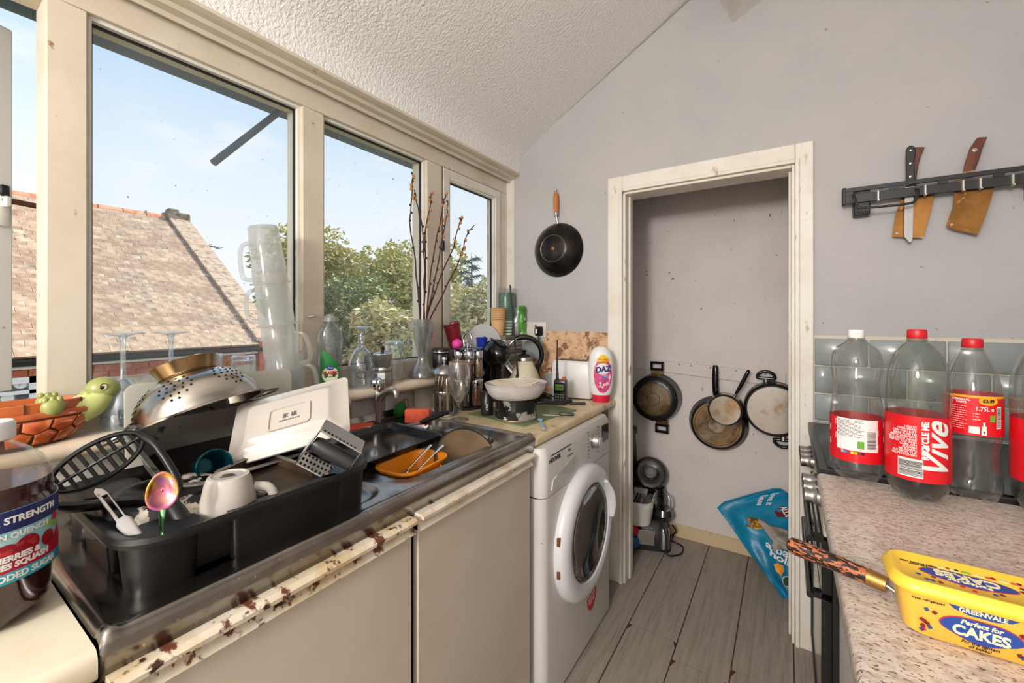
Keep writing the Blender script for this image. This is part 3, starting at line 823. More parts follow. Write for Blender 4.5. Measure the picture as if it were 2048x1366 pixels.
# pillar taps
def tap(label, y):
    t = thing('tap', label, 'tap', (-1.255, y, SZ), 90)
    b = MB().lathe([(0.024, 0), (0.024, 0.004), (0.014, 0.010), (0.0125, 0.05), (0.016, 0.09), (0.019, 0.112), (0.017, 0.124), (0.011, 0.128)], 20)
    b.build('body', M_satin, t)
    MB().tube([(0, -0.006, 0.095), (0, -0.03, 0.118), (0, -0.06, 0.132), (0, -0.088, 0.134), (0, -0.096, 0.127), (0, -0.097, 0.112)], [0.014, 0.0125, 0.011, 0.011, 0.0115, 0.0115], 12).build('spout', M_satin, t)
    lp = []
    for z, r in ((0.126, 0.012), (0.130, 0.020), (0.142, 0.026), (0.158, 0.027), (0.166, 0.024), (0.170, 0.012)):
        lp.append([((r + (0.0022 * math.cos(6 * 2 * PI * i / 48) if 0.128 < z < 0.168 else 0)) * math.cos(2 * PI * i / 48), (r + (0.0022 * math.cos(6 * 2 * PI * i / 48) if 0.128 < z < 0.168 else 0)) * math.sin(2 * PI * i / 48), z) for i in range(48)])
    MB().loft(lp).build('handle', M_chrome, t)
    MB().lathe([(0.010, 0.170), (0.010, 0.172), (0.001, 0.173)], 16).build('handle_cap', mat('tap_cap_blue', (120, 150, 190), 0.3), t)
    return t
tap('chrome pillar tap in front of the coffee pot', 1.018)
tap('chrome pillar tap hidden behind the white platter', 0.823)

# ------------------------------------------------------------------ washing machine
M_wm = mat('white_enamel', (214, 211, 208), 0.35, 0, [('noise', 3, (204, 200, 196), 0.45, 0.7), ('noise', 42, (140, 96, 66), 0.755, 0.785, 2)])
wm = thing('washing_machine', 'white front loading washing machine under the worktop', 'washing machine', (-0.657, 1.505, 0), 90)
WW, WH = 0.31, 0.866
MB().sect([(rr(2 * WW, 0.55, 0.03, 5, 0, 0.275), 0.012), (rr(2 * WW, 0.55, 0.03, 5, 0, 0.275), 0.705)]).build('body', M_wm, wm)
MB().box(-0.27, 0.03, 0, 0.27, 0.5, 0.012).build('feet_plate', M_dark, wm, smooth=0)
MB().sect([(rr(2 * WW, 0.55, 0.03, 5, 0, 0.275), 0.708), (rr(2 * WW, 0.55, 0.03, 5, 0, 0.275), 0.835), (rr(2 * WW - 0.006, 0.546, 0.03, 5, 0, 0.279), 0.852), (rr(2 * WW - 0.02, 0.536, 0.03, 5, 0, 0.28), WH)]).build('control_panel', M_wm, wm)
MB().box(-WW - 0.0006, 0.03, 0.7045, WW + 0.0006, 0.5, 0.7085).build('panel_gap', M_dark, wm, smooth=0)
# soap drawer
dp = [(-0.235, 0.735), (-0.085, 0.735), (-0.085, 0.795), (-0.225, 0.775)]
MB().prism([(-0.262, 0.722), (-0.095, 0.722), (-0.075, 0.74), (-0.072, 0.788), (-0.09, 0.79), (-0.255, 0.755)], -0.004, 0.002, plane='XZ').build('soap_drawer', M_wm, wm, smooth=0, bevel=0.002)
MB().prism([(-0.235, 0.765), (-0.075, 0.795), (-0.085, 0.745), (-0.115, 0.735)], -0.0052, -0.0035, plane='XZ').build('drawer_grip', mat('drawer_shadow_white', (196, 192, 184), 0.4), wm, smooth=0)
# programme knob and display
MB().lathe([(0.030, 0), (0.030, 0.004), (0.027, 0.006), (0.026, 0.026), (0.023, 0.030), (0.001, 0.031)], 32, tr(0.105, 0, 0.800) @ rot('X', 90)).build('programme_knob', M_satin, wm)
MB().lathe([(0.019, 0.0305), (0.019, 0.032), (0.001, 0.0325)], 28, tr(0.105, 0, 0.800) @ rot('X', 90)).build('knob_face', M_wm, wm)
MB().box(0.198, -0.002, 0.765, 0.275, 0.004, 0.838, 0.002, 1).build('display', mat('display_black', (14, 14, 16), 0.1), wm)
M_ink = mat('dark_print', (36, 36, 40), 0.6)
M_red = mat('signal_red', (196, 34, 40), 0.45)
text(wm, 'HOOVER', 0.020, M_ink, tr(-0.235, -0.0006, 0.822), bold=0.0008)
MB().box(-0.262, -0.0008, 0.8375, -0.105, 0.001, 0.840).build('brand_line', M_ink, wm, smooth=0)
text(wm, '8KG', 0.012, M_ink, tr(-0.120, -0.0006, 0.822))
text(wm, 'Dynamic Next', 0.0085, M_ink, tr(-0.115, -0.0006, 0.803))
for i in range(8):
    for s_ in (-1, 1):
        a = R(200 - 26 * i) if s_ < 0 else R(-20 + 26 * i)
        MB().box(0.105 + s_ * (0.048 + 0.004 * (i % 2)) - 0.008, -0.0006, 0.742 + i * 0.0145, 0.105 + s_ * (0.048 + 0.004 * (i % 2)) + 0.008, 0.001, 0.7445 + i * 0.0145).build('programme_print', M_ink, wm, smooth=0)
# door: outer ring, glass bowl, dark drum, handle and hinge slots
Mf = tr(0, 0, 0.485) @ rot('X', 90)
door = MB().lathe([(0.245, -0.002), (0.247, 0.014), (0.240, 0.030), (0.222, 0.040), (0.196, 0.043), (0.180, 0.038), (0.172, 0.024), (0.168, 0.006), (0.168, -0.002)], 64, Mf, False, False).build('door', mat('door_white', (226, 226, 228), 0.25), wm)
MB().lathe([(0.171, 0.006), (0.171, 0.034), (0.162, 0.033), (0.158, 0.020)], 56, Mf, False, False).build('door_seal', mat('grey_seal', (122, 122, 118), 0.4, 0, [('noise', 18, (70, 64, 56), 0.5, 0.6)]), door)
MB().lathe([(0.160, 0.030), (0.150, 0.026), (0.130, 0.016), (0.10, 0.009), (0.05, 0.005), (0.001, 0.004)], 56, Mf, False, False).build('door_glass', mat('dark_bowl_glass', (46, 42, 38), 0.06, 0.0, [('noise', 7, (78, 72, 64), 0.5, 0.7, 4, (1, 1, 3))], None, 0.9, 0.6), door)
MB().lathe([(0.166, 0.010), (0.158, 0.004), (0.158, 0.018)], 48, Mf, False, False).build('door_rim', M_chrome, door)
MB().tube([(0.120, -0.044, 0.640), (0.160, -0.044, 0.590), (0.180, -0.044, 0.53), (0.180, -0.043, 0.475)], [0.014, 0.024, 0.025, 0.016], 12, flat=0.40).build('door_handle', mat('door_white', (226, 226, 228), 0.25), door)
MB().cyl((0.168, -0.052, 0.58), (0.168, -0.056, 0.58), 0.004).build('lock_mark', M_red, door)
for z in (0.545, 0.435):
    MB().box(-0.245, -0.022, z - 0.013, -0.215, -0.012, z + 0.013).build('hinge_slot', mat('rust_brown', (120, 74, 44), 0.7), door, smooth=0)
# red sticker
st = MB().lathe([(0.001, 0.0), (0.046, 0.0), (0.046, 0.0009), (0.001, 0.001)], 40, tr(0.085, 0, 0.185) @ Matrix.Diagonal((1, 1, 1.35, 1)) @ rot('X', 90)).build('sticker', M_red, wm)
M_pw = mat('print_white', (242, 240, 236), 0.5)
for i, s_ in enumerate(('ALL IN ONE', 'FAST & GOOD', 'EASY CARE', 'RECYCLE')):
    text(st, s_, 0.013, M_pw, tr(0.085, -0.0013, 0.215 - i * 0.018), turn=12)

# ------------------------------------------------------------------ granite side: worktop, cabinet, cooker
M_gran = mat('granite_laminate', (218, 204, 190), 0.3, 0, [('noise', 40, (192, 172, 156), 0.45, 0.62, 4, (1, 1.8, 1)), ('noise', 120, (132, 104, 90), 0.57, 0.63, 3, (1, 1.9, 1)), ('noise', 130, (70, 54, 50), 0.645, 0.685, 2, (1, 2.2, 1))])
worktop('worktop', 'speckled granite effect worktop carrying the fizzy drink bottles', 0.068, 0.698, -0.70, 1.345, M_gran, 0.862, 0.900, 0.010, front=-1)
t = thing('base_cabinet', 'chipped white cabinet under the granite effect worktop', 'cabinet', (0.112, 0.40, 0), -90)
M_wcab = mat('chipped_white_cabinet', (214, 210, 202), 0.45, 0, [('noise', 9, (176, 160, 136), 0.56, 0.70, 5)])
MB().box(-0.93, 0.02, 0.0, 1.0, 0.57, 0.858).build('body', M_wcab, t, smooth=0)
for x0, x1 in ((-0.928, -0.43), (-0.425, 0.07), (0.075, 0.57), (0.575, 0.995)):
    d = MB().box(x0, 0.0, 0.10, x1, 0.018, 0.835, 0.003, 1).build('door', M_wcab, t)
    MB().box(x0, -0.006, 0.815, x1, 0.0, 0.835, 0.002, 1).build('finger_rail', M_rail, d)
ck = thing('cooker', 'black and silver double oven cooker beside the doorway', 'cooker', (0.082, 1.668, 0), -90)
M_blk = mat('gloss_black', (20, 19, 19), 0.16)
M_oven = mat('smeared_oven_glass_reflection', (196, 184, 166), 0.18, 0.35, [('noise', 4, (150, 136, 120), 0.45, 0.7, 5, (1, 1, 0.3)), ('noise', 14, (96, 80, 66), 0.64, 0.75, 4)])  # pale base colour stands in for floor and wood reflected in the glass
CW = 0.298
MB().box(-CW, 0.02, 0.02, CW, 0.60, 0.872).build('body', mat('cooker_black_side', (30, 29, 29), 0.4), ck, smooth=0)
MB().box(-CW, -0.012, 0.872, CW, 0.61, 0.902, 0.004, 1).build('hob_frame', mat('grimy_black_frame', (44, 42, 40), 0.35, 0, [('noise', 12, (110, 88, 66), 0.6, 0.7, 4)]), ck)
MB().box(-CW + 0.025, 0.01, 0.902, CW - 0.025, 0.585, 0.906, 0.001, 1).build('hob_glass', M_blk, ck)
MB().box(-CW, 0.0, 0.725, CW, 0.022, 0.870, 0.003, 1).build('control_panel', M_rail, ck)
for i, x in enumerate((-0.245, -0.185, -0.125, 0.085, 0.150, 0.215)):
    k_ = MB().lathe([(0.0245, 0), (0.0245, 0.010), (0.021, 0.014), (0.019, 0.024), (0.0205, 0.032), (0.0205, 0.038), (0.016, 0.040), (0.001, 0.0405)], 24, tr(x, 0.0, 0.80) @ rot('X', 90)).build('knob', M_satin, ck)
    MB().box(x - 0.0015, -0.0415, 0.80, x + 0.0015, -0.0400, 0.819).build('pointer', M_ink, k_, smooth=0)
for z0, z1 in ((0.575, 0.715), (0.085, 0.560)):
    d = frame_obj = None
    b = MB().box(-CW, -0.004, z0, -CW + 0.05, 0.02, z1, 0.002, 1).box(CW - 0.05, -0.004, z0, CW, 0.02, z1, 0.002, 1).box(-CW + 0.05, -0.004, z0, CW - 0.05, 0.02, z0 + 0.035, 0.002, 1).box(-CW + 0.05, -0.004, z1 - 0.035, CW - 0.05, 0.02, z1, 0.002, 1)
    d = b.build('oven_door', M_blk, ck)
    MB().box(-CW + 0.05, 0.002, z0 + 0.035, CW - 0.05, 0.010, z1 - 0.035).build('door_glass', M_oven, d, smooth=0)
    h = MB().tube([(-CW + 0.04, -0.026, z1 - 0.018), (CW - 0.04, -0.026, z1 - 0.018)], 0.009, 12)
    for s_ in (-1, 1): h.box(s_ * (CW - 0.06) - 0.012, -0.026, z1 - 0.026, s_ * (CW - 0.06) + 0.012, 0.0, z1 - 0.010)
    h.build('door_handle', M_blk, d)
MB().box(-CW, 0.002, 0.02, CW, 0.02, 0.08, 0.002, 1).build('plinth_drawer', M_oven, ck)
# ================================================================== THINGS ON THE WINDOW SILL  (sill top z = 1.045)
ZS = 1.045
M_glass = clear('clear_glass', (252, 254, 255), 0.05, 0.85, 0.02, 0.02, (235, 240, 245), 2.0)
M_blueglass = clear('blue_tinged_glass', (242, 248, 252), 0.16, 0.9, 0.02, 0.10, (226, 236, 247), 1.6, through=0.7)
M_milky = clear('milky_polypropylene', (250, 250, 249), 0.03, 0.25, 0.12, 0.27, (250, 249, 246), 2.0, through=0.8)
def wall(prof, t=0.0018):
    """closed thin-walled profile from an outer line of (r, z) going up"""
    inner = [(max(r - t, 0.0004), z + (t if i == 0 else 0)) for i, (r, z) in enumerate(prof)]
    return prof + inner[::-1]
# upside-down wine glasses
def wine_inverted(label, y, h=0.222, foot=0.041, bowl=0.041):
    t = thing('wine_glass', label, 'glass', (-1.306, y, ZS), group='upside down stem glasses')
    b = MB().lathe(wall([(bowl * 0.86, 0.0), (bowl * 0.98, 0.02), (bowl, 0.045), (bowl * 0.92, 0.07), (bowl * 0.62, 0.095), (0.010, 0.112)]), 36, None, False, False)
    b.build('bowl', M_blueglass, t)
    MB().lathe([(0.012, 0.110), (0.006, 0.118), (0.005, 0.15), (0.0048, h - 0.02), (0.008, h - 0.008)], 16).build('stem', M_blueglass, t)
    MB().lathe([(0.008, h - 0.009), (0.022, h - 0.004), (foot, h - 0.0022), (foot, h), (0.001, h - 0.0005)], 40).build('foot', M_blueglass, t)
    return t
wine_inverted('upside down wine glass beside the turtle head', 0.3235)
wine_inverted('upside down wine glass behind the colander foot', 0.4155, 0.222, 0.039)
def tumbler_inverted(label, y, h, rb, rt, x=-1.310, m=None, base=True):
    t = thing('tumbler', label, 'glass', (x, y, ZS))
    MB().lathe(wall([(rb, 0.0), ((rb + rt) / 2, h * 0.5), (rt, h - 0.012)]), 36, None, False, False).build('side', m or M_glass, t)
    MB().lathe([(rt - 0.001, h - 0.014), (rt, h - 0.012), (rt, h - 0.003), (rt - 0.003, h), (rt * 0.7, h), (rt * 0.6, h - 0.003), (0.001, h - 0.004)], 36).build('base', M_blueglass, t)
    return t
tumbler_inverted('upside down tumbler right above the colander', 0.498, 0.160, 0.034, 0.033)
tumbler_inverted('upside down tumbler next to the stack of plastic jugs', 0.587, 0.148, 0.033, 0.031)
tumbler_inverted('tall upside down tumbler between coffee pot and vase', 1.142, 0.160, 0.043, 0.037)
# stack of inverted milky jugs, leaning a little
def jug(label, M, hang, h=0.150, rt=0.058, rb=0.049):
    t = thing('measuring_jug', label, 'jug', group='stacked milky jugs')
    t.matrix_world = M
    MB().lathe(wall([(rt + 0.003, 0.0), (rt, 0.006), ((rt + rb) / 2, h * 0.5), (rb, h - 0.006), (rb - 0.005, h)], 0.002), 40, None, False, False).build('body', M_milky, t)
    MB().lathe([(rb - 0.004, h - 0.003), (rb - 0.005, h), (0.001, h)], 36).build('base', M_milky, t)
    MB().lathe([(rt + 0.002, 0.0), (rt + 0.006, 0.001), (rt + 0.006, 0.006), (rt, 0.008)], 40, None, False, False).build('rim', M_milky, t)
    a = R(hang); ca, sa = math.cos(a), math.sin(a)
    pts = [(rt - 0.004, 0.018), (rt + 0.024, 0.020), (rt + 0.036, 0.035), (rt + 0.034, h * 0.52), (rt + 0.022, h * 0.70), (rb + 0.0, h * 0.74)]
    MB().tube([(r * ca, r * sa, z) for r, z in pts], 0.0065, 10).build('handle', M_milky, t)
    mk = MB()
    for i in range(7):
        b2 = 180 + hang + 60
        rr_ = rt - (rt - rb) * (0.25 + i * 0.09) + 0.0004
        for q in range(3):
            aa = R(b2 + q * 4)
            mk.box(-0.002, -0.0004, -0.0005, 0.002, 0.0004, 0.0005, 0, 1, tr(rr_ * math.cos(aa), rr_ * math.sin(aa), h * (0.25 + i * 0.09)) @ rot('Z', b2 + q * 4 + 90))
    mk.build('graduation_marks', mat('grey_print', (140, 140, 140), 0.6), t)
    return t
lean = Matrix.Rotation(R(7.5), 4, 'X') @ Matrix.Rotation(R(-1.5), 4, 'Y')
base = tr(-1.300, 0.712, ZS)
toward_left, toward_right = 213 + 5, 33 + 0
jug('lowest milky jug of the leaning stack, standing on the sill', base @ Matrix.Rotation(R(1.5), 4, 'X'), 35, 0.150, 0.052, 0.046)
jug('second lowest milky jug with its handle to the soap bottle', base @ lean @ tr(0, 0, 0.095), 33, 0.155, 0.051, 0.045)
jug('third milky jug up, handle towards the wine glasses', base @ lean @ tr(0, 0, 0.235), 213, 0.155, 0.050, 0.044)
jug('topmost milky jug of the leaning stack', base @ lean @ tr(0, 0, 0.362), 213, 0.175, 0.048, 0.041)
MB_g = MB().lathe(wall([(0.034, 0.0), (0.042, 0.03), (0.040, 0.06), (0.024, 0.085), (0.006, 0.094)]), 32, None, False, False)
tag(MB_g.build('glass_cup', M_glass, loc=(-1.300, 0.712, ZS + 0.001)), 'small glass cup under the lowest milky jug', 'glass')

# washing-up liquid
x_, y_ = -1.308, 0.858
sp_ = thing('soap_bottle', 'clear washing up liquid bottle with green label', 'bottle', (x_, y_, ZS), face_cam(x_, y_))
def oval(w, d, n=36): return [(w * math.cos(2 * PI * i / n), d * math.sin(2 * PI * i / n)) for i in range(n)]
secs = [(oval(0.036, 0.022), 0), (oval(0.040, 0.025), 0.006), (oval(0.041, 0.026), 0.07), (oval(0.040, 0.026), 0.11), (oval(0.0385, 0.025), 0.135), (oval(0.041, 0.026), 0.165), (oval(0.042, 0.026), 0.185), (oval(0.038, 0.024), 0.208), (oval(0.026, 0.020), 0.228), (oval(0.014, 0.014), 0.238), (oval(0.013, 0.013), 0.246)]
MB().sect(secs, False, False).build('bottle_body', clear('clear_soap_plastic', (226, 230, 230), 0.10, 0.75, 0.06, 0.12, (200, 206, 206), 1.8), sp_)
MB().sect([(oval(0.035, 0.021), 0.002), (oval(0.039, 0.024), 0.008), (oval(0.039, 0.024), 0.028)]).build('liquid', mat('pale_soap', (190, 200, 196), 0.2), sp_)
MB().lathe([(0.014, 0.240), (0.019, 0.243), (0.019, 0.256), (0.013, 0.262), (0.010, 0.268), (0.001, 0.268)], 24).build('cap', clear('clear_cap', (200, 204, 210), 0.3, 0.8, 0.1, 0.3), sp_)
MB().box(-0.003, -0.007, 0.262, 0.022, 0.007, 0.272, 0.003, 1, rot('Y', -14)).build('cap_lid', clear('clear_cap'), sp_)
M_gr = mat('label_green', (28, 120, 52), 0.35)
lab = MB(); vs = []; fs = []
out = [(-0.018, 0.020), (0.0, 0.012), (0.020, 0.022), (0.030, 0.040), (0.032, 0.075), (0.026, 0.100), (0.010, 0.120), (-0.008, 0.140), (-0.020, 0.148), (-0.028, 0.138), (-0.029, 0.100), (-0.028, 0.050)]
def on_soap(x, z, lift):
    w = 0.0415; d = 0.0262
    return (x, -d * math.sqrt(max(0.02, 1 - (x / w) ** 2)) - lift, z)
cvs = [on_soap(0, 0.08, 0.0014)] + [on_soap(x * k, 0.08 + (z - 0.08) * k, 0.0014) for k in (0.5, 1.0) for x, z in out]
n_ = len(out)
fcs = [[0, 1 + i, 1 + (i + 1) % n_] for i in range(n_)] + [[1 + i, 1 + n_ + i, 1 + n_ + (i + 1) % n_, 1 + (i + 1) % n_] for i in range(n_)]
lb = MB().add(cvs, fcs).build('label', M_gr, sp_)
cvs = [on_soap(0.002, 0.064, 0.0022)] + [on_soap(0.002 + 0.026 * math.cos(2 * PI * i / 24), 0.064 + 0.027 * math.sin(2 * PI * i / 24), 0.0022) for i in range(24)]
MB().add(cvs, [[0, 1 + i, 1 + (i + 1) % 24] for i in range(24)]).build('label_oval', mat('label_cream', (232, 232, 200), 0.4), lb)
text(lb, 'CLASSIC', 0.0155, mat('label_red', (190, 30, 36), 0.4), tr(0.002, -0.0290, 0.070), bold=0.0006, sx=0.82)
text(lb, 'ORIGINAL', 0.006, mat('label_darkgreen', (20, 80, 40), 0.4), tr(0.002, -0.0290, 0.058))
MB().lathe([(0.001, 0), (0.008, 0), (0.008, 0.0006), (0.001, 0.0008)], 20, tr(0.002, -0.0284, 0.088) @ Matrix.Diagonal((1.5, 1, 1, 1)) @ rot('X', 90)).build('brand_badge', mat('badge_blue', (50, 60, 160), 0.4), lb)
text(lb, 'Easy', 0.009, M_pw, tr(0.002, -0.0296, 0.088), shear=0.2)
MB().box(-0.002, -0.0285, 0.014, 0.022, -0.0262, 0.028).build('barcode', M_pw, lb, smooth=0)

# upside-down goblet with a printed crest
g = thing('goblet', 'upside down round beer goblet with a printed wreath', 'glass', (-1.303, 0.982, ZS), face_cam(-1.303, 0.982))
MB().lathe(wall([(0.037, 0.0), (0.0385, 0.004), (0.044, 0.035), (0.047, 0.065), (0.044, 0.095), (0.034, 0.122), (0.022, 0.140), (0.011, 0.148)], 0.0022), 40, None, False, False).build('bowl', M_glass, g)
MB().lathe([(0.012, 0.146), (0.013, 0.152), (0.009, 0.157), (0.013, 0.172), (0.011, 0.184), (0.0065, 0.196), (0.009, 0.206), (0.016, 0.215)], 20).build('stem', M_blueglass, g)
MB().lathe([(0.012, 0.212), (0.026, 0.219), (0.038, 0.222), (0.038, 0.225), (0.001, 0.223)], 36).build('foot', M_blueglass, g)
M_crest = mat('crest_print', (62, 44, 50), 0.6)
wr = MB()
for i in range(22):
    a = 2 * PI * i / 22; a2 = 2 * PI * (i + 1.25) / 22
    P = lambda q, k: ((0.0455) * math.sin((0.016 + 0.0012 * k) * math.cos(q) / 0.045), -(0.0455) * math.cos((0.016 + 0.0012 * k) * math.cos(q) / 0.045), 0.052 + (0.011 + 0.002 * k) * math.sin(q))
    wr.tube([P(a, 0), P((a + a2) / 2, (-1) ** i), P(a2, 0.5)], 0.0011, 5)
wr.build('wreath_print', M_crest, g)
# moka pot
mk = thing('moka_pot', 'aluminium stovetop coffee pot with faceted sides', 'coffee pot', (-1.288, 1.066, ZS), 20)
M_alu = mat('cast_aluminium', (176, 174, 170), 0.28, 1.0, [('noise', 14, (130, 124, 118), 0.5, 0.7, 3)])
def octa(prof, M=None): return MB().lathe(prof, 8, M)
octa([(0.038, 0), (0.039, 0.004), (0.034, 0.045), (0.030, 0.052)]).build('water_base', M_alu, mk, smooth=20)
MB().lathe([(0.0325, 0.052), (0.0335, 0.055), (0.0335, 0.064), (0.0325, 0.066)], 32).build('collar', M_satin, mk)
octa([(0.029, 0.066), (0.030, 0.070), (0.037, 0.112), (0.0375, 0.116)]).build('upper_pot', M_alu, mk, smooth=20)
octa([(0.038, 0.116), (0.037, 0.119), (0.012, 0.128), (0.001, 0.129)]).build('lid', M_alu, mk, smooth=20)
MB().lathe([(0.006, 0.127), (0.005, 0.131), (0.008, 0.136), (0.008, 0.146), (0.001, 0.148)], 12).build('knob', M_dark, mk)
MB().prism([(0.034, 0.118), (0.05, 0.118), (0.034, 0.098)], -0.008, 0.008, plane='XZ', M=rot('Z', -60)).build('spout', M_alu, mk, smooth=0)
MB().tube([(-0.036, 0, 0.112), (-0.062, 0, 0.110), (-0.068, 0, 0.095), (-0.060, 0, 0.055)], 0.006, 10, flat=1.4).build('handle', M_dark, mk)
# vase with pussy willow
vs_ = thing('vase', 'tall waisted clear glass vase with a dusty bulb', 'vase', (-1.297, 1.288, ZS))
M_dusty = clear('dusty_glass', (238, 240, 238), 0.08, 0.75, 0.06, 0.20, (196, 194, 188), 1.7)
MB().lathe(wall([(0.052, 0.0), (0.060, 0.006), (0.060, 0.018), (0.050, 0.034), (0.030, 0.060), (0.022, 0.082), (0.026, 0.11), (0.040, 0.17), (0.045, 0.215), (0.046, 0.248)], 0.003), 40, None, False, False).build('body', M_dusty, vs_)
MB().lathe([(0.045, 0.001), (0.055, 0.006), (0.052, 0.020), (0.001, 0.024)], 32).build('base', M_dusty, vs_)
MB().lathe([(0.0468, 0.214), (0.0482, 0.217), (0.0468, 0.220)], 40, None, False, False).build('ring', M_blueglass, vs_)
MB().lathe([(0.018, 0.036), (0.024, 0.042), (0.014, 0.052), (0.001, 0.054)], 20).build('sediment', mat('brown_sediment', (156, 120, 66), 0.8), vs_)
M_twig = mat('red_brown_twig', (70, 36, 32), 0.7)
M_bud = mat('willow_bud', (184, 124, 72), 0.8)
# each twig: world points (y offset, x offset, z)
tw = [
    [(0, 0.0, 1.11), (-0.012, 0.004, 1.26), (-0.045, 0.008, 1.48), (-0.075, 0.0, 1.70), (-0.070, 0.01, 1.83), (-0.068, 0.01, 1.895)],
    [(0, 0.0, 1.11), (-0.004, 0.01, 1.30), (-0.006, 0.015, 1.50), (-0.012, 0.014, 1.66), (-0.042, 0.012, 1.76), (-0.06, 0.01, 1.83)],
    [(0, 0.004, 1.11), (0.004, 0.0, 1.30), (0.006, 0.01, 1.52), (0.010, 0.0, 1.66), (0.035, 0.01, 1.80), (0.040, 0.01, 1.84)],
    [(0, 0.0, 1.11), (0.006, 0.012, 1.28), (0.03, 0.016, 1.50), (0.075, 0.016, 1.68), (0.105, 0.02, 1.80), (0.120, 0.02, 1.855)],
    [(0, 0.0, 1.11), (0.010, 0.006, 1.28), (0.05, 0.02, 1.46), (0.10, 0.02, 1.66), (0.13, 0.02, 1.76), (0.135, 0.02, 1.825)],
    [(0, -0.004, 1.11), (0.014, 0.0, 1.28), (0.07, 0.02, 1.45), (0.16, 0.03, 1.62), (0.20, 0.03, 1.74), (0.215, 0.03, 1.765)],
    [(0, 0.004, 1.11), (0.020, 0.004, 1.27), (0.10, 0.02, 1.40), (0.20, 0.03, 1.56), (0.26, 0.03, 1.70), (0.315, 0.03, 1.75)],
]
random.seed(21)
desc = ['leaning furthest to the soap bottle, tallest of all', 'forked inwards at mid height', 'standing nearly upright in the middle', 'bent a little to the casement', 'second from upright, dense buds', 'leaning well to the casement', 'leaning lowest over the paper cups']
for q, pts in enumerate(tw):
    p3 = []
    for i in range(len(pts) - 1):
        for k in range(4):
            f_ = k / 4.0
            a, c = pts[i], pts[i + 1]
            w_ = 0.0025 if (i or k) else 0
            p3.append((a[1] + (c[1] - a[1]) * f_ + random.uniform(-w_, w_), a[0] + (c[0] - a[0]) * f_ + random.uniform(-w_, w_), a[2] + (c[2] - a[2]) * f_))
    p3.append((pts[-1][1], pts[-1][0], pts[-1][2]))
    o0 = (-1.297, 1.288, 1.11)
    t = thing('willow_twig', 'bare willow twig in the vase ' + desc[q], 'twig', o0, group='willow twigs in the vase')
    loc = [(x, y, z - 1.11) for x, y, z in p3]
    MB().tube(loc, [0.0042 - 0.0020 * i / len(loc) for i in range(len(loc))], 6).build('stem', M_twig, t)
    for i in range(5, len(loc), 1):
        if random.random() < (0.75 if i > 10 else 0.35):
            s_ = random.choice((-1, 1)) * 0.004; big = i > 11 and random.random() < 0.6
            MB().sphere((loc[i][0] + s_ * 0.5, loc[i][1] + s_, loc[i][2]), *((0.0062, 0.0062, 0.009) if big else (0.0036, 0.0036, 0.0055)), 8, 6).build('bud', M_bud if big else M_twig, t)
# black canister on the sill
cn = thing('canister', 'small black lidded canister on the sill by the vase', 'canister', (-1.303, 1.405, ZS))
M_blkp = mat('satin_black', (34, 31, 32), 0.35)
MB().lathe([(0.034, 0), (0.037, 0.004), (0.037, 0.088), (0.034, 0.094)], 32).build('body', M_blkp, cn)
MB().lathe([(0.035, 0.094), (0.038, 0.097), (0.038, 0.112), (0.034, 0.118), (0.001, 0.119)], 32).build('lid', M_blkp, cn)
MB().lathe([(0.0385, 0.099), (0.0388, 0.101), (0.0385, 0.103)], 32, None, False, False).build('lid_ring', M_satin, cn)

# turtle planter
tp = thing('turtle_planter', 'glazed turtle shaped planter with orange shell and green head', 'planter', (-1.290, 0.135, ZS), 90)
# local x runs along the sill towards the head, local -y faces the room
M_shell = mat('orange_glaze', (206, 110, 58), 0.28, 0, [('noise', 18, (176, 78, 40), 0.45, 0.65, 4), ('noise', 30, (226, 142, 84), 0.6, 0.7)], None, 0.5, 0.4)
M_groove = mat('dark_groove', (96, 50, 30), 0.6)
M_green = mat('green_glaze', (158, 164, 92), 0.3, 0, [('noise', 14, (128, 138, 72), 0.5, 0.7), ('noise', 40, (60, 58, 40), 0.72, 0.78, 2)], None, 0.5, 0.3)
A_, B_ = 0.138, 0.052
def egg(k, z): return ([(A_ * k * math.cos(2 * PI * i / 40), B_ * (0.35 + 0.65 * k) * math.sin(2 * PI * i / 40)) for i in range(40)], z)
MB().sect([egg(0.62, 0.0), egg(0.74, 0.012), egg(0.86, 0.030), egg(0.95, 0.048), egg(1.0, 0.058), egg(1.0, 0.062), egg(0.90, 0.060)], True, True).build('shell', M_groove, tp)
MB().sect([egg(0.97, 0.056), egg(1.04, 0.058), egg(1.05, 0.064), egg(1.0, 0.069), egg(0.93, 0.066)], False, False).build('shell_rim', M_shell, tp)
pw_ = MB().sect([egg(0.88, 0.062), egg(0.89, 0.086), egg(0.84, 0.088), egg(0.82, 0.064)], False, False).build('planter_wall', M_shell, tp)
for i in range(14):
    a = 2 * PI * i / 14
    MB().box(-0.0012, -0.0012, 0.064, 0.0012, 0.0012, 0.088, 0, 1, tr(A_ * 0.897 * math.cos(a), B_ * 0.945 * math.sin(a), 0)).build('wall_joint', M_groove, pw_)
MB().sect([egg(0.82, 0.066), egg(0.82, 0.076)]).build('soil', mat('dry_soil', (58, 46, 40), 0.95, 0, [('noise', 40, (100, 84, 70), 0.55, 0.65)], ('noise', 50, 0.8, 0.01)), tp)
def shell_pt(a, z):
    k = 0.62 + 0.38 * (z / 0.058) ** 0.62
    return Vector((A_ * k * math.cos(a) * 1.0, B_ * (0.35 + 0.65 * k) * math.sin(a), z))
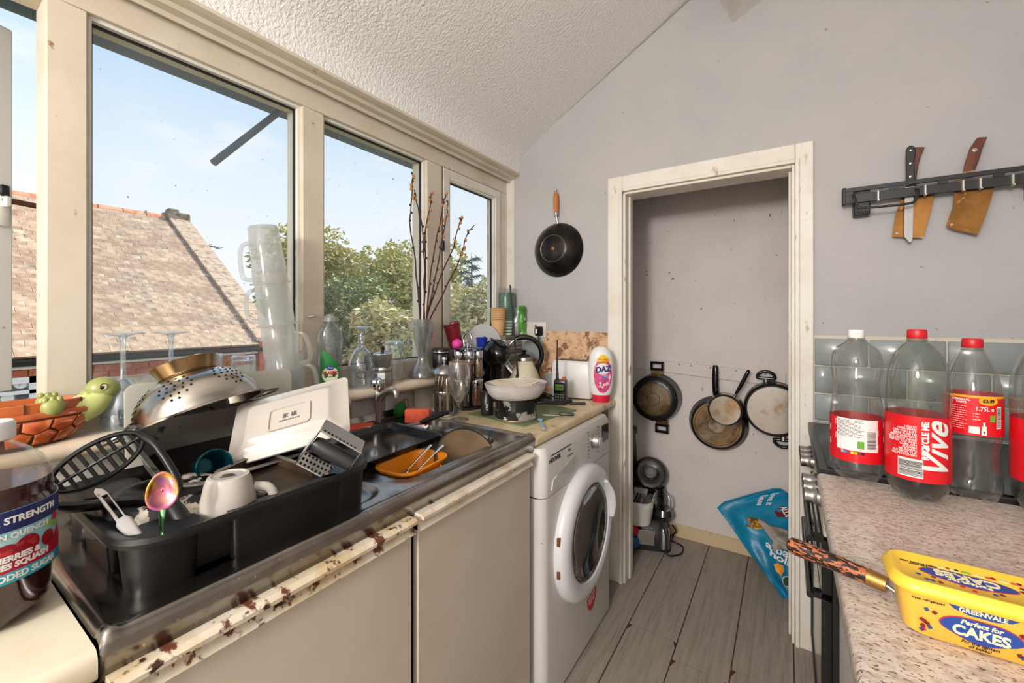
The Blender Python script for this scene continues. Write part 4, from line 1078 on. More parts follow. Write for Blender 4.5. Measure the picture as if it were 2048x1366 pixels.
def scute(poly):
    out = []
    c = sum((shell_pt(a, z) for a, z in poly), Vector()) / len(poly)
    P = [shell_pt(a, z) for a, z in poly]
    nrm = Vector((c.x / A_ ** 2, c.y / B_ ** 2, 0)).normalized(); nrm.z = -0.4; nrm.normalize()
    top = [c.lerp(p, 0.86) + nrm * 0.0034 for p in P]
    bot = [c.lerp(p, 0.93) + nrm * 0.0002 for p in P]
    n = len(P); v = bot + top + [c + nrm * 0.005]
    f = [[i, (i + 1) % n, (i + 1) % n + n, i + n] for i in range(n)] + [[i + n, (i + 1) % n + n, 2 * n] for i in range(n)]
    MB().add(v, f).build('scute', M_shell, tp, smooth=60)
N_ = 18
for i in range(N_):
    a0 = 2 * PI * i / N_; w = 2 * PI / N_
    scute([(a0, 0.054), (a0 + w, 0.054), (a0 + w, 0.036), (a0 + w / 2, 0.026), (a0, 0.036)])
    scute([(a0 + w / 2, 0.026), (a0 + w, 0.035), (a0 + 1.5 * w, 0.026), (a0 + 1.4 * w, 0.006), (a0 + 0.6 * w, 0.006)])
hd = MB().tube([(0.108, 0, 0.055), (0.128, 0, 0.066), (0.142, 0, 0.080), (0.146, 0, 0.094)], [0.030, 0.030, 0.0275, 0.022], 18).build('neck', mat('pale_green_glaze', (196, 204, 128), 0.3), tp)
MB().sphere((0.150, 0, 0.098), 0.030, 0.026, 0.027, 20, 14).build('head', M_green, tp)
MB().sphere((0.128, 0, 0.090), 0.016, 0.016, 0.013, 16, 10).build('snout', M_green, tp)
for s_ in (-1, 1):
    ey = MB().lathe([(0.001, 0), (0.0075, 0), (0.0072, 0.0009), (0.001, 0.0014)], 20, tr(0.146, s_ * 0.0248, 0.105) @ rot('X', 90 if s_ < 0 else -90) @ Matrix.Diagonal((0.8, 1, 1, 1))).build('eye_white', mat('eye_white', (228, 226, 190), 0.2), tp)
    MB().lathe([(0.0068, 0.0006), (0.0080, 0.0006), (0.0080, 0.0014), (0.0068, 0.0016)], 20, tr(0.146, s_ * 0.0250, 0.105) @ rot('X', 90 if s_ < 0 else -90) @ Matrix.Diagonal((0.8, 1, 1, 1)), False, False).build('eye_rim', M_dark, ey)
    MB().lathe([(0.001, 0.0012), (0.0036, 0.0012), (0.001, 0.002)], 16, tr(0.1435, s_ * 0.0252, 0.104) @ rot('X', 90 if s_ < 0 else -90)).build('pupil', M_dark, ey)
for x, y in ((0.066, -0.040), (-0.072, -0.040), (0.072, 0.040), (-0.072, 0.040)):
    f_ = MB().sphere((x, y, 0.076), 0.019, 0.014, 0.019, 14, 10)
    for q in (-1, 0, 1): f_.sphere((x + q * 0.010, y * 1.0, 0.091), 0.006, 0.008, 0.007, 10, 8)
    f_.build('foot', M_green, tp)
# ================================================================== DISHES ON THE DRAINER
ZD = SZ - 0.007
M_blackp = mat('black_plastic', (17, 16, 16), 0.36, 0, [('noise', 9, (27, 25, 24), 0.5, 0.7, 3)], None, 0.4)
M_enamel = mat('grimy_black_enamel', (26, 24, 23), 0.22, 0, [('noise', 12, (70, 62, 54), 0.56, 0.72, 5)])
M_porc = mat('white_porcelain', (196, 188, 179), 0.2, 0, [('noise', 2.5, (186, 178, 168), 0.4, 0.7)], None, 0.5, 0.3)

# squash bottle on the worktop end
x_, y_ = -0.893, 0.083
sq = thing('squash_bottle', 'large bottle of dark red berry squash with white cap', 'bottle', (x_, y_, 0.900), face_cam(x_, y_) + 24)
def petal(prof, n=40, feet=5, amp=0.010, lo=0.02):
    lp = []
    for r, z in prof:
        L = []
        for i in range(n):
            a = 2 * PI * i / n
            k = max(0.0, 1 - z / lo) if z < lo else 0.0
            zz = z + amp * k * (0.5 + 0.5 * math.cos(feet * a))
            L.append((r * math.cos(a), r * math.sin(a), zz))
        lp.append(L)
    return lp
pr = [(0.044, 0), (0.056, 0.012), (0.060, 0.032), (0.061, 0.060), (0.064, 0.066), (0.064, 0.158), (0.061, 0.163), (0.062, 0.170), (0.060, 0.190), (0.052, 0.210), (0.038, 0.226), (0.026, 0.234), (0.0225, 0.238), (0.0225, 0.246)]
M_pet = clear('clear_pet', (240, 240, 240), 0.04, 0.40, 0.05, 0.015, (220, 220, 220), 3.0)
MB().loft(petal(pr), False, False).build('bottle_body', M_pet, sq)
lq = [(max(r - 0.0015, 0.001), z + 0.001) for r, z in pr if z < 0.185] + [(0.0595, 0.185)]
MB().loft(petal(lq), True, True).build('squash', mat('dark_berry_squash', (62, 10, 18), 0.08, 0, [], None, 0.6), sq)
MB().lathe([(0.024, 0.240), (0.0265, 0.242), (0.0265, 0.262), (0.024, 0.265), (0.001, 0.266)], 40).build('cap', mat('cap_white', (232, 230, 232), 0.4), sq)
lb = band(0.0646, 0.066, 0.158, -150, 110, 64).build('label', mat('label_sky', (150, 205, 215), 0.35, 0, [('noise', 14, (214, 232, 226), 0.45, 0.6)]), sq)
band(0.0654, 0.132, 0.158, -150, 110, 64).build('label_navy_band', mat('label_navy', (28, 40, 96), 0.35), lb)
band(0.0654, 0.066, 0.080, -150, 110, 64).build('label_teal_band', mat('label_teal', (60, 176, 196), 0.35), lb)
b = MB(); lp = []
for i in range(65):
    a = R(-150 + 260 * i / 64); zt = 0.098 + 0.010 * math.sin(i * 0.55) + 0.004 * math.sin(i * 1.7)
    sn, cs = math.sin(a), -math.cos(a)
    lp.append([(0.0655 * sn, 0.0655 * cs, 0.080), (0.0659 * sn, 0.0659 * cs, 0.080), (0.0659 * sn, 0.0659 * cs, zt), (0.0655 * sn, 0.0655 * cs, zt)])
b.loft(lp).build('label_red_band', mat('label_crimson', (196, 26, 56), 0.35), lb)
def disc_on(parent, name, m, ang, z, rx, rz_, Rr, n=20):
    v = [(Rr * math.sin(R(ang)), -Rr * math.cos(R(ang)), z)]
    for i in range(n):
        q = R(ang) + rx * math.cos(2 * PI * i / n) / Rr
        v.append((Rr * math.sin(q), -Rr * math.cos(q), z + rz_ * math.sin(2 * PI * i / n)))
    return MB().add(v, [[0, 1 + i, 1 + (i + 1) % n] for i in range(n)]).build(name, m, parent)
M_cherry = mat('cherry_print', (150, 16, 36), 0.35, 0, [('noise', 60, (206, 60, 60), 0.55, 0.65)])
for an_, z, r in ((8, 0.107, 0.013), (-10, 0.102, 0.014), (30, 0.104, 0.010), (-32, 0.105, 0.012)):
    disc_on(lb, 'cherry_print', M_cherry, an_, z, r, r, 0.0663)
disc_on(lb, 'raspberry_print', mat('raspberry_print', (216, 40, 60), 0.35), 42, 0.128, 0.006, 0.006, 0.0663)
for an_, z in ((36, 0.120), (44, 0.117), (30, 0.122)):
    disc_on(lb, 'leaf_print', mat('leaf_print', (150, 190, 80), 0.35), an_, z, 0.006, 0.0032, 0.0663)
text(lb, 'DOUBLE STRENGTH', 0.0118, M_pw, tr(-0.008, 0, 0.1455), bold=0.0004, wrap=0.0662)
text(lb, 'TWICE IN QUENCH', 0.0098, M_pw, tr(-0.010, 0, 0.1255), bold=0.0002, wrap=0.0664)
text(lb, 'CHERRIES &\nBERRIES SQUASH', 0.0098, M_pw, tr(-0.004, 0, 0.0925), bold=0.0005, wrap=0.0668, shear=0.1, lines=0.95)
text(lb, 'NO ADDED SUGAR', 0.0105, M_pw, tr(0.0, 0, 0.073), bold=0.0004, wrap=0.0662)

# black drainer rack
rk = thing('dish_rack', 'black plastic dish rack heaped with washing up', 'dish rack', (-0.935, 0.392, ZD))
RW, RL, RH = 0.395, 0.425, 0.093     # x, y, height of the rim
def rrz(w, h, r, z): return [(x, y, z) for x, y in rr(w, h, r, 8)]
MB().loft([rrz(RW - 0.070, RL - 0.070, 0.045, 0.012), rrz(RW - 0.045, RL - 0.045, 0.055, RH - 0.012), rrz(RW - 0.014, RL - 0.014, 0.065, RH - 0.008), rrz(RW, RL, 0.07, RH - 0.012), rrz(RW + 0.003, RL + 0.003, 0.07, RH - 0.005), rrz(RW - 0.006, RL - 0.006, 0.066, RH + 0.001), rrz(RW - 0.022, RL - 0.022, 0.060, RH - 0.001), rrz(RW - 0.050, RL - 0.050, 0.055, RH - 0.010), rrz(RW - 0.075, RL - 0.075, 0.045, 0.016)], True, True).build('basket', M_blackp, rk)
# stout buttress feet round the outside
for sx_, sy_ in ((1, -1), (1, 1), (-1, -1), (-1, 1)):
    x, y = sx_ * (RW / 2 - 0.058), sy_ * (RL / 2 - 0.062)
    MB().sect([(rr(0.066, 0.078, 0.022, 5, x + sx_ * 0.002, y + sy_ * 0.002), 0.0), (rr(0.088, 0.100, 0.040, 5, x, y), RH - 0.010)]).build('foot', M_blackp, rk)
for x, y, w, d in ((RW / 2 - 0.030, 0.03, 0.032, 0.20), (-RW / 2 + 0.030, 0.03, 0.032, 0.20), (0.0, -RL / 2 + 0.030, 0.15, 0.032), (0.0, RL / 2 - 0.030, 0.15, 0.032)):
    MB().sect([(rr(w * 0.85, d * 0.95, 0.008, 4, x * 0.97, y * 0.97), 0.006), (rr(w, d, 0.010, 4, x, y), RH - 0.010)]).build('buttress', M_blackp, rk)
for i in range(7):
    yy = -0.15 + i * 0.05
    MB().box(-0.15, yy - 0.003, 0.014, 0.15, yy + 0.003, 0.030, 0.001, 1).build('plate_rib', M_blackp, rk)

# deep roasting tin tipped towards the room
rt_ = thing('roasting_tin', 'deep black roasting tin tipped up at the back of rack', 'roasting tin', (-1.062, 0.462, 0.972), rotm=(rot('Z', 3) @ Matrix.Rotation(R(20), 4, 'Y')))
MB().loft([rrz(0.20, 0.30, 0.04, 0.0), rrz(0.25, 0.35, 0.055, 0.068), rrz(0.27, 0.37, 0.06, 0.070), rrz(0.272, 0.372, 0.06, 0.073), rrz(0.268, 0.368, 0.06, 0.0745), rrz(0.246, 0.346, 0.055, 0.070), rrz(0.196, 0.296, 0.04, 0.002)], True, True).build('tin', mat('worn_black_tin_lit_grey', (122, 117, 111), 0.32, 0.3, [('noise', 9, (156, 149, 140), 0.5, 0.72, 5), ('noise', 30, (20, 19, 18), 0.6, 0.68, 3)], ('noise', 20, 0.1, 0.002)), rt_)  # light on the inner wall put into the colour: grey on a black tin

MB().sect([(rr(0.198, 0.298, 0.04, 8), 0.0022), (rr(0.202, 0.302, 0.04, 8), 0.0045)]).build('tin_floor', M_enamel, rt_)  # floor keeps the tin's own black; the painted light is on the walls only
# chopping board behind
cb = tag(MB().sect([(rr(0.376, 0.245, 0.022, 5), -0.003), (rr(0.376, 0.245, 0.022, 5), 0.003)], True, True, (tr(0, 0, 0.1225) @ rot('Z', 90) @ rot('X', 90))).build('chopping_board', clear('translucent_white_board', (246, 244, 238), 0.02, 0.12, 0.2, 0.75, (244, 241, 230), 2.0)), 'white plastic chopping board standing behind the colander', 'chopping board')
cb.location = (-1.222, 0.496, SZ + 0.001); cb.rotation_euler = (0, R(-4), 0)

# colander, upside down on the roasting tin
co_ = thing('colander', 'steel colander upside down with a brass coloured foot ring', 'colander', (-1.150, 0.425, 1.082), rotm=(Matrix.Rotation(R(10), 4, 'X') @ Matrix.Rotation(R(-21), 4, 'Y')))
M_col = mat('brushed_colander_steel', (196, 190, 182), 0.22, 1.0, [('noise', 6, (150, 142, 132), 0.5, 0.7, 3)])
RB = 0.125; HB = 0.098
def dome(phi, th, off=0.0):
    # phi: 0 at rim, 90 at the top
    c, s_ = math.cos(R(phi)), math.sin(R(phi))
    return Vector(((RB + off) * c ** 0.85 * math.cos(th), (RB + off) * c ** 0.85 * math.sin(th), (HB + off) * s_))
lp = []
for phi in (0, 8, 16, 24, 32, 40, 48, 56, 64, 70):
    lp.append([tuple(dome(phi, 2 * PI * i / 72)) for i in range(72)])
for phi in (70, 56, 40, 24, 8, 0):
    lp.append([tuple(dome(phi, 2 * PI * i / 72, -0.0016)) for i in range(72)])
MB().loft(lp, False, False).build('bowl', M_col, co_)
MB().lathe([(RB * 0.48, HB * 0.94), (0.001, HB * 0.90), ], 40, None, False, True).build('bowl_base', M_col, co_)
MB().lathe([(RB - 0.001, -0.002), (RB + 0.010, -0.004), (RB + 0.011, 0.0), (RB, 0.003)], 64, None, False, False).build('rim', M_col, co_)
MB().lathe([(0.052, HB - 0.012), (0.055, HB - 0.004), (0.064, HB + 0.020), (0.066, HB + 0.024), (0.063, HB + 0.024), (0.052, HB - 0.002)], 48, None, False, False).build('foot_ring', mat('brassy_stained_steel', (176, 148, 108), 0.25, 1.0, [('noise', 7, (120, 96, 66), 0.45, 0.65, 3)]), co_)
# perforations: dark discs set in the wall, grouped in the five rosettes of the pattern
hole = MB(); M_hole = mat('hole_black', (8, 8, 8), 0.9)
first = None
for g_ in range(6):
    th0 = 2 * PI * g_ / 6 + 0.45
    for row, (phi, cnt) in enumerate(((18, 2), (25, 4), (32, 5), (39, 5), (46, 4), (53, 3))):
        for k in range(cnt):
            th = th0 + (k - (cnt - 1) / 2) * (0.115 + 0.012 * row)
            p = dome(phi, th, 0.0003); n_ = (dome(phi, th, 0.01) - dome(phi, th, 0)).normalized()
            n_ = Vector((p.x / RB ** 2, p.y / RB ** 2, p.z / HB ** 2)).normalized()
            Mh = tr(*p) @ n_.to_track_quat('Z', 'Y').to_matrix().to_4x4()
            if first is None:
                first = MB().lathe([(0.0026, -0.0022), (0.0026, 0.0003)], 10).build('perforation', M_hole, co_)
                h_ = first
            else:
                h_ = first.copy(); COL.objects.link(h_)
            h_.parent = co_; h_.matrix_local = Mh
for s_ in (-1, 1):
    MB().tube([(-0.035, s_ * (RB + 0.005), 0.0), (-0.030, s_ * (RB + 0.035), -0.002), (0, s_ * (RB + 0.048), -0.003), (0.030, s_ * (RB + 0.035), -0.002), (0.035, s_ * (RB + 0.005), 0.0)], 0.0045, 10).build('handle', M_satin, co_)

# white platter leaning with its underside to the room
TL, TR_, BL = Vector((-1.087, 0.4745, 1.096)), Vector((-0.917, 0.6506, 1.156)), Vector((-0.974, 0.401, 0.990))
ux = (TR_ - TL).normalized(); uy = (TL - BL).normalized(); uz = ux.cross(uy).normalized(); uy = uz.cross(ux)
Rm = Matrix((ux, uy, uz)).transposed().to_4x4()
ctr = (TR_ + BL) / 2
w_, h_ = (TR_ - TL).length, (TL - BL).length
pl = thing('platter', 'white rectangular platter propped up showing its underside', 'plate', ctr, rotm=Rm)
def rp(w, h, r, z): return [(x, y, z) for x, y in rr(w, h, r, 6)]
MB().loft([rp(w_, h_, 0.012, -0.004), rp(w_, h_, 0.012, 0.0), rp(w_ - 0.02, h_ - 0.02, 0.012, 0.004), rp(w_ - 0.062, h_ - 0.062, 0.012, 0.012), rp(w_ - 0.075, h_ - 0.075, 0.012, 0.021), rp(w_ - 0.085, h_ - 0.085, 0.012, 0.0225)], True, True).build('plate_body', M_porc, pl)
ft = MB(); ft.loft([rp(w_ * 0.36, h_ * 0.36, 0.010, 0.0222), rp(w_ * 0.355, h_ * 0.355, 0.010, 0.0265), rp(w_ * 0.33, h_ * 0.32, 0.008, 0.0265), rp(w_ * 0.32, h_ * 0.31, 0.008, 0.0224)], False, True)
ft.xf(tr(0.004, -0.012, 0))
fo = ft.build('foot_rim', M_porc, pl)
text(fo, '\u5bb6 \u798f', 0.014, M_ink, tr(0.004, -0.008, 0.0229), mode='flat', name='stamp')
text(fo, 'MICROWAVE SAFE', 0.0052, M_ink, tr(0.004, -0.020, 0.0229), mode='flat', name='stamp')

# mug upside down in the rack
mg = thing('mug', 'white mug upside down at the corner of the rack', 'mug', (-0.816, 0.3415, 0.932), 62)
MB().lathe([(0.045, 0.0), (0.046, 0.003), (0.0455, 0.02), (0.041, 0.06), (0.035, 0.088), (0.031, 0.097), (0.026, 0.098), (0.0255, 0.096), (0.001, 0.0955)], 40).build('body', M_porc, mg)
MB().tube([(0.042, 0, 0.022), (0.058, 0, 0.022), (0.068, 0, 0.034), (0.068, 0, 0.052), (0.058, 0, 0.066), (0.038, 0, 0.070)], 0.0062, 12, flat=1.3).build('handle', M_porc, mg)
for i in range(3):
    MB().box(-0.012 + 0.002 * i, -0.006 + i * 0.006, 0.0960, 0.012 - 0.003 * i, -0.004 + i * 0.006, 0.0967).build('stamp', M_ink, mg, smooth=0)

# greasy baking tray
bt = thing('baking_tray', 'greasy brown square baking tray resting on the rack rim', 'baking tray', (-0.862, 0.440, 0.988), rotm=(rot('Z', 14) @ Matrix.Rotation(R(9), 4, 'Y') @ Matrix.Rotation(R(6), 4, 'X')))
MB().loft([rp(0.176, 0.100, 0.010, -0.014), rp(0.184, 0.110, 0.012, 0.0), rp(0.186, 0.112, 0.012, 0.002), rp(0.174, 0.100, 0.010, 0.002), rp(0.168, 0.094, 0.010, -0.011)], True, True).build('tray', mat('burnt_grease_tray', (74, 57, 40), 0.35, 0.3, [('noise', 9, (26, 21, 18), 0.42, 0.6, 5), ('noise', 20, (120, 98, 70), 0.64, 0.74, 4)], ('noise', 25, 0.3, 0.004)), bt)
MB().loft([rp(0.186, 0.112, 0.012, 0.000), rp(0.190, 0.116, 0.013, 0.002), rp(0.189, 0.115, 0.013, 0.0045), rp(0.172, 0.098, 0.010, 0.0035)], False, False).build('rim', mat('dull_tray_rim', (150, 140, 126), 0.4, 0.5, [('noise', 12, (96, 80, 62), 0.5, 0.65, 4)]), bt)

# frying pan upside down with worn base
fp = thing('frying_pan', 'black frying pan upside down with flaked white base', 'frying pan', (-0.930, 0.290, 0.956), rotm=(rot('Z', 18) @ Matrix.Rotation(R(7), 4, 'Y')))
MB().lathe([(0.105, 0.0), (0.107, 0.002), (0.086, 0.036), (0.080, 0.040), (0.060, 0.041), (0.058, 0.0395), (0.001, 0.0395)], 48).build('pan', mat('flaked_black_pan', (14, 13, 13), 0.3, 0, [('noise', 16, (214, 204, 190), 0.585, 0.605, 8), ('noise', 34, (150, 110, 80), 0.66, 0.68, 3)]), fp)
MB().tube([(0.100, 0.0, 0.012), (0.12, 0.0, 0.018), (0.145, 0.0, 0.022), (0.170, 0.0, 0.024)], [0.010, 0.013, 0.014, 0.012], 14, flat=0.7).build('handle', M_blackp, fp)
fp.rotation_euler = (rot('Z', 38) @ Matrix.Rotation(R(2), 4, 'Y')).to_euler()

# potato masher
P = lambda *a: Vector(a)
ms = thing('potato_masher', 'black plastic potato masher with slotted oval head', 'masher', (-0.80, 0.262, 0.960))
# head plate: oval in a plane leaning to the window; ends joined to the handle by two arms
C0, U, Vv = P(-0.158, -0.056, 0.105), P(0.35, 0.78, 0.52).normalized(), P(-0.30, -0.30, 0.90).normalized()
Vv = (Vv - U * Vv.dot(U)).normalized(); Nn = U.cross(Vv)
aU, bV = 0.064, 0.030
def hp(u, v, n=0.0): return C0 + U * u + Vv * v + Nn * n
rim_pts = [hp(aU * math.cos(2 * PI * i / 36), bV * math.sin(2 * PI * i / 36)) for i in range(36)]
MB().tube(rim_pts, 0.0042, 8, closed=True).build('head_rim', M_blackp, ms)
sl_ = MB()
for i in range(9):
    u = -aU * 0.84 + i * aU * 1.68 / 8; v = bV * math.sqrt(max(0, 1 - (u / aU) ** 2))
    sl_.tube([hp(u, -v), hp(u, v)], 0.0030, 6)
sl_.tube([hp(-aU, 0), hp(aU, 0)], 0.0030, 6)
sl_.build('grid', M_blackp, ms)
J = P(-0.052, 0.004, 0.040)
MB().tube([hp(aU, 0), hp(aU, 0) + P(0.030, 0.012, -0.016), P(-0.062, 0.022, 0.066), J + P(-0.003, 0.008, 0.010), J], [0.0055, 0.0062, 0.0065, 0.0068, 0.008], 10).build('arm', M_blackp, ms)
MB().tube([hp(-aU, 0), hp(-aU, 0) + P(0.028, -0.003, -0.022), P(-0.110, -0.030, 0.040), J + P(-0.012, -0.004, 0.001), J], [0.0060, 0.0075, 0.008, 0.008, 0.008], 10, flat=1.4).build('arm', M_blackp, ms)
MB().tube([J + P(-0.006, -0.001, 0.004), J + P(0.02, 0.006, -0.014), P(-0.006, 0.016, 0.004), P(0.016, 0.030, -0.022)], [0.0105, 0.0135, 0.0145, 0.013], 16).build('handle', M_blackp, ms)

# rainbow spoon
M_rain = mat('rainbow_titanium', (236, 130, 180), 0.16, 1.0, [('noise', 20, (252, 190, 90), 0.40, 0.52, 1), ('noise', 30, (176, 110, 226), 0.56, 0.70, 1), ('noise', 26, (150, 226, 150), 0.62, 0.74, 1)])
M_rain2 = mat('green_titanium', (150, 226, 160), 0.16, 1.0, [('noise', 40, (226, 150, 206), 0.52, 0.62, 1, (1, 1, 0.3))])
sn_ = thing('spoon', 'rainbow coloured steel spoon standing in the rack', 'spoon', (-0.763, 0.232, 0.945), rotm=(rot('Z', 73) @ Matrix.Rotation(R(-10), 4, 'X')))
v = []; f = []
NR, NA = 7, 28
for k in range(NR + 1):
    q = k / NR
    for i in range(NA):
        a = 2 * PI * i / NA
        x = 0.0195 * q * math.cos(a) * (1 - 0.16 * math.sin(a)); z = 0.102 + 0.0285 * q * math.sin(a)
        y = 0.0095 * (1 - q * q)
        v.append((x, y, z))
for k in range(NR):
    for i in range(NA):
        j = (i + 1) % NA; f.append([k * NA + i, k * NA + j, (k + 1) * NA + j, (k + 1) * NA + i])
MB().add(v, f).build('spoon_bowl', M_rain, sn_, solid=0.0016)
MB().tube([(0, 0.0, 0.076), (0, 0.001, 0.066), (0, 0.006, 0.045), (0, 0.014, 0.0)], [0.0062, 0.0046, 0.0048, 0.0062], 12, flat=0.42).build('spoon_handle', M_rain2, sn_)
# peeler
def aim(axis, front):
    z = Vector(axis).normalized(); y = -Vector(front); y = (y - z * y.dot(z)).normalized(); x = y.cross(z)
    return Matrix((x, y, z)).transposed().to_4x4()
pe = thing('peeler', 'steel vegetable peeler leaning out of the rack corner', 'peeler', (-0.822, 0.213, 0.984), rotm=aim((-0.101, -0.016, 0.051), (0.85, -0.2, 0.45)))
MB().sect([(rr(0.016, 0.012, 0.005), -0.03), (rr(0.020, 0.013, 0.006), 0.022), (rr(0.013, 0.008, 0.004), 0.030)]).build('handle', mat('pale_grey_plastic', (176, 172, 168), 0.4), pe)
b = MB().box(-0.0072, -0.0012, 0.028, -0.0022, 0.0012, 0.098, 0.001, 1).box(0.0030, -0.0012, 0.028, 0.0056, 0.0012, 0.090, 0.0008, 1).prism([(-0.0072, 0.090), (0.0056, 0.088), (0.003, 0.102), (-0.003, 0.110), (-0.007, 0.104)], -0.0012, 0.0012, plane='XZ')
b.build('blade', M_satin, pe)
# dark serving spoon lying in the rack corner
ss = thing('serving_spoon', 'large black nylon serving spoon lying across the rack corner', 'spoon', (-0.905, 0.222, 0.972), rotm=(rot('Z', 8) @ Matrix.Rotation(R(10), 4, 'Y')))
MB().sphere((0, 0, 0), 0.045, 0.030, 0.012, 24, 12).build('bowl', M_blackp, ss)
MB().tube([(0.035, 0, 0.004), (0.075, 0.002, 0.010), (0.135, 0.004, -0.012)], [0.010, 0.010, 0.011], 12, flat=0.6).build('handle', M_blackp, ss)
# teal see-through cup on its side in the tin
te = thing('teal_cup', 'teal see-through plastic cup lying inside the roasting tin', 'cup', (-0.985, 0.378, 1.000), rotm=(Matrix.Rotation(R(-8), 4, 'Z') @ Matrix.Rotation(R(74), 4, 'Y')))
M_teal = clear('teal_plastic', (40, 150, 165), 0.10, 0.7, 0.06, 0.22, (40, 130, 145), 1.6, dark=(120, 200, 210))
lp = []
for r, z in wall([(0.020, -0.055), (0.023, -0.05), (0.028, 0.03), (0.030, 0.036)], 0.002):
    lp.append([((r + 0.0007 * math.cos(18 * 2 * PI * i / 72)) * math.cos(2 * PI * i / 72), (r + 0.0007 * math.cos(18 * 2 * PI * i / 72)) * math.sin(2 * PI * i / 72), z) for i in range(72)])
MB().loft(lp, False, False).build('side', M_teal, te)
MB().lathe([(0.0295, 0.033), (0.032, 0.036), (0.0295, 0.039), (0.0275, 0.036), (0.0295, 0.033)], 40, None, False, False).build('lip', M_teal, te)
MB().lathe([(0.020, -0.055), (0.001, -0.056)], 32, None, False, True).build('base', M_teal, te)
# box grater with black handle
gr = thing('box_grater', 'small steel box grater tipped over with its black handle inside', 'grater', (-0.786, 0.520, 1.026), rotm=(rot('Z', 44) @ Matrix.Rotation(R(12), 4, 'X') @ Matrix.Rotation(R(36), 4, 'Y')))
gx, gz, gy = 0.046, 0.042, 0.024
fr = MB()
for s_ in (-1, 1):
    fr.box(-gx, -gy, s_ * gz - 0.0008, gx, gy, s_ * gz + 0.0008)
    fr.box(s_ * gx - 0.0008, -gy, -gz, s_ * gx + 0.0008, gy, gz)
fr.build('grating_sides', M_satin, gr, smooth=0)
ed = MB()
for sy in (-gy,):
    ed.tube([(-gx, sy, -gz), (gx, sy, -gz), (gx, sy, gz), (-gx, sy, gz)], 0.0022, 6, closed=True)
ed.build('wire_edge', M_chrome, gr)
MB().tube([(-gx + 0.004, -gy * 0.4, 0.006), (-gx + 0.016, -gy * 0.5, 0.006), (gx - 0.002, -gy * 0.5, 0.006)], [0.012, 0.0165, 0.0165], 16).build('handle', mat('charcoal_grip', (46, 45, 46), 0.4), gr)
tp_ = None
for i in range(9):
    for s_, k in ((1, 0), (-1, 0), (-1, 1), (-1, 2)):
        x0 = -gx + 0.008 + i * 0.0085
        o = MB().box(-0.0024, -0.0024, 0, 0.0024, 0.0024, 0.0022, 0.0006, 1) if tp_ is None else None
        if tp_ is None:
            tp_ = o.build('tooth', M_hole, gr, smooth=0); q = tp_
        else:
            q = tp_.copy(); COL.objects.link(q); q.parent = gr
        q.matrix_local = tr(x0, -gy * 0.75 + k * 0.018, s_ * (gz - 0.0006)) @ (rot('X', 180) if s_ < 0 and k < 0 else Matrix())
# things in and round the basin
bk = thing('oven_tray', 'shallow black oven tray lying across the sink bowl', 'baking tray', (-1.010, 0.818, 0.940), rotm=(rot('Z', 3) @ Matrix.Rotation(R(2), 4, 'Y')))
MB().loft([rp(0.215, 0.285, 0.02, -0.022), rp(0.235, 0.305, 0.025, -0.002), rp(0.250, 0.322, 0.03, 0.0), rp(0.250, 0.322, 0.03, 0.003), rp(0.234, 0.304, 0.025, 0.001), rp(0.214, 0.284, 0.02, -0.014)], True, True).build('tray', mat('wet_black_tray', (28, 27, 28), 0.12, 0.3, [('noise', 8, (50, 48, 46), 0.5, 0.7, 4)]), bk)
og = thing('orange_bowl', 'orange plastic washing up bowl in the sink', 'bowl', (-0.840, 0.796, 0.842), 6)
M_or = mat('orange_plastic', (246, 150, 24), 0.35, 0, [('noise', 5, (232, 128, 18), 0.5, 0.7)])
MB().loft([rp(0.085, 0.140, 0.03, 0.0), rp(0.120, 0.180, 0.04, 0.072), rp(0.132, 0.192, 0.045, 0.073), rp(0.132, 0.192, 0.045, 0.077), rp(0.116, 0.176, 0.04, 0.076), rp(0.081, 0.136, 0.03, 0.004)], True, True).build('bowl', M_or, og)
MB().tube([(0.064, -0.035, 0.060), (0.070, -0.033, 0.056), (0.070, 0.033, 0.056), (0.064, 0.035, 0.060)], 0.0052, 8).build('grip', M_or, og)
ld = thing('pan_lid', 'tan round pan with a dark rim standing in the sink', 'pan', (-0.786, 0.950, 0.884), rotm=(rot('Z', -26) @ Matrix.Rotation(R(52), 4, 'Y')))
MB().lathe([(0.001, 0.0), (0.080, 0.0), (0.093, 0.008), (0.093, 0.010), (0.078, 0.004), (0.001, 0.004)], 48).build('dish', mat('tan_nonstick', (124, 102, 76), 0.3, 0.2, [('noise', 6, (92, 76, 56), 0.45, 0.7, 3)]), ld)
MB().lathe([(0.092, 0.006), (0.0955, 0.007), (0.0955, 0.011), (0.092, 0.012)], 48, None, False, False).build('rim', M_blackp, ld)
kf = thing('kitchen_knife', 'large knife with black handle lying behind the oven tray', 'knife', (-1.070, 1.050, 0.934), rotm=(rot('Z', 62) @ Matrix.Rotation(R(-4), 4, 'Y')))
MB().prism([(0, -0.014), (-0.14, -0.010), (-0.17, 0.012), (0, 0.014)], -0.001, 0.001).build('blade', M_satin, kf, smooth=0)
MB().tube([(0, 0, 0.0), (0.03, 0.002, 0.006), (0.08, 0.0, 0.016), (0.105, -0.002, 0.018)], [0.009, 0.0125, 0.013, 0.009], 12, flat=0.75).build('handle', M_blackp, kf)
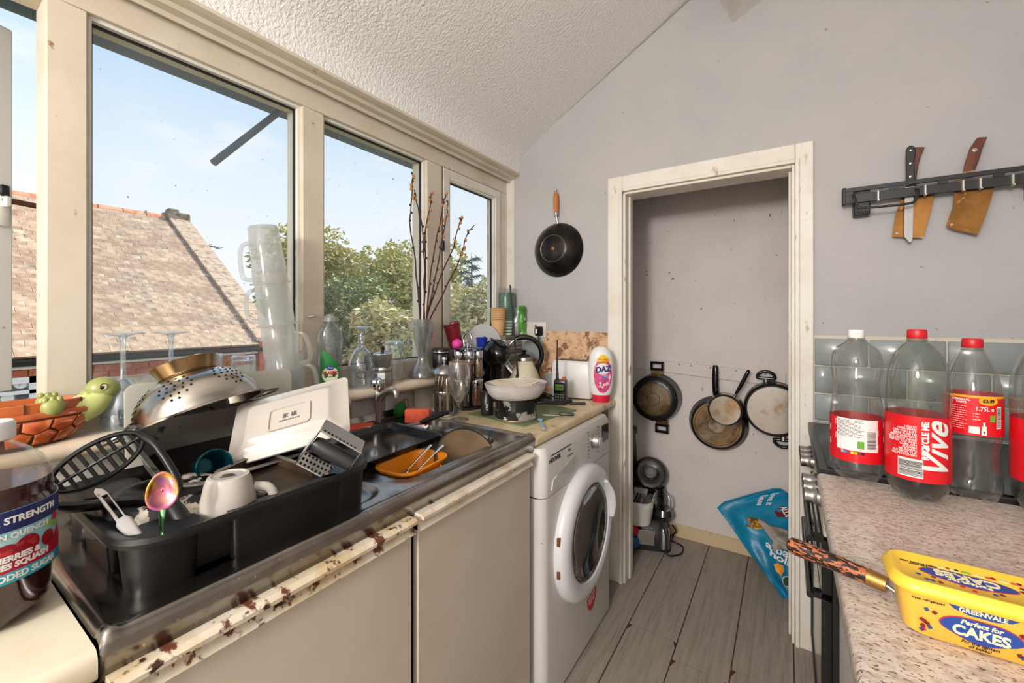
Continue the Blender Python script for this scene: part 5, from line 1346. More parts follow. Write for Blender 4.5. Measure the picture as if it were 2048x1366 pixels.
for i, (dx, a) in enumerate(((0.0, 8), (0.022, 2))):
    sp2 = thing('steel_spoon', ('thin steel spoon sticking out of the orange bowl', 'second steel spoon against the orange bowl rim')[i], 'spoon', (-0.872 + dx, 0.800 + i * 0.02, 0.880), rotm=(rot('Z', 70 + a) @ Matrix.Rotation(R(-34), 4, 'Y')))
    MB().tube([(0, 0, 0), (0.05, 0, 0.002), (0.10, 0, 0.0)], [0.003, 0.0035, 0.006], 10, flat=0.35).build('handle', M_chrome, sp2)
    MB().sphere((-0.012, 0, 0), 0.022, 0.013, 0.004, 16, 8).build('spoon_bowl', M_chrome, sp2)
M_sponge = mat('red_sponge', (226, 84, 66), 0.95, 0, [('noise', 40, (204, 66, 52), 0.5, 0.65)], ('noise', 180, 0.7, 0.002, 2))
o = tag(MB().box(-0.032, -0.048, 0, 0.032, 0.048, 0.026, 0.006, 3).build('sponge', M_sponge), 'red sponge lying beside the white platter', 'sponge'); o.location = (-1.225, 0.915, SZ); o.rotation_euler = (0, 0, R(-38))
o = tag(MB().box(-0.018, -0.046, 0, 0.018, 0.046, 0.050, 0.005, 3).build('sponge', mat('orange_red_sponge', (240, 104, 78), 0.95, 0, [('noise', 40, (226, 88, 66), 0.5, 0.65)], ('noise', 180, 0.7, 0.002, 2))), 'clean orange red sponge standing on the sink corner', 'sponge'); o.location = (-1.160, 1.125, SZ); o.rotation_euler = (0, 0, R(-57))
t = thing('scouring_pad', 'green scouring pad leaning on the sink upstand', 'scouring pad', (-1.275, 1.142, SZ), 100)
MB().sphere((0, 0, 0.030), 0.038, 0.012, 0.030, 20, 12).build('scourer', mat('green_scourer', (34, 112, 44), 0.95, 0, [('noise', 60, (20, 80, 34), 0.5, 0.6)], ('noise', 200, 0.9, 0.004)), t)
MB().box(0.026, -0.010, 0.0, 0.044, 0.010, 0.066, 0.004, 2).build('sponge_edge', mat('brown_sponge', (126, 104, 78), 0.95), t)
ws = thing('steel_wool', 'clump of black wire wool by the tap', 'scourer', (-1.243, 0.985, SZ))
b = MB(); random.seed(31)
for i in range(16):
    b.tube([(random.uniform(-0.02, 0.02), random.uniform(-0.02, 0.02), random.uniform(0.002, 0.018)) for _ in range(5)], 0.0024, 5)
b.build('wire_clump', M_dark, ws)
# ================================================================== FAR CORNER OF THE WORKTOP (z = 0.900)
ZW = 0.900
# cafetiere
cf_ = thing('cafetiere', 'steel framed glass cafetiere with domed lid', 'coffee press', (-1.188, 1.302, ZW), 20)
M_cof = clear('coffee_stained_glass', (236, 230, 222), 0.08, 0.7, 0.05, 0.06, (170, 150, 130))
MB().lathe([(0.058, 0), (0.060, 0.003), (0.058, 0.008), (0.046, 0.012), (0.045, 0.016)], 36).build('base', M_satin, cf_)
MB().lathe(wall([(0.040, 0.014), (0.042, 0.018), (0.042, 0.165), (0.045, 0.170)]), 36, None, False, False).build('beaker', M_cof, cf_)
MB().lathe([(0.0395, 0.020), (0.0395, 0.050), (0.001, 0.052)], 32).build('coffee', mat('coffee_dregs', (48, 34, 26), 0.4), cf_)
fr = MB()
for i in range(9):
    a = 2 * PI * i / 9
    fr.box(-0.0055, -0.001, 0.012, 0.0055, 0.001, 0.092, 0, 1, rot('Z', math.degrees(a)) @ tr(0, -0.0445, 0))
fr.lathe([(0.0455, 0.086), (0.0465, 0.088), (0.0465, 0.098), (0.0455, 0.100)], 36, None, False, False)
fr.build('frame', M_satin, cf_)
for i in range(2):
    MB().tube([(0.016 * i - 0.006, -0.046, 0.095), (0.016 * i - 0.006, -0.050, 0.13), (0.016 * i - 0.004, -0.046, 0.162)], 0.0022, 8).build('strut', M_chrome, cf_)
MB().lathe([(0.046, 0.168), (0.048, 0.172), (0.044, 0.184), (0.028, 0.198), (0.010, 0.205), (0.001, 0.206)], 36).build('lid', M_satin, cf_)
MB().lathe([(0.004, 0.205), (0.004, 0.214), (0.010, 0.220), (0.012, 0.228), (0.009, 0.236), (0.001, 0.238)], 20).build('plunger_knob', M_chrome, cf_)
MB().tube([(0.045, 0, 0.155), (0.085, 0, 0.15), (0.088, 0, 0.08), (0.046, 0, 0.04)], 0.006, 10).build('handle', M_dark, cf_)
# stem beer glass
bg_ = thing('beer_glass', 'tall stemmed beer glass with a faint brown rim', 'glass', (-1.075, 1.262, ZW))
MB().lathe(wall([(0.013, 0.070), (0.024, 0.084), (0.040, 0.120), (0.046, 0.155), (0.044, 0.195), (0.038, 0.226)], 0.0018), 40, None, False, False).build('bowl', clear('hazy_glass', (248, 247, 245), 0.10, 0.85, 0.04, 0.06, (214, 210, 204), 1.5), bg_)
MB().lathe([(0.0385, 0.2245), (0.0390, 0.226), (0.0385, 0.2275), (0.0370, 0.226)], 40, None, False, False).build('rim', mat('tea_brown', (170, 120, 84), 0.4), bg_)
MB().lathe([(0.012, 0.072), (0.009, 0.064), (0.014, 0.052), (0.010, 0.030), (0.008, 0.014), (0.014, 0.006)], 20).build('stem', M_glass, bg_)
MB().lathe([(0.012, 0.008), (0.030, 0.003), (0.039, 0.001), (0.039, 0.0), (0.001, 0.0)], 36).build('foot', M_glass, bg_)
# spice carousel: frame, then each jar a thing of its own
M_dkjar = clear('jar_glass', (240, 236, 230), 0.06, 0.6, 0.04, 0.05)
SCX, SCY = -1.195, 1.462
cr_ = thing('spice_carousel', 'chrome spice carousel frame with a loop handle', 'spice rack', (SCX, SCY, ZW))
MB().lathe([(0.076, 0.0), (0.078, 0.004), (0.078, 0.010), (0.001, 0.012)], 36).build('base', M_blkp, cr_)
MB().cyl((0, 0, 0.01), (0, 0, 0.285), 0.006).build('post', M_chrome, cr_)
MB().tube([(-0.018, -0.0, 0.272)] + [(-0.024 * math.cos(R(a)), 0, 0.300 + 0.030 * math.sin(R(a))) for a in range(0, 181, 20)] + [(0.018, 0, 0.272)], 0.0042, 10).build('loop_handle', M_chrome, cr_)
for z in (0.128, 0.262):
    MB().lathe([(0.026, z), (0.070, z), (0.070, z + 0.003), (0.026, z + 0.003)], 36, None, False, False).build('tier', M_blkp, cr_)
sp_cols = [('dark brown', (96, 58, 34)), ('rust orange', (188, 106, 52)), ('chestnut', (140, 78, 40)), ('sandy', (190, 150, 96)), ('near black', (50, 38, 30)), ('brick red', (160, 70, 44))]
names = ['VANILLA', 'PAPRIKA', 'CUMIN', 'MINT', 'GARAM', 'CHILLI']
for tier, z0 in ((0, 0.012), (1, 0.133)):
    for i in range(6):
        a = R(60 * i - 62 + 20 * tier)
        nm, c = sp_cols[(i + tier * 2) % 6]
        x, y = SCX + 0.050 * math.cos(a), SCY + 0.050 * math.sin(a)
        where = ('lower', 'upper')[tier]
        j = thing('spice_jar', '%s spice jar on the %s tier of the carousel' % (nm, where), 'jar', (x, y, ZW + z0), math.degrees(a) + 90, group='spice jars on the carousel')
        MB().lathe(wall([(0.019, 0), (0.0205, 0.003), (0.0205, 0.084), (0.018, 0.090)], 0.0016), 24, None, False, False).build('glass', M_dkjar, j)
        MB().lathe([(0.018, 0.003), (0.0186, 0.004), (0.0186, 0.074), (0.001, 0.075)], 20).build('spice', mat('spice_' + nm.replace(' ', '_'), c, 0.9, 0, [('noise', 120, tuple(int(q * 0.6) for q in c), 0.5, 0.6)]), j)
        MB().lathe([(0.0215, 0.088), (0.0225, 0.090), (0.0225, 0.117), (0.0205, 0.120), (0.001, 0.120)], 28).build('lid', M_chrome, j)
        lb = band(0.0208, 0.014, 0.066, 18, 80, 8).build('label', M_ink, j)
        text(lb, names[(i + tier) % 6], 0.009, M_pw, tr(0.0178, 0, 0.040), wrap=0.0216, turn=-90)
# coffee machine
cm = thing('coffee_machine', 'glossy black pod coffee machine with a rounded head', 'coffee machine', (-1.205, 1.690, ZW), face_cam(-1.205, 1.690) + 20)
MB().sect([(rr(0.11, 0.19, 0.04, 6), 0.0), (rr(0.115, 0.195, 0.045, 6), 0.014), (rr(0.10, 0.18, 0.045, 6), 0.018)]).build('base', M_blk, cm)
MB().sect([(rr(0.104, 0.10, 0.04, 6, 0, 0.045), 0.016), (rr(0.108, 0.11, 0.045, 6, 0, 0.04), 0.20)]).build('column', M_blk, cm)
b = MB()
b.sphere((0, -0.008, 0.222), 0.068, 0.095, 0.072, 28, 18)
b.build('head', M_blk, cm)
MB().tube([(0.052, -0.06, 0.245), (0.030, -0.088, 0.262), (0.0, -0.092, 0.268), (-0.020, -0.06, 0.288), (-0.022, 0.0, 0.296)], 0.006, 10, flat=0.6).build('lever', mat('grey_lever', (80, 80, 84), 0.3, 0.5), cm)
MB().lathe([(0.013, 0.0), (0.016, 0.002), (0.013, 0.004), (0.011, 0.002)], 24, tr(0.024, -0.074, 0.262) @ rot('X', 52) @ rot('Y', 16), False, False).build('power_button', M_satin, cm)
MB().cyl((0, -0.05, 0.165), (0, -0.05, 0.14), 0.018, 0.012).build('nozzle', M_blk, cm)
# things behind it: grey disc, blue pot, red cup, pink ball
t = thing('round_tray', 'pale grey round tray standing on edge in the corner', 'tray', (-1.312, 1.742, 1.156), rotm=(rot('Z', -18) @ Matrix.Rotation(R(83), 4, 'Y')))
MB().lathe([(0.001, 0), (0.106, 0), (0.110, 0.003), (0.108, 0.006), (0.001, 0.005)], 48).build('disc', mat('pale_grey_plastic2', (214, 216, 216), 0.35), t)
MB().lathe([(0.008, 0.005), (0.010, 0.0075), (0.007, 0.0075), (0.006, 0.005)], 24, tr(-0.035, 0, 0), False, False).build('centre_mark', M_dark, t)
t = thing('blue_pot', 'small cobalt blue pot tucked behind the coffee machine', 'pot', (-1.275, 1.672, ZS))
tag(MB().box(-1.352, 1.462, ZS, -1.252, 1.635, ZS + 0.105, 0.004, 1).build('storage_box', mat('dull_card', (150, 140, 126), 0.8)), 'dull card box on the sill under the red beaker', 'box')
MB().lathe(wall([(0.021, 0), (0.023, 0.004), (0.026, 0.14), (0.030, 0.155)], 0.003), 28, None, True, False).build('body', mat('cobalt_glaze', (34, 58, 168), 0.25), t)
t = thing('red_cup', 'dark red plastic beaker tilted towards the vase', 'cup', (-1.316, 1.528, ZS + 0.112), rotm=(Matrix.Rotation(R(-4), 4, 'Y') @ Matrix.Rotation(R(14), 4, 'X')))
MB().lathe(wall([(0.030, 0.0), (0.032, 0.003), (0.037, 0.10), (0.039, 0.118), (0.0405, 0.120)], 0.0025), 32, None, True, False).build('side', mat('maroon_plastic', (128, 28, 38), 0.35), t)
MB().lathe([(0.0395, 0.106), (0.0405, 0.108), (0.0395, 0.110)], 32, None, False, False).build('ring', mat('maroon_plastic'), t)
tag(MB().sphere((0, 0, 0.0), 0.025, 0.025, 0.025, 20, 14).build('pink_ball', mat('hot_pink', (232, 70, 160), 0.5), loc=(-1.279, 1.489, ZS + 0.131)), 'hot pink ball on the card box beside the red beaker', 'ball')
# kettle
ke = thing('kettle', 'cream pyramid kettle with black arched handle', 'kettle', (-1.148, 1.872, ZW), face_cam(-1.148, 1.872))
M_kc = mat('cream_kettle_enamel', (222, 214, 184), 0.3, 0, [('noise', 4, (206, 196, 164), 0.5, 0.7), ('noise', 55, (110, 84, 56), 0.745, 0.775, 2)])
MB().lathe([(0.088, 0), (0.090, 0.006), (0.090, 0.022), (0.086, 0.024)], 40).build('power_base', M_dark, ke)
MB().lathe([(0.092, 0.024), (0.093, 0.030), (0.086, 0.070), (0.068, 0.120), (0.050, 0.160), (0.042, 0.176)], 44).build('body', M_kc, ke)
MB().lathe([(0.0435, 0.172), (0.0440, 0.180), (0.041, 0.190), (0.030, 0.196)], 36).build('collar', M_satin, ke)
MB().lathe([(0.036, 0.190), (0.030, 0.202), (0.012, 0.210), (0.006, 0.214), (0.012, 0.220), (0.013, 0.228), (0.001, 0.232)], 28).build('lid', M_blk, ke)
arc = [(0.0 + 0.092 * math.cos(R(a)), 0.0, 0.205 + 0.092 * math.sin(R(a))) for a in range(-50, 126, 13)]
MB().tube(arc, [0.010] + [0.0135] * (len(arc) - 2) + [0.012], 14).build('handle_grip', M_blk, ke)
arc2 = [(0.092 * math.cos(R(a)), 0.0, 0.205 + 0.092 * math.sin(R(a))) for a in range(122, 236, 12)]
MB().tube(arc2, 0.0045, 10).build('handle_strut', M_chrome, ke)
MB().tube([(-0.060, -0.01, 0.105), (-0.085, -0.014, 0.135), (-0.098, -0.016, 0.150)], [0.022, 0.016, 0.012], 14).build('spout', M_chrome, ke)
ORD = ['lowest', 'second lowest', 'third from the sill', 'fourth from the sill', 'fifth from the sill', 'sixth from the sill', 'second highest', 'topmost']
NTH = ['lowest', 'second', 'third', 'fourth', 'fifth', 'sixth', 'seventh', 'eighth', 'ninth', 'tenth', 'eleventh', 'twelfth', 'thirteenth', 'fourteenth', 'topmost']
# stack of books and boards holding the cups
M_pap = mat('stacked_card_edges', (176, 168, 154), 0.8, 0, [('wave', 40, (120, 112, 100), 0.5, 0.9, 2, (0.02, 0.02, 1))])
for i in range(8):
    z = ZS + i * 0.0195
    c = [(196, 186, 168), (150, 146, 138), (206, 200, 188), (128, 120, 112)][i % 4]
    o = MB().box(-1.350, 1.850 - 0.010 * (i % 3), z, -1.252 + 0.008 * (i % 2), 2.010, z + 0.0185, 0.002, 1).build('card_pack', mat('card_%d' % (i % 4), c, 0.8, 0, [('noise', 30, tuple(int(q * .8) for q in c), 0.5, 0.65, 3, (1, 1, 8))]))
    tag(o, 'flat grey pack, %s of the pile under the paper cups' % ORD[i], 'pack', 'flat packs piled under the paper cups')
ZC = ZS + 8 * 0.0195
# paper cups, nested upright
M_cuprim = mat('cup_rim_tan', (204, 158, 110), 0.7)
def cup(name, label, loc, m, grp, rb=0.040, rt=0.029, h=0.090, mr=None):
    t = thing(name, label, 'paper cup', loc, group=grp)
    MB().lathe(wall([(rb + 0.0020, 0.0), (rb + 0.0034, 0.002), (rb + 0.0020, 0.0042), (rb, 0.0045), (rt, h - 0.003), (rt - 0.001, h)], 0.0012), 28, None, False, False).build('side', m, t)
    MB().lathe([(rt - 0.001, h - 0.006), (0.001, h - 0.006)], 24, None, False, True).build('bottom', m, t)
    MB().lathe([(rb + 0.0010, -0.0004), (rb + 0.0040, 0.0006), (rb + 0.0044, 0.0024), (rb + 0.0030, 0.0042), (rb + 0.0004, 0.0050)], 28, None, False, False).build('rolled_rim', mr or M_cuprim, t)
    return t
M_kraft = mat('kraft_paper', (222, 176, 124), 0.7, 0, [('noise', 3, (206, 156, 104), 0.4, 0.7)])
M_gs = mat('green_ripple_paper', (226, 232, 216), 0.6)
M_gg = mat('green_stripe', (58, 120, 84), 0.6)
t0 = None
for i in range(6):
    if t0 is None:
        t0 = cup('kraft_cup', 'brown kraft paper cup, lowest of the nested brown stack', (-1.312, 1.868, ZC), M_kraft, 'nested brown paper cups')
        t0.rotation_euler = (R(180), 0, 0); t0.location.z = ZC + 0.090
    else:
        dup(t0, (-1.312, 1.868, ZC + 0.090 + 0.0118 * i), None, 'brown kraft paper cup, %s of the nested brown stack' % (NTH[i] + ' from below' if i < 5 else 'topmost'))
t0 = None
for i in range(15):
    if t0 is None:
        t0 = cup('ripple_cup', 'green striped paper cup, lowest of the tall nested stack', (-1.316, 1.956, ZC + 0.090), M_gs, 'nested green striped paper cups', mr=M_gg)
        for q in range(5):
            r0 = 0.040 - q * 0.0022
            MB().lathe([(r0 - 0.0002, 0.003 + q * 0.017), (r0 + 0.0012, 0.006 + q * 0.017), (r0 - 0.0014, 0.011 + q * 0.017)], 28, None, False, False).build('ripple', M_gg, t0)
        t0.rotation_euler = (R(180), 0, 0)
    else:
        dup(t0, (-1.316, 1.956, ZC + 0.090 + 0.0105 * i), None, 'green striped paper cup, %s of the tall nested stack' % (NTH[i] + ' from below' if i < 14 else 'topmost'))
sl_ = tag(MB().lathe([(0.0445, 0.045), (0.046, 0.085), (0.0465, 0.20), (0.044, 0.24), (0.050, 0.262)], 28, None, False, False).build('plastic_sleeve', clear('crinkled_sleeve', (240, 240, 240), 0.06, 0.45, 0.15, 0.10, (230, 230, 228)), loc=(-1.316, 1.956, ZC)), 'clear torn plastic sleeve round the green cups', 'wrapper')
# snack bag
bgx = thing('snack_bag', 'crumpled silver and green food bag by the socket', 'bag', (-1.250, 1.984, ZC + 0.002), -6)
def bagmesh(w, d, h, seed, x0, x1, n=14, m=16):
    r_ = random.Random(seed); v = []; f = []
    for j in range(m + 1):
        t_ = j / m
        for i in range(n):
            a = 2 * PI * i / n
            k = math.sin(PI * min(1, max(0.03, 0.12 + t_ * 0.86)))
            v.append((x0 + (x1 - x0) * (0.5 + 0.5 * math.cos(a)) + 0.004 * r_.uniform(-1, 1), d * k * math.sin(a) + 0.003 * r_.uniform(-1, 1), h * t_))
    for j in range(m):
        for i in range(n):
            f.append([j * n + i, j * n + (i + 1) % n, (j + 1) * n + (i + 1) % n, (j + 1) * n + i])
    f.append(list(range(n))[::-1]); f.append([m * n + i for i in range(n)])
    return MB().add(v, f)
bagmesh(0.05, 0.024, 0.150, 3, -0.034, 0.006).build('silver_side', mat('silver_foil', (196, 198, 200), 0.3, 0.5, [('noise', 20, (140, 146, 140), 0.5, 0.6)]), bgx)
bagmesh(0.05, 0.026, 0.162, 5, 0.0, 0.040).build('green_side', mat('green_packet', (92, 164, 60), 0.35, 0, [('noise', 18, (60, 120, 40), 0.5, 0.6, 3), ('noise', 30, (220, 228, 210), 0.6, 0.64, 2)]), bgx)
# double socket with plug
so = thing('wall_socket', 'white double wall socket with a black plug', 'socket', (-1.166, YB, 1.231))
M_soc = mat('socket_white', (226, 216, 208), 0.35)
MB().box(-0.073, -0.010, -0.043, 0.073, 0, 0.043, 0.003, 2).build('faceplate', M_soc, so)
for x in (-0.012, 0.010): MB().box(x - 0.005, -0.013, 0.014, x + 0.005, -0.009, 0.026, 0.001, 1).build('switch', M_dark if x > 0 else M_soc, so)
MB().lathe([(0.020, 0.009), (0.020, 0.013), (0.001, 0.014)], 24, tr(-0.044, 0, -0.004) @ rot('X', 90)).build('socket_cover', M_soc, so)
pg = thing('power_plug', 'black kettle plug pushed into the wall socket', 'plug', (-1.132, YB - 0.0105, 1.224))
MB().sect([(rr(0.048, 0.052, 0.012, 5), 0.0), (rr(0.046, 0.050, 0.012, 5), 0.016), (rr(0.036, 0.040, 0.012, 5), 0.024)], True, True, rot('X', 90)).build('plug_body', M_blk, pg)
MB().box(-0.012, -0.0255, -0.012, -0.002, -0.023, 0.012).build('rating_label', M_pw, pg, smooth=0)
MB().tube([(0, -0.012, -0.024), (0.002, -0.014, -0.05), (0.012, -0.018, -0.12), (0.010, -0.022, -0.19), (0.004, -0.03, -0.26), (-0.01, -0.045, -0.310)], 0.0042, 8).build('cable', M_dark, pg)
# toaster
to = thing('toaster', 'white two slot toaster against the bare plaster', 'toaster', (-0.890, 1.925, ZW), 8)
MB().sect([(rr(0.205, 0.105, 0.02, 5), 0.008), (rr(0.212, 0.112, 0.022, 5), 0.02), (rr(0.205, 0.108, 0.022, 5), 0.170), (rr(0.190, 0.092, 0.02, 5), 0.186)]).build('body', mat('toaster_white', (226, 224, 222), 0.3, 0, [('noise', 4, (214, 210, 206), 0.5, 0.7)]), to)
MB().box(-0.095, -0.046, 0, 0.095, 0.046, 0.010).build('foot', mat('burnt_brown', (92, 70, 54), 0.7), to, smooth=0)
for y in (-0.022, 0.020):
    MB().box(-0.075, y - 0.012, 0.1845, 0.075, y + 0.012, 0.1875, 0.001, 1).build('slot', mat('slot_brown', (84, 66, 56), 0.6), to)
MB().box(-0.118, -0.012, 0.12, -0.104, 0.012, 0.135, 0.003, 1).build('lever', M_dark, to)
# laundry gel
dz = thing('laundry_gel', 'white laundry gel bottle with pink oval label', 'bottle', (-0.735, 1.895, ZW), face_cam(-0.735, 1.895) + 4)
MB().sect([(oval(0.036, 0.026), 0.0), (oval(0.039, 0.028), 0.006), (oval(0.041, 0.029), 0.036)]).build('cap', mat('cap_red', (214, 34, 60), 0.35), dz)
dsec = [(oval(0.042, 0.030), 0.036), (oval(0.050, 0.033), 0.050), (oval(0.056, 0.036), 0.090), (oval(0.059, 0.037), 0.150), (oval(0.057, 0.036), 0.195), (oval(0.050, 0.033), 0.228), (oval(0.036, 0.026), 0.252), (oval(0.016, 0.013), 0.263)]
MB().sect(dsec).build('bottle_body', mat('gel_white', (240, 238, 236), 0.3), dz)
def dazpt(x, z, lift):
    zz = [s_[1] for s_ in dsec]; wv = [(0.042, 0.030), (0.050, 0.033), (0.056, 0.036), (0.059, 0.037), (0.057, 0.036), (0.050, 0.033), (0.036, 0.026), (0.016, 0.013)]
    for i in range(len(zz) - 1):
        if zz[i] <= z <= zz[i + 1]:
            q = (z - zz[i]) / (zz[i + 1] - zz[i]); w = wv[i][0] * (1 - q) + wv[i + 1][0] * q; d = wv[i][1] * (1 - q) + wv[i + 1][1] * q
            return (x, -d * math.sqrt(max(0.01, 1 - (x / w) ** 2)) - lift, z)
    return (x, -0.03, z)
def dazdisc(name, m, cx, cz, rx, rz_, lift, parent, z_cut=None, n=32):
    v = [dazpt(cx, cz, lift)]
    for k in (0.5, 1.0):
        for i in range(n):
            a = 2 * PI * i / n; z = cz + rz_ * k * math.sin(a)
            if z_cut is not None: z = max(z, z_cut)
            v.append(dazpt(cx + rx * k * math.cos(a), z, lift))
    f = [[0, 1 + i, 1 + (i + 1) % n] for i in range(n)] + [[1 + i, 1 + n + i, 1 + n + (i + 1) % n, 1 + (i + 1) % n] for i in range(n)]
    return MB().add(v, f).build(name, m, parent)
lb = dazdisc('label', mat('label_pink', (214, 70, 130), 0.35, 0, [('noise', 26, (236, 150, 180), 0.52, 0.66, 3)]), 0.006, 0.130, 0.042, 0.083, 0.0012, dz)
dazdisc('label_yellow_arc', mat('label_yellow', (248, 196, 40), 0.35), 0.006, 0.150, 0.041, 0.076, 0.0020, lb, 0.196)
dazdisc('label_white_glow', mat('label_white', (244, 240, 244), 0.35), 0.006, 0.160, 0.034, 0.026, 0.0022, lb)
text(lb, 'DAZ', 0.036, mat('brand_navy', (34, 40, 110), 0.35), tr(0.006, -0.0405, 0.158), bold=0.0016, sx=0.95, turn=8, shear=0.15)
text(lb, 'Gel', 0.019, mat('brand_blue', (60, 130, 200), 0.35), tr(0.012, -0.0400, 0.120), bold=0.0010)
text(lb, 'FULL & FRESH', 0.0075, M_red, tr(0.006, -0.0372, 0.203), bold=0.0003)
text(lb, 'WASHES CLEAN', 0.0055, M_pw, tr(0.008, -0.0400, 0.138), turn=8)
for i in range(10):
    random.seed(i); dazdisc('petal_print', mat('petal_%d' % (i % 3), [(236, 190, 206), (196, 30, 70), (248, 226, 232)][i % 3], 0.4), 0.006 + random.uniform(-0.022, 0.022), 0.075 + random.uniform(-0.012, 0.02), 0.006, 0.006, 0.0022 + i * 0.0001, lb, None, 10)
# handheld radios
def radio(label, loc, rz, ant, tilt=0):
    t = thing('handheld_radio', label, 'radio', loc, rz)
    MB().box(-0.029, -0.018, 0.0, 0.029, 0.020, 0.115, 0.006, 2).build('body', M_blkp, t)
    s_ = MB().box(-0.020, -0.0195, 0.066, 0.020, -0.0175, 0.096, 0.001, 1).build('screen', mat('radio_lcd', (96, 132, 70), 0.3), t)
    MB().box(-0.025, -0.0188, 0.060, 0.025, -0.0178, 0.102, 0.001, 1).build('bezel', M_blk, t)
    text(s_, '145.500', 0.009, M_ink, tr(0, -0.0202, 0.081))
    for r_ in range(4):
        for c_ in range(4):
            MB().box(-0.021 + c_ * 0.0115, -0.0205, 0.010 + r_ * 0.0115, -0.013 + c_ * 0.0115, -0.0178, 0.0165 + r_ * 0.0115, 0.001, 1).build('key', mat('radio_key', (150, 150, 150), 0.5), t)
    MB().lathe([(0.009, 0.115), (0.009, 0.128), (0.001, 0.129)], 14, tr(0.016, 0, 0)).build('volume_knob', mat('radio_orange', (214, 96, 40), 0.5), t)
    MB().tube([(-0.016, 0, 0.114), (-0.016, 0, 0.14), (-0.016, 0, 0.17), (-0.016 + tilt, 0, 0.115 + ant - 0.012), (-0.016 + tilt, 0, 0.115 + ant)], [0.0075, 0.007, 0.0045, 0.0030, 0.0042], 10).build('antenna', M_dark, t)
    return t
radio('handheld radio with orange knob in front of the toaster', (-0.868, 1.735, ZW), face_cam(-0.868, 1.735) - 18, 0.180)
radio('handheld radio with very long aerial behind the white pan', (-1.000, 1.600, ZW), face_cam(-1.0, 1.6), 0.415, -0.030)
# charger and cables
ch_ = thing('cable_tangle', 'tangle of black charger cables on the worktop', 'cable', (-0.975, 1.735, ZW))
b = MB(); random.seed(8)
for i in range(7):
    p = [(random.uniform(-0.05, 0.06), random.uniform(-0.04, 0.05), random.uniform(0.006, 0.055)) for _ in range(6)]
    q = []
    for k in range(len(p) - 1):
        for s_ in range(4): q.append(Vector(p[k]).lerp(Vector(p[k + 1]), s_ / 4.0))
    for _ in range(2): q = [q[0]] + [(q[k - 1] + q[k] * 2 + q[k + 1]) / 4 for k in range(1, len(q) - 1)] + [q[-1]]
    b.tube(q, 0.0042, 6)
b.build('cables', M_dark, ch_)
MB().box(-0.03, -0.02, 0.0, 0.03, 0.02, 0.035, 0.006, 2).build('charger_base', M_blkp, ch_)
# saucepan with a white pan on top, on a green board
gb = tag(MB().sect([(rr(0.30, 0.36, 0.008, 3), 0.0), (rr(0.30, 0.36, 0.008, 3), 0.005)]).build('green_board', mat('sage_board', (126, 138, 96), 0.45, 0, [('noise', 6, (108, 120, 82), 0.45, 0.65, 4), ('noise', 30, (176, 160, 120), 0.68, 0.74, 3)]), loc=(-0.925, 1.500, ZW), rz=-8), 'sage green chopping board lying under the pans', 'chopping board')
ZB = ZW + 0.0052
sc_ = thing('saucepan', 'black saucepan with flaking enamel on the green board', 'saucepan', (-0.892, 1.392, ZB), 0)
MB().lathe([(0.078, 0), (0.082, 0.003), (0.083, 0.010), (0.081, 0.012), (0.081, 0.078), (0.083, 0.080), (0.079, 0.080), (0.078, 0.010), (0.001, 0.010)], 48).build('pan', mat('flaked_enamel', (24, 23, 23), 0.25, 0, [('noise', 20, (150, 146, 140), 0.565, 0.60, 7), ('noise', 40, (214, 210, 204), 0.66, 0.69, 3)], ('noise', 14, 0.2, 0.003, 5)), sc_)
MB().lathe([(0.0835, 0.0), (0.0845, 0.003), (0.0835, 0.009)], 48, None, False, False).build('base_band', mat('tarnished_band', (170, 158, 136), 0.35, 0.8), sc_)
MB().tube([(0.070, 0.040, 0.060), (0.095, 0.060, 0.064), (0.125, 0.085, 0.058), (0.165, 0.118, 0.062), (0.180, 0.130, 0.066)], [0.010, 0.013, 0.012, 0.012, 0.010], 12, flat=0.8).build('handle', M_blk, sc_)
wp = thing('white_pan', 'grey white frying pan holding a stained paper sheet', 'frying pan', (-0.888, 1.385, ZB + 0.083), 0, rotm=rot('Y', -2))
MB().lathe([(0.085, 0.0), (0.092, 0.002), (0.108, 0.020), (0.119, 0.046), (0.121, 0.056), (0.123, 0.058), (0.121, 0.059), (0.117, 0.052), (0.105, 0.022), (0.086, 0.006), (0.001, 0.005)], 56).build('pan', mat('off_white_pan', (214, 208, 204), 0.35, 0, [('noise', 7, (190, 182, 176), 0.5, 0.7, 4)]), wp)
pp_ = thing('paper_sheet', 'stained folded paper lying in the white pan', 'paper', (-0.888, 1.385, ZB + 0.083 + 0.046), 20)
MB().add([(-0.11, 0.0, 0.012), (-0.04, -0.075, -0.002), (0.02, -0.06, -0.006), (0.105, -0.01, 0.016), (0.06, 0.085, 0.012), (-0.06, 0.085, 0.010), (0.0, 0.02, 0.0)], [[0, 1, 6], [1, 2, 6], [2, 3, 6], [3, 4, 6], [4, 5, 6], [5, 0, 6]]).build('sheet', mat('greasy_paper', (232, 216, 196), 0.7, 0, [('noise', 12, (196, 150, 110), 0.58, 0.68, 4), ('noise', 18, (96, 60, 44), 0.68, 0.72, 3)]), pp_, smooth=0, solid=0.0015)
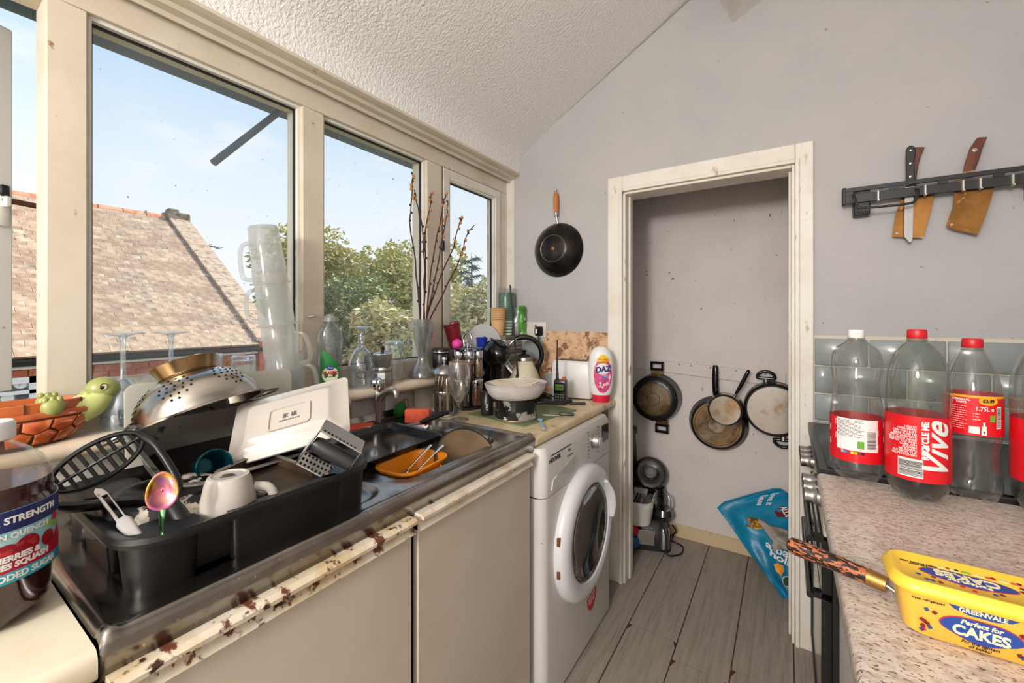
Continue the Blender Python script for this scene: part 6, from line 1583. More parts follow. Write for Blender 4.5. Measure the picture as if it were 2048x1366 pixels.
# spice bottle, blue spoon, knives near the board
j = thing('spice_bottle', 'small black spice bottle standing beside the saucepan', 'bottle', (-1.020, 1.372, ZB), face_cam(-1.02, 1.372))
MB().lathe([(0.024, 0), (0.026, 0.003), (0.026, 0.060), (0.020, 0.070), (0.020, 0.095), (0.001, 0.096)], 24).build('body', M_blkp, j)
text(j, 'SALT', 0.012, M_pw, tr(0, 0, 0.035), wrap=0.0268, turn=-90)
s5 = thing('plastic_spoon', 'pale blue plastic spoon at the worktop edge', 'spoon', (-0.752, 1.352, ZB), 0, rotm=rot('Z', -62))
MB().tube([(-0.055, 0, 0.004), (0, 0, 0.003), (0.055, 0, 0.003)], [0.004, 0.0035, 0.006], 8, flat=0.35).build('handle', mat('pale_blue_plastic', (150, 190, 226), 0.4), s5)
MB().sphere((-0.066, 0, 0.004), 0.018, 0.011, 0.003, 14, 8).build('spoon_bowl', mat('pale_blue_plastic'), s5)
s5.rotation_euler = (0, 0, R(-55))
def table_knife(label, a, c, z=ZB, name='table_knife'):
    a, c = Vector(a), Vector(c); d = (c - a); L = d.length
    t = thing(name, label, 'knife', (a.x, a.y, z), math.degrees(math.atan2(d.y, d.x)))
    MB().prism([(0, -0.007), (L * 0.55, -0.008), (L * 0.55, 0.008), (0.02, 0.009)], 0.0, 0.0016).build('blade', M_satin, t, smooth=0)
    MB().box(L * 0.52, -0.009, 0.0, L, 0.009, 0.011, 0.004, 2).build('handle', M_blkp, t)
    return t
table_knife('black handled knife across the front of the green board', (-0.830, 1.500), (-0.712, 1.545))
table_knife('black handled knife in front of the toaster', (-0.900, 1.700), (-0.770, 1.795), ZW)
# ================================================================== GRANITE SIDE THINGS
def fizzy(label, x, y, prof, m, capm, feet=5, rz_extra=0):
    t = thing('drinks_bottle', label, 'bottle', (x, y, 0.900), face_cam(x, y) + rz_extra)
    MB().loft(petal(prof, 48, feet, 0.012, 0.022), False, False).build('bottle_body', m, t)
    zt = prof[-1][1]
    MB().lathe([(0.0165, zt - 0.020), (0.0185, zt - 0.018), (0.0185, zt - 0.015), (0.0165, zt - 0.013)], 28, None, False, False).build('neck_ring', m, t)
    lp = []
    for r, z in ((0.0162, zt - 0.013), (0.0168, zt - 0.012), (0.0165, zt + 0.004), (0.0150, zt + 0.007), (0.001, zt + 0.0075)):
        lp.append([((r + (0.0004 if i % 2 and r > 0.016 else 0)) * math.cos(2 * PI * i / 60), (r + (0.0004 if i % 2 and r > 0.016 else 0)) * math.sin(2 * PI * i / 60), z) for i in range(60)])
    MB().loft(lp).build('cap', capm, t)
    lq = [(max(r - 0.0014, 0.001), z + 0.001) for r, z in prof if z < 0.02]
    return t
M_petg = clear('grey_clear_pet', (240, 240, 239), 0.05, 0.70, 0.05, 0.045, (220, 218, 214), 1.9)
M_petd = clear('wet_dark_pet', (230, 233, 228), 0.05, 0.70, 0.05, 0.06, (206, 208, 200), 1.8, (90, (40, 40, 36), 0.73, 0.78))
M_capw = mat('bottle_cap_white', (236, 234, 232), 0.4)
M_capr = mat('bottle_cap_red', (206, 28, 38), 0.35)
M_lred = mat('label_scarlet', (222, 24, 36), 0.3)
M_bar = mat('bar_black', (24, 24, 26), 0.5)
M_lw = mat('label_paper_white', (240, 238, 234), 0.4)
M_lgreen = mat('recycle_green', (110, 170, 60), 0.4)
def patch(parent, name, m, Rr, x0, x1, z0, z1, n=6):
    """small printed panel on a cylinder, x measured along the wall"""
    return band(Rr, z0, z1, math.degrees(x0 / Rr), math.degrees(x1 / Rr), n, 0.0003).build(name, m, parent, smooth=0)
def bars(parent, Rr, x0, x1, z0, z1, seed, horizontal=False):
    r_ = random.Random(seed); b = MB()
    p = (z0 if horizontal else x0)
    end = (z1 if horizontal else x1)
    while p < end:
        w = r_.choice((0.0005, 0.0009, 0.0014))
        if horizontal:
            q = band(Rr, p, min(p + w, end), math.degrees(x0 / Rr), math.degrees(x1 / Rr), 6, 0.0002)
        else:
            q = band(Rr, z0, z1, math.degrees(p / Rr), math.degrees(min(p + w, end) / Rr), 1, 0.0002)
        b.add(q.v, q.f); p += w + r_.choice((0.0006, 0.0011))
    return b.build('barcode', M_bar, parent, smooth=0)
def small_print(parent, Rr, x0, x1, z_top, rows, pitch, m, seed, h=0.0011):
    r_ = random.Random(seed); b = MB()
    for i in range(rows):
        p = x0
        end = x1 - r_.uniform(0, 0.3) * (x1 - x0)
        while p < end:
            w = r_.uniform(0.002, 0.006)
            q = band(Rr, z_top - i * pitch - h, z_top - i * pitch, math.degrees(p / Rr), math.degrees(min(p + w, end) / Rr), 1, 0.0002)
            b.add(q.v, q.f); p += w + 0.0012
    return b.build('small_print', m, parent, smooth=0)
# 1: waisted cola bottle, white cap, striped back label
p1 = [(0.026, 0), (0.044, 0.010), (0.051, 0.026), (0.0525, 0.045), (0.0525, 0.160), (0.0515, 0.185), (0.0465, 0.215), (0.0445, 0.232), (0.0475, 0.250), (0.0525, 0.275), (0.053, 0.292), (0.049, 0.314), (0.038, 0.332), (0.022, 0.344), (0.0145, 0.350), (0.0135, 0.356), (0.0135, 0.366)]
t = fizzy('empty waisted plastic bottle with white cap and striped label', 0.146, 1.340, p1, M_petg, M_capw)
RR = 0.0532
lb = band(RR - 0.0004, 0.056, 0.160, -180, 180, 72).build('label', M_lred, t)
patch(lb, 'white_panel', M_lw, RR + 0.0003, -0.040, 0.044, 0.084, 0.160, 14)
b = MB()
for x0, dz in ((-0.060, 0), (-0.048, 0), (0.046, 0), (0.060, 0)):
    pass
for x0 in (-0.064, 0.044):
    for k in range(2):
        zz = 0.088 + k * 0.034
        v = []
        for (xx, z) in ((x0, zz), (x0 + 0.022, zz + 0.020), (x0 + 0.022, zz + 0.034), (x0, zz + 0.014)):
            a = xx / RR; v.append(((RR + 0.0006) * math.sin(a), -(RR + 0.0006) * math.cos(a), z))
        b.add(v, [[0, 1, 2, 3]])
b.build('diagonal_stripes', M_lw, lb, smooth=0)
small_print(lb, RR + 0.0007, -0.038, 0.016, 0.156, 13, 0.0032, M_bar, 4)
patch(lb, 'green_logo', M_lgreen, RR + 0.0007, 0.002, 0.015, 0.090, 0.108, 3)
patch(lb, 'barcode_ground', M_lw, RR + 0.0006, 0.018, 0.042, 0.088, 0.150, 5)
bars(lb, RR + 0.0010, 0.021, 0.039, 0.092, 0.132, 5, True)
for i, c in enumerate([(120, 200, 230), (60, 150, 200), (150, 60, 120), (240, 220, 60), (220, 190, 50), (90, 60, 50), (20, 20, 20), (200, 30, 40)]):
    patch(lb, 'colour_mark', mat('print_mark_%d' % i, c, 0.4), RR + 0.0007, -0.030 + i * 0.0066, -0.0245 + i * 0.0066, 0.076, 0.082, 1)
# 2: big bottle with scarlet label
p2 = [(0.024, 0), (0.042, 0.010), (0.0515, 0.028), (0.0540, 0.050), (0.0535, 0.19), (0.0555, 0.205), (0.0560, 0.235), (0.0545, 0.268), (0.050, 0.296), (0.041, 0.322), (0.028, 0.340), (0.0165, 0.350), (0.0145, 0.356), (0.0145, 0.370)]
t = fizzy('beaded plastic bottle with red cap and big white script on scarlet label', 0.246, 1.285, p2, M_petd, M_capr, 5, 4)
MB().loft(petal([(0.020, 0.002), (0.040, 0.012), (0.049, 0.028), (0.0515, 0.038)], 48, 5, 0.012, 0.022)).build('cola_dregs', clear('dark_dregs', (70, 52, 40), 0.1, 0.5, 0.05, 0.5, (40, 28, 22)), t)
RR = 0.0546
lb = band(RR - 0.0004, 0.050, 0.190, -180, 180, 72).build('label', M_lred, t)
text(lb, 'Vive', 0.068, mat('script_mint', (226, 238, 232), 0.35), tr(0.031, 0, 0.118), bold=0.0012, wrap=RR + 0.0008, turn=90, shear=0.45, sx=1.0)
text(lb, 'RECYCLE ME', 0.0155, M_lw, tr(0.010, 0, 0.140), bold=0.0007, wrap=RR + 0.0008, turn=90, sx=0.92)
text(lb, 'HELLO!\nOVER HERE!\nCAN YOU JUST\nMAKE SURE I\'M\nEMPTY AND GIVE\nME A QUICK RINSE\nKEEP MY CAP AND\nLABEL ON\nSQUASH\nME DOWN\nPUT ME IN THE\nRECYCLING BIN', 0.0062, M_lw, tr(-0.004, 0, 0.136), wrap=RR + 0.0008, align='RIGHT', bold=0.0001, lines=0.9)
patch(lb, 'barcode_ground', M_lw, RR + 0.0003, -0.036, 0.006, 0.058, 0.098, 8)
bars(lb, RR + 0.0007, -0.035, 0.005, 0.061, 0.095, 9, True)
# 3: contour bottle
p3 = [(0.026, 0), (0.040, 0.010), (0.0465, 0.026), (0.047, 0.042), (0.0435, 0.072), (0.0415, 0.092), (0.042, 0.115), (0.045, 0.140), (0.0465, 0.155), (0.0465, 0.232), (0.0445, 0.250), (0.038, 0.280), (0.027, 0.312), (0.018, 0.330), (0.0145, 0.338), (0.0145, 0.350)]
t = fizzy('contoured plastic cola bottle with red cap and price flash label', 0.347, 1.342, p3, M_petg, M_capr, 5, 6)
RR = 0.0472
lb = band(RR - 0.0004, 0.150, 0.236, -180, 180, 72).build('label', M_lred, t)
band(RR + 0.0003, 0.231, 0.236, -180, 180, 72, 0.0003).build('label_gold_edge', mat('label_gold', (240, 170, 40), 0.35), lb)
disc_on(lb, 'price_flash', mat('label_gold', (240, 170, 40), 0.35), math.degrees(0.020 / RR), 0.226, 0.016, 0.010, RR + 0.0008)
text(lb, '£2.49', 0.010, M_bar, tr(0.020, 0, 0.2255), wrap=RR + 0.0012, bold=0.0003, sx=0.85)
text(lb, '1.75L e', 0.0125, M_lw, tr(0.014, 0, 0.208), wrap=RR + 0.0008, bold=0.0002, sx=0.8)
text(lb, 'ORIGINAL\nTASTE', 0.006, M_lw, tr(-0.022, 0, 0.223), wrap=RR + 0.0008, bold=0.0002)
small_print(lb, RR + 0.0006, -0.040, -0.012, 0.212, 11, 0.0048, M_lw, 14, 0.0010)
small_print(lb, RR + 0.0006, -0.004, 0.010, 0.198, 3, 0.0062, M_lw, 15, 0.0012)
patch(lb, 'green_logo', M_lgreen, RR + 0.0006, 0.022, 0.031, 0.182, 0.196, 3)
patch(lb, 'barcode_ground', M_lw, RR + 0.0006, 0.034, 0.044, 0.168, 0.214, 3)
bars(lb, RR + 0.0010, 0.035, 0.043, 0.170, 0.212, 23, True)
patch(lb, 'blank_panel', M_lw, RR + 0.0006, -0.010, 0.006, 0.155, 0.170, 3)
for z0, z1, hw in ((0.153, 0.164, 0.0042), (0.164, 0.172, 0.0034), (0.172, 0.180, 0.0016)):
    patch(lb, 'bottle_icon', M_lw, RR + 0.0006, 0.0128 - hw, 0.0128 + hw, z0, z1, 2)
text(lb, '7', 0.007, M_bar, tr(0.0128, 0, 0.158), wrap=RR + 0.0012, bold=0.0003)
# 4: bottle cut by the frame edge
t = fizzy('big plastic bottle with nutrition label next to the side wall', 0.452, 1.318, p2, M_petd, M_capr, 5, 30)
MB().loft(petal([(0.020, 0.002), (0.040, 0.012), (0.049, 0.028), (0.0515, 0.050)], 48, 5, 0.012, 0.022)).build('cola_dregs', clear('dark_dregs'), t)
RR = 0.0546
lb = band(RR - 0.0004, 0.068, 0.196, -180, 180, 72).build('label', M_lred, t)
for i, c in enumerate([(240, 240, 240), (70, 160, 70), (70, 160, 70), (214, 120, 40), (70, 160, 70), (70, 160, 70)]):
    disc_on(lb, 'traffic_light', mat('traffic_%d' % i, c, 0.4), math.degrees(-0.052 / RR), 0.160 - i * 0.0125, 0.0042, 0.0052, RR + 0.0012, 14)
patch(lb, 'dark_strip', M_bar, RR + 0.0004, -0.0575, -0.0465, 0.080, 0.172, 3)
patch(lb, 'green_logo', M_lgreen, RR + 0.0005, -0.034, -0.022, 0.140, 0.152, 3)
small_print(lb, RR + 0.0006, -0.036, -0.004, 0.136, 5, 0.004, M_lw, 24, 0.001)
patch(lb, 'supermarket_logo', mat('logo_navy', (24, 40, 110), 0.4), RR + 0.0005, -0.034, -0.016, 0.098, 0.116, 3)
text(lb, 'ALDI', 0.006, M_lw, tr(-0.025, 0, 0.102), wrap=RR + 0.0012, bold=0.0003)
small_print(lb, RR + 0.0006, -0.036, -0.004, 0.092, 5, 0.004, M_lw, 25, 0.001)

# wooden-handled slice with the tub standing on its blade
sl5 = thing('cake_slice', 'kitchen slice with a worn black and orange wooden handle', 'slice', (0.140, 0.802, 0.900), rotm=rot('Z', -21.8))
MB().prism([(0.0, -0.010), (0.03, -0.016), (0.16, -0.026), (0.17, 0.0), (0.16, 0.026), (0.03, 0.016), (0.0, 0.010)], 0.0, 0.0014).build('blade', M_satin, sl5, smooth=0)
MB().tube([(0.005, 0, 0.002), (-0.012, 0, 0.012), (-0.022, 0, 0.016)], [0.0035, 0.0035, 0.004], 10).build('tang', M_satin, sl5)
MB().tube([(-0.018, 0, 0.0155), (-0.040, 0, 0.0165)], [0.0112, 0.0122], 20).build('ferrule', mat('brass', (196, 156, 92), 0.25, 1.0), sl5)
MB().tube([(-0.040, 0, 0.0165), (-0.060, 0, 0.017), (-0.095, 0, 0.0175), (-0.130, 0, 0.018), (-0.142, 0, 0.018), (-0.147, 0, 0.018)], [0.0112, 0.0118, 0.0126, 0.0136, 0.0128, 0.0082], 20).build('handle', mat('worn_painted_wood', (28, 22, 20), 0.35, 0, [('noise', 230, (186, 106, 66), 0.515, 0.545, 6, (0.4, 1, 1))], ('noise', 30, 0.3, 0.004)), sl5)
# spread tub
tb = thing('spread_tub', 'yellow baking spread tub with a printed lid', 'tub', (0.222, 0.760, 0.9018), 0)
M_yel = mat('yellow_tub', (238, 186, 72), 0.35, 0, [('noise', 4, (232, 176, 60), 0.45, 0.7)])
M_yell = mat('yellow_lid', (244, 200, 64), 0.35)
MB().loft([rp(0.176, 0.058, 0.016, 0.0), rp(0.186, 0.066, 0.018, 0.004), rp(0.204, 0.080, 0.020, 0.062)], True, True).build('tub_body', M_yel, tb)
lid = MB().loft([rp(0.212, 0.088, 0.024, 0.056), rp(0.218, 0.094, 0.026, 0.060), rp(0.218, 0.094, 0.026, 0.064), rp(0.210, 0.086, 0.023, 0.070), rp(0.204, 0.080, 0.021, 0.073), rp(0.196, 0.072, 0.019, 0.073), rp(0.186, 0.062, 0.015, 0.0695)], True, True).build('lid', M_yell, tb)
M_navy = mat('print_navy', (34, 70, 150), 0.35)
M_crm = mat('print_cream', (246, 232, 188), 0.35)
# front panel leans outwards a little: build in a tilted frame
lean_a = math.degrees(math.atan2(0.007, 0.058))
Fp = tr(0, -0.0333, 0.004) @ Matrix.Rotation(R(lean_a), 4, 'X')
def blob(pts, d0, d1): return MB().prism(pts, d0, d1, plane='XZ')
def badge(cx, cz, sx_, sz_): return [(cx + sx_ * math.cos(2 * PI * i / 32) * (1 + 0.10 * math.cos(4 * PI * i / 32)), cz + sz_ * math.sin(2 * PI * i / 32) * (1 + 0.10 * math.sin(6 * PI * i / 32))) for i in range(32)]
pb = blob(badge(-0.028, 0.024, 0.0325, 0.0155), -0.0008, 0.0005).xf(Fp).build('badge_edge', mat('badge_crimson', (170, 60, 90), 0.4), tb, smooth=0)
blob(badge(-0.028, 0.024, 0.0313, 0.0144), -0.0014, 0.0).xf(Fp).build('badge_print', M_navy, pb, smooth=0)
text(pb, 'CAKES', 0.0172, M_crm, Fp @ tr(-0.028, -0.0018, 0.0205), bold=0.0006, sx=0.94)
text(pb, 'Perfect for', 0.0080, M_crm, Fp @ tr(-0.028, -0.0018, 0.0325), shear=0.25, bold=0.0002)
text(pb, 'For the lightest\nof bakes!', 0.0052, M_ink, Fp @ tr(-0.028, -0.0012, 0.0048), shear=0.25, lines=0.9)
blob([(-0.060, 0.054), (0.006, 0.054), (-0.003, 0.046), (-0.016, 0.0420), (-0.038, 0.0420), (-0.051, 0.046)], -0.0010, 0.0).xf(Fp).build('brand_ribbon', M_navy, tb, smooth=0)
text(tb, 'GREENVALE', 0.0075, M_crm, Fp @ tr(-0.027, -0.0014, 0.0475), bold=0.0002)
text(tb, 'Keep refrigerated', 0.0042, M_ink, Fp @ tr(-0.074, -0.0008, 0.047), name='small_print')
random.seed(12)
cm_ = [mat('confetti_red', (206, 40, 46), 0.4), mat('confetti_maroon', (120, 30, 40), 0.4), mat('confetti_blue', (44, 74, 140), 0.4)]
for i in range(110):
    x, z = random.uniform(-0.080, 0.085), random.uniform(0.005, 0.046)
    if ((x + 0.028) / 0.037) ** 2 + ((z - 0.024) / 0.020) ** 2 < 1 or (z > 0.038 and -0.064 < x < 0.010): continue
    MB().box(-0.0020, -0.0007, -0.0020, 0.0020, 0.0004, 0.0020, 0, 1, Fp @ tr(x, -0.0004, z) @ rot('Y', random.uniform(20, 70))).build('confetti_print', cm_[i % 3], tb, smooth=0)
Lz = 0.0697
def blobf(pts, z0, z1): return MB().prism(pts, z0, z1, plane='XY')
lb0 = blobf(badge(-0.030, 0.000, 0.041, 0.0165), Lz - 0.0004, Lz + 0.0003).build('badge_edge', mat('badge_crimson'), lid, smooth=0)
blobf(badge(-0.030, 0.0, 0.0395, 0.0150), Lz, Lz + 0.0006).build('badge_print', M_navy, lid, smooth=0)
text(lid, 'CAKES', 0.0200, M_crm, tr(-0.030, 0.0032, Lz + 0.0009), mode='flat', bold=0.0006, turn=180)
text(lid, 'Perfect for', 0.0090, M_crm, tr(-0.030, -0.0095, Lz + 0.0009), mode='flat', bold=0.0002, turn=180)
for i in range(60):
    x, y = random.uniform(-0.080, 0.085), random.uniform(-0.026, 0.026)
    if ((x + 0.030) / 0.045) ** 2 + (y / 0.019) ** 2 < 1: continue
    MB().box(-0.0020, -0.0020, Lz - 0.0004, 0.0020, 0.0020, Lz + 0.0004, 0, 1, tr(x, y, 0) @ rot('Z', random.uniform(20, 70))).build('confetti_print', cm_[i % 3], lid, smooth=0)
for i, c in enumerate([(226, 222, 160), (226, 222, 160), (150, 190, 60), (226, 222, 160), (226, 90, 70), (226, 222, 160), (226, 90, 70), (226, 222, 160)]):
    MB().box(-0.052 + i * 0.011, 0.0195, Lz - 0.0004, -0.043 + i * 0.011, 0.0245, Lz + 0.0004).build('nutrition_print', mat('nutri_%d%d%d' % c, c, 0.4), lid, smooth=0)
text(lid, 'BEST BEFORE 21 SEP\nL4207 08:41', 0.0042, M_ink, tr(-0.072, 0.014, Lz + 0.0003), mode='flat', name='small_print')

# ------------------------------------------------------------------ wok and knife rack on the wall
wk = thing('wok', 'small black steel wok hanging by its wooden handle', 'wok', (-1.021, YB - 0.004, 1.660))
MB().lathe([(0.070, 0.060), (0.076, 0.058), (0.106, 0.041), (0.132, 0.017), (0.143, 0.0), (0.1445, 0.0), (0.134, 0.020), (0.108, 0.045), (0.080, 0.0630), (0.072, 0.066), (0.001, 0.066)], 64, rot('X', 90), False, True).build('pan', mat('seasoned_black_steel', (34, 31, 29), 0.25, 0.6, [('noise', 6, (52, 46, 42), 0.5, 0.7, 4)]), wk)
MB().lathe([(0.068, 0.0660), (0.071, 0.0670), (0.074, 0.0655), (0.070, 0.0650)], 48, rot('X', 90), False, False).build('base_ring', mat('worn_ring', (96, 86, 76), 0.35, 0.8), wk)
MB().lathe([(0.001, 0.0666), (0.010, 0.0666), (0.008, 0.0675), (0.001, 0.0676)], 20, rot('X', 90)).build('maker_stamp', mat('copper_stamp', (140, 96, 66), 0.4, 0.6), wk)
MB().tube([(0, -0.004, 0.140), (-0.003, -0.010, 0.165), (-0.005, -0.012, 0.185)], [0.006, 0.005, 0.007], 10).build('tang', M_satin, wk)
MB().tube([(-0.005, -0.012, 0.180), (-0.005, -0.012, 0.196)], 0.0135, 16).build('ferrule', M_satin, wk)
MB().tube([(-0.005, -0.012, 0.194), (-0.0055, -0.013, 0.24), (-0.006, -0.013, 0.285), (-0.006, -0.013, 0.300)], [0.0125, 0.015, 0.0145, 0.012], 18).build('handle', mat('orange_wood', (190, 118, 58), 0.5, 0, [('noise', 8, (160, 92, 42), 0.45, 0.65, 4, (4, 4, 0.5))]), wk)
MB().tube([(-0.006 + 0.007 * math.cos(R(a)), -0.013, 0.310 + 0.010 * math.sin(R(a))) for a in range(0, 360, 30)], 0.002, 8, closed=True).build('hanging_ring', M_chrome, wk)
nl = tag(MB().cyl((0, 0, 0), (0, -0.03, 0.006), 0.003, n=8).lathe([(0.001, 0.03), (0.006, 0.030), (0.001, 0.032)], 10, rot('X', 90)).build('wall_nail', M_satin, loc=(-1.027, YB, 1.981)), 'bright nail in the wall holding up the wok', 'nail')

kr = thing('knife_rack', 'black magnetic knife rack with hooks on the grey wall', 'knife rack', (0.180, 1.958, 1.747))
M_rack = mat('matt_black_metal', (32, 32, 34), 0.45)
# bar with long slots: upper and lower strips joined by bridges
slots = [(0.022, 0.124), (0.150, 0.248), (0.272, 0.374), (0.398, 0.500)]
MB().box(0, 0.0, 0.013, 0.52, 0.008, 0.028, 0.001, 1).box(0, 0.0, -0.028, 0.52, 0.008, 0.003, 0.001, 1).build('bar_strips', M_rack, kr)
edges = [0.0] + [q for s_ in slots for q in s_] + [0.52]
for i in range(0, len(edges), 2):
    MB().box(edges[i], 0.0, 0.001, edges[i + 1], 0.008, 0.015).build('bridge', M_rack, kr, smooth=0)
MB().box(-0.006, -0.002, -0.031, 0.004, 0.030, 0.031, 0.002, 1).build('end_cap', M_rack, kr)
for x in (0.028, 0.455):
    pad = MB().box(x, 0.012, -0.074, x + 0.046, 0.058, 0.020, 0.003, 1).build('wall_mount', M_rack, kr)
    for q in range(6): MB().box(x + 0.004 + q * 0.007, 0.0095, -0.070, x + 0.007 + q * 0.007, 0.013, 0.010).build('mount_rib', M_blk, pad, smooth=0)
for x in (0.093, 0.214, 0.304, 0.343, 0.413, 0.44):
    MB().box(x - 0.0028, -0.012, -0.032, x + 0.0028, -0.001, 0.004, 0.0015, 1).box(x - 0.0028, -0.020, -0.034, x + 0.0028, -0.001, -0.028, 0.0015, 1).build('hook', mat('pale_hook', (222, 214, 204), 0.3, 0.5), kr)
MB().tube([(0.024, -0.002, -0.004), (0.024, -0.030, -0.010), (0.034, -0.038, -0.050), (0.050, -0.038, -0.058), (0.165, -0.038, -0.060), (0.184, -0.036, -0.048), (0.192, -0.030, -0.018), (0.192, -0.002, -0.006)], 0.0042, 10).build('towel_bar', M_rack, kr)

M_wood = mat('red_brown_wood', (112, 56, 32), 0.4, 0, [('noise', 9, (70, 32, 20), 0.45, 0.6, 4, (5, 5, 0.6))])
M_bladeG = mat('greasy_golden_steel', (150, 106, 56), 0.34, 0.9, [('noise', 9, (120, 82, 42), 0.45, 0.65, 4), ('noise', 26, (176, 144, 100), 0.62, 0.70, 3)])
def plate_knife(name, label, cat, org, blade, handle, y0, thick, mb, mh, rivets=(), ferr=None, hole=None, hth=0.012):
    t = thing(name, label, cat, (org[0], y0, org[1]))
    L = lambda P_: [(x - org[0], z - org[1]) for x, z in P_]
    MB().prism(L(blade), 0, thick, plane='XZ').build('blade', mb, t, smooth=0, bevel=0.0004)
    MB().prism(L(handle), -hth / 2 + thick / 2, hth / 2 + thick / 2, plane='XZ').build('handle', mh, t, smooth=0, bevel=0.003)
    for x, z, r in rivets:
        MB().lathe([(r, 0), (r, 0.001), (0.001, 0.0014)], 16, tr(x - org[0], -hth / 2 + thick / 2, z - org[1]) @ rot('X', 90)).build('rivet', M_satin, t)
    if ferr: MB().prism(L(ferr), -hth / 2, hth / 2 + thick, plane='XZ').build('ferrule', mat('brass', (196, 156, 92), 0.25, 1.0), t, smooth=0)
    if hole: MB().lathe([(hole[2], -0.0006), (hole[2], thick + 0.0006)], 20, tr(hole[0] - org[0], thick, hole[1] - org[1]) @ rot('X', 90)).build('hanging_hole', M_wall, t)
    return t
plate_knife('cleaver', 'greasy golden cleaver with curved wooden handle hanging alone', 'cleaver', (0.51, 1.75),
    [(0.474, 1.760), (0.566, 1.752), (0.561, 1.719), (0.554, 1.681), (0.543, 1.633), (0.525, 1.572), (0.491, 1.586), (0.458, 1.602), (0.452, 1.612), (0.456, 1.630), (0.467, 1.671)],
    [(0.491, 1.78), (0.496, 1.815), (0.507, 1.86), (0.523, 1.89), (0.546, 1.887), (0.535, 1.854), (0.527, 1.815), (0.517, 1.783)], 1.980, 0.0025, M_bladeG, M_wood, ((0.517, 1.850, 0.006),), [(0.487, 1.765), (0.490, 1.782), (0.517, 1.784), (0.517, 1.765)], (0.464, 1.613, 0.004))
plate_knife('cleaver', 'greasy cleaver hanging behind the serrated bread knife', 'cleaver', (0.37, 1.75),
    [(0.345, 1.760), (0.430, 1.752), (0.425, 1.721), (0.413, 1.651), (0.396, 1.576), (0.316, 1.589), (0.325, 1.662), (0.339, 1.724)],
    [(0.368, 1.76), (0.370, 1.848), (0.374, 1.895), (0.401, 1.890), (0.390, 1.861), (0.384, 1.829), (0.380, 1.790), (0.380, 1.76)], 1.990, 0.0025, M_bladeG, M_wood, (), None, (0.3285, 1.600, 0.004))
serr = [(0.372, 1.756)]
for i in range(26):
    z = 1.752 - i * 0.0068
    serr += [(0.3712 - i * 0.0001, z), (0.3688 - i * 0.0001, z - 0.0034)]
serr += [(0.3665, 1.572), (0.362, 1.562), (0.357, 1.565), (0.345, 1.584), (0.346, 1.676), (0.347, 1.756)]
plate_knife('bread_knife', 'serrated bread knife with black riveted handle on the rack', 'knife', (0.36, 1.75), serr,
    [(0.350, 1.756), (0.349, 1.884), (0.353, 1.894), (0.362, 1.898), (0.371, 1.892), (0.375, 1.880), (0.371, 1.837), (0.374, 1.756)], 1.972, 0.0020, mat('grey_blade_steel', (150, 149, 148), 0.4, 0.9), mat('black_handle', (26, 26, 28), 0.4), ((0.3615, 1.880, 0.0035), (0.3605, 1.835, 0.0035), (0.3605, 1.790, 0.0035)), None, None, 0.012)
# ================================================================== ALCOVE
YH = YA - 0.014
M_induct = mat('patterned_base_bronze', (132, 104, 68), 0.3, 0.9, [('noise', 6, (196, 180, 150), 0.45, 0.65, 4)])
M_blkcoat = mat('speckled_black_coating', (24, 23, 23), 0.3, 0, [('noise', 60, (200, 196, 190), 0.70, 0.72, 2)])
def rings(parent, r0, r1, k, m, y, name='embossed_ring'):
    for i in range(k):
        r = r0 + (r1 - r0) * i / max(1, k - 1)
        MB().lathe([(r - 0.0012, y), (r, y + 0.0012), (r + 0.0012, y)], 48, rot('X', 90), False, False).build(name, m, parent)
def dots(parent, radii, m, y):
    b = MB()
    for r in radii:
        n = int(2 * PI * r / 0.006)
        for i in range(n):
            a = 2 * PI * i / n
            b.box(-0.0018, -0.0008, -0.0010, 0.0018, 0.0002, 0.0010, 0, 1, rot('Y', -math.degrees(a)) @ tr(r, -y, 0))
    o = b.build('embossed_pattern', m, parent, smooth=0); o['kind'] = 'stuff'
M_dkdot = mat('pattern_brown', (74, 50, 32), 0.5, 0.5)
# casserole with two loop handles, hung at the left
ca = thing('casserole', 'two handled black casserole hung with its bronze base outwards', 'pan', (-0.648, YH - 0.004, 0.822))
MB().lathe([(0.136, 0.0), (0.138, 0.002), (0.132, 0.085), (0.112, 0.102), (0.098, 0.105), (0.001, 0.105)], 56, rot('X', 90), False, True).build('pot', M_blkcoat, ca)
MB().lathe([(0.096, 0.104), (0.096, 0.1085), (0.001, 0.109)], 48, rot('X', 90)).build('base_disc', M_induct, ca)
rings(ca, 0.035, 0.092, 2, M_dkdot, 0.109); dots(ca, [0.040 + 0.0075 * i for i in range(7)], M_dkdot, 0.1095)
for s_, dx in ((1, 0.0), (-1, 0.028)):
    MB().box(-0.034 + dx, -0.030, s_ * 0.148 - 0.016, 0.034 + dx, -0.008, s_ * 0.148 + 0.016, 0.004, 1).build('handle_bracket', M_induct, ca)
    hb = MB().box(-0.038 + dx, -0.034, min(s_ * 0.160, s_ * 0.212), -0.026 + dx, -0.008, max(s_ * 0.160, s_ * 0.212), 0.004, 1)
    hb.box(0.026 + dx, -0.034, min(s_ * 0.160, s_ * 0.212), 0.038 + dx, -0.008, max(s_ * 0.160, s_ * 0.212), 0.004, 1)
    hb.box(-0.038 + dx, -0.034, min(s_ * 0.198, s_ * 0.212), 0.038 + dx, -0.008, max(s_ * 0.198, s_ * 0.212), 0.004, 1)
    hb.box(-0.038 + dx, -0.034, min(s_ * 0.158, s_ * 0.172), 0.038 + dx, -0.008, max(s_ * 0.158, s_ * 0.172), 0.004, 1)
    hb.build('loop_handle', M_blk, ca)
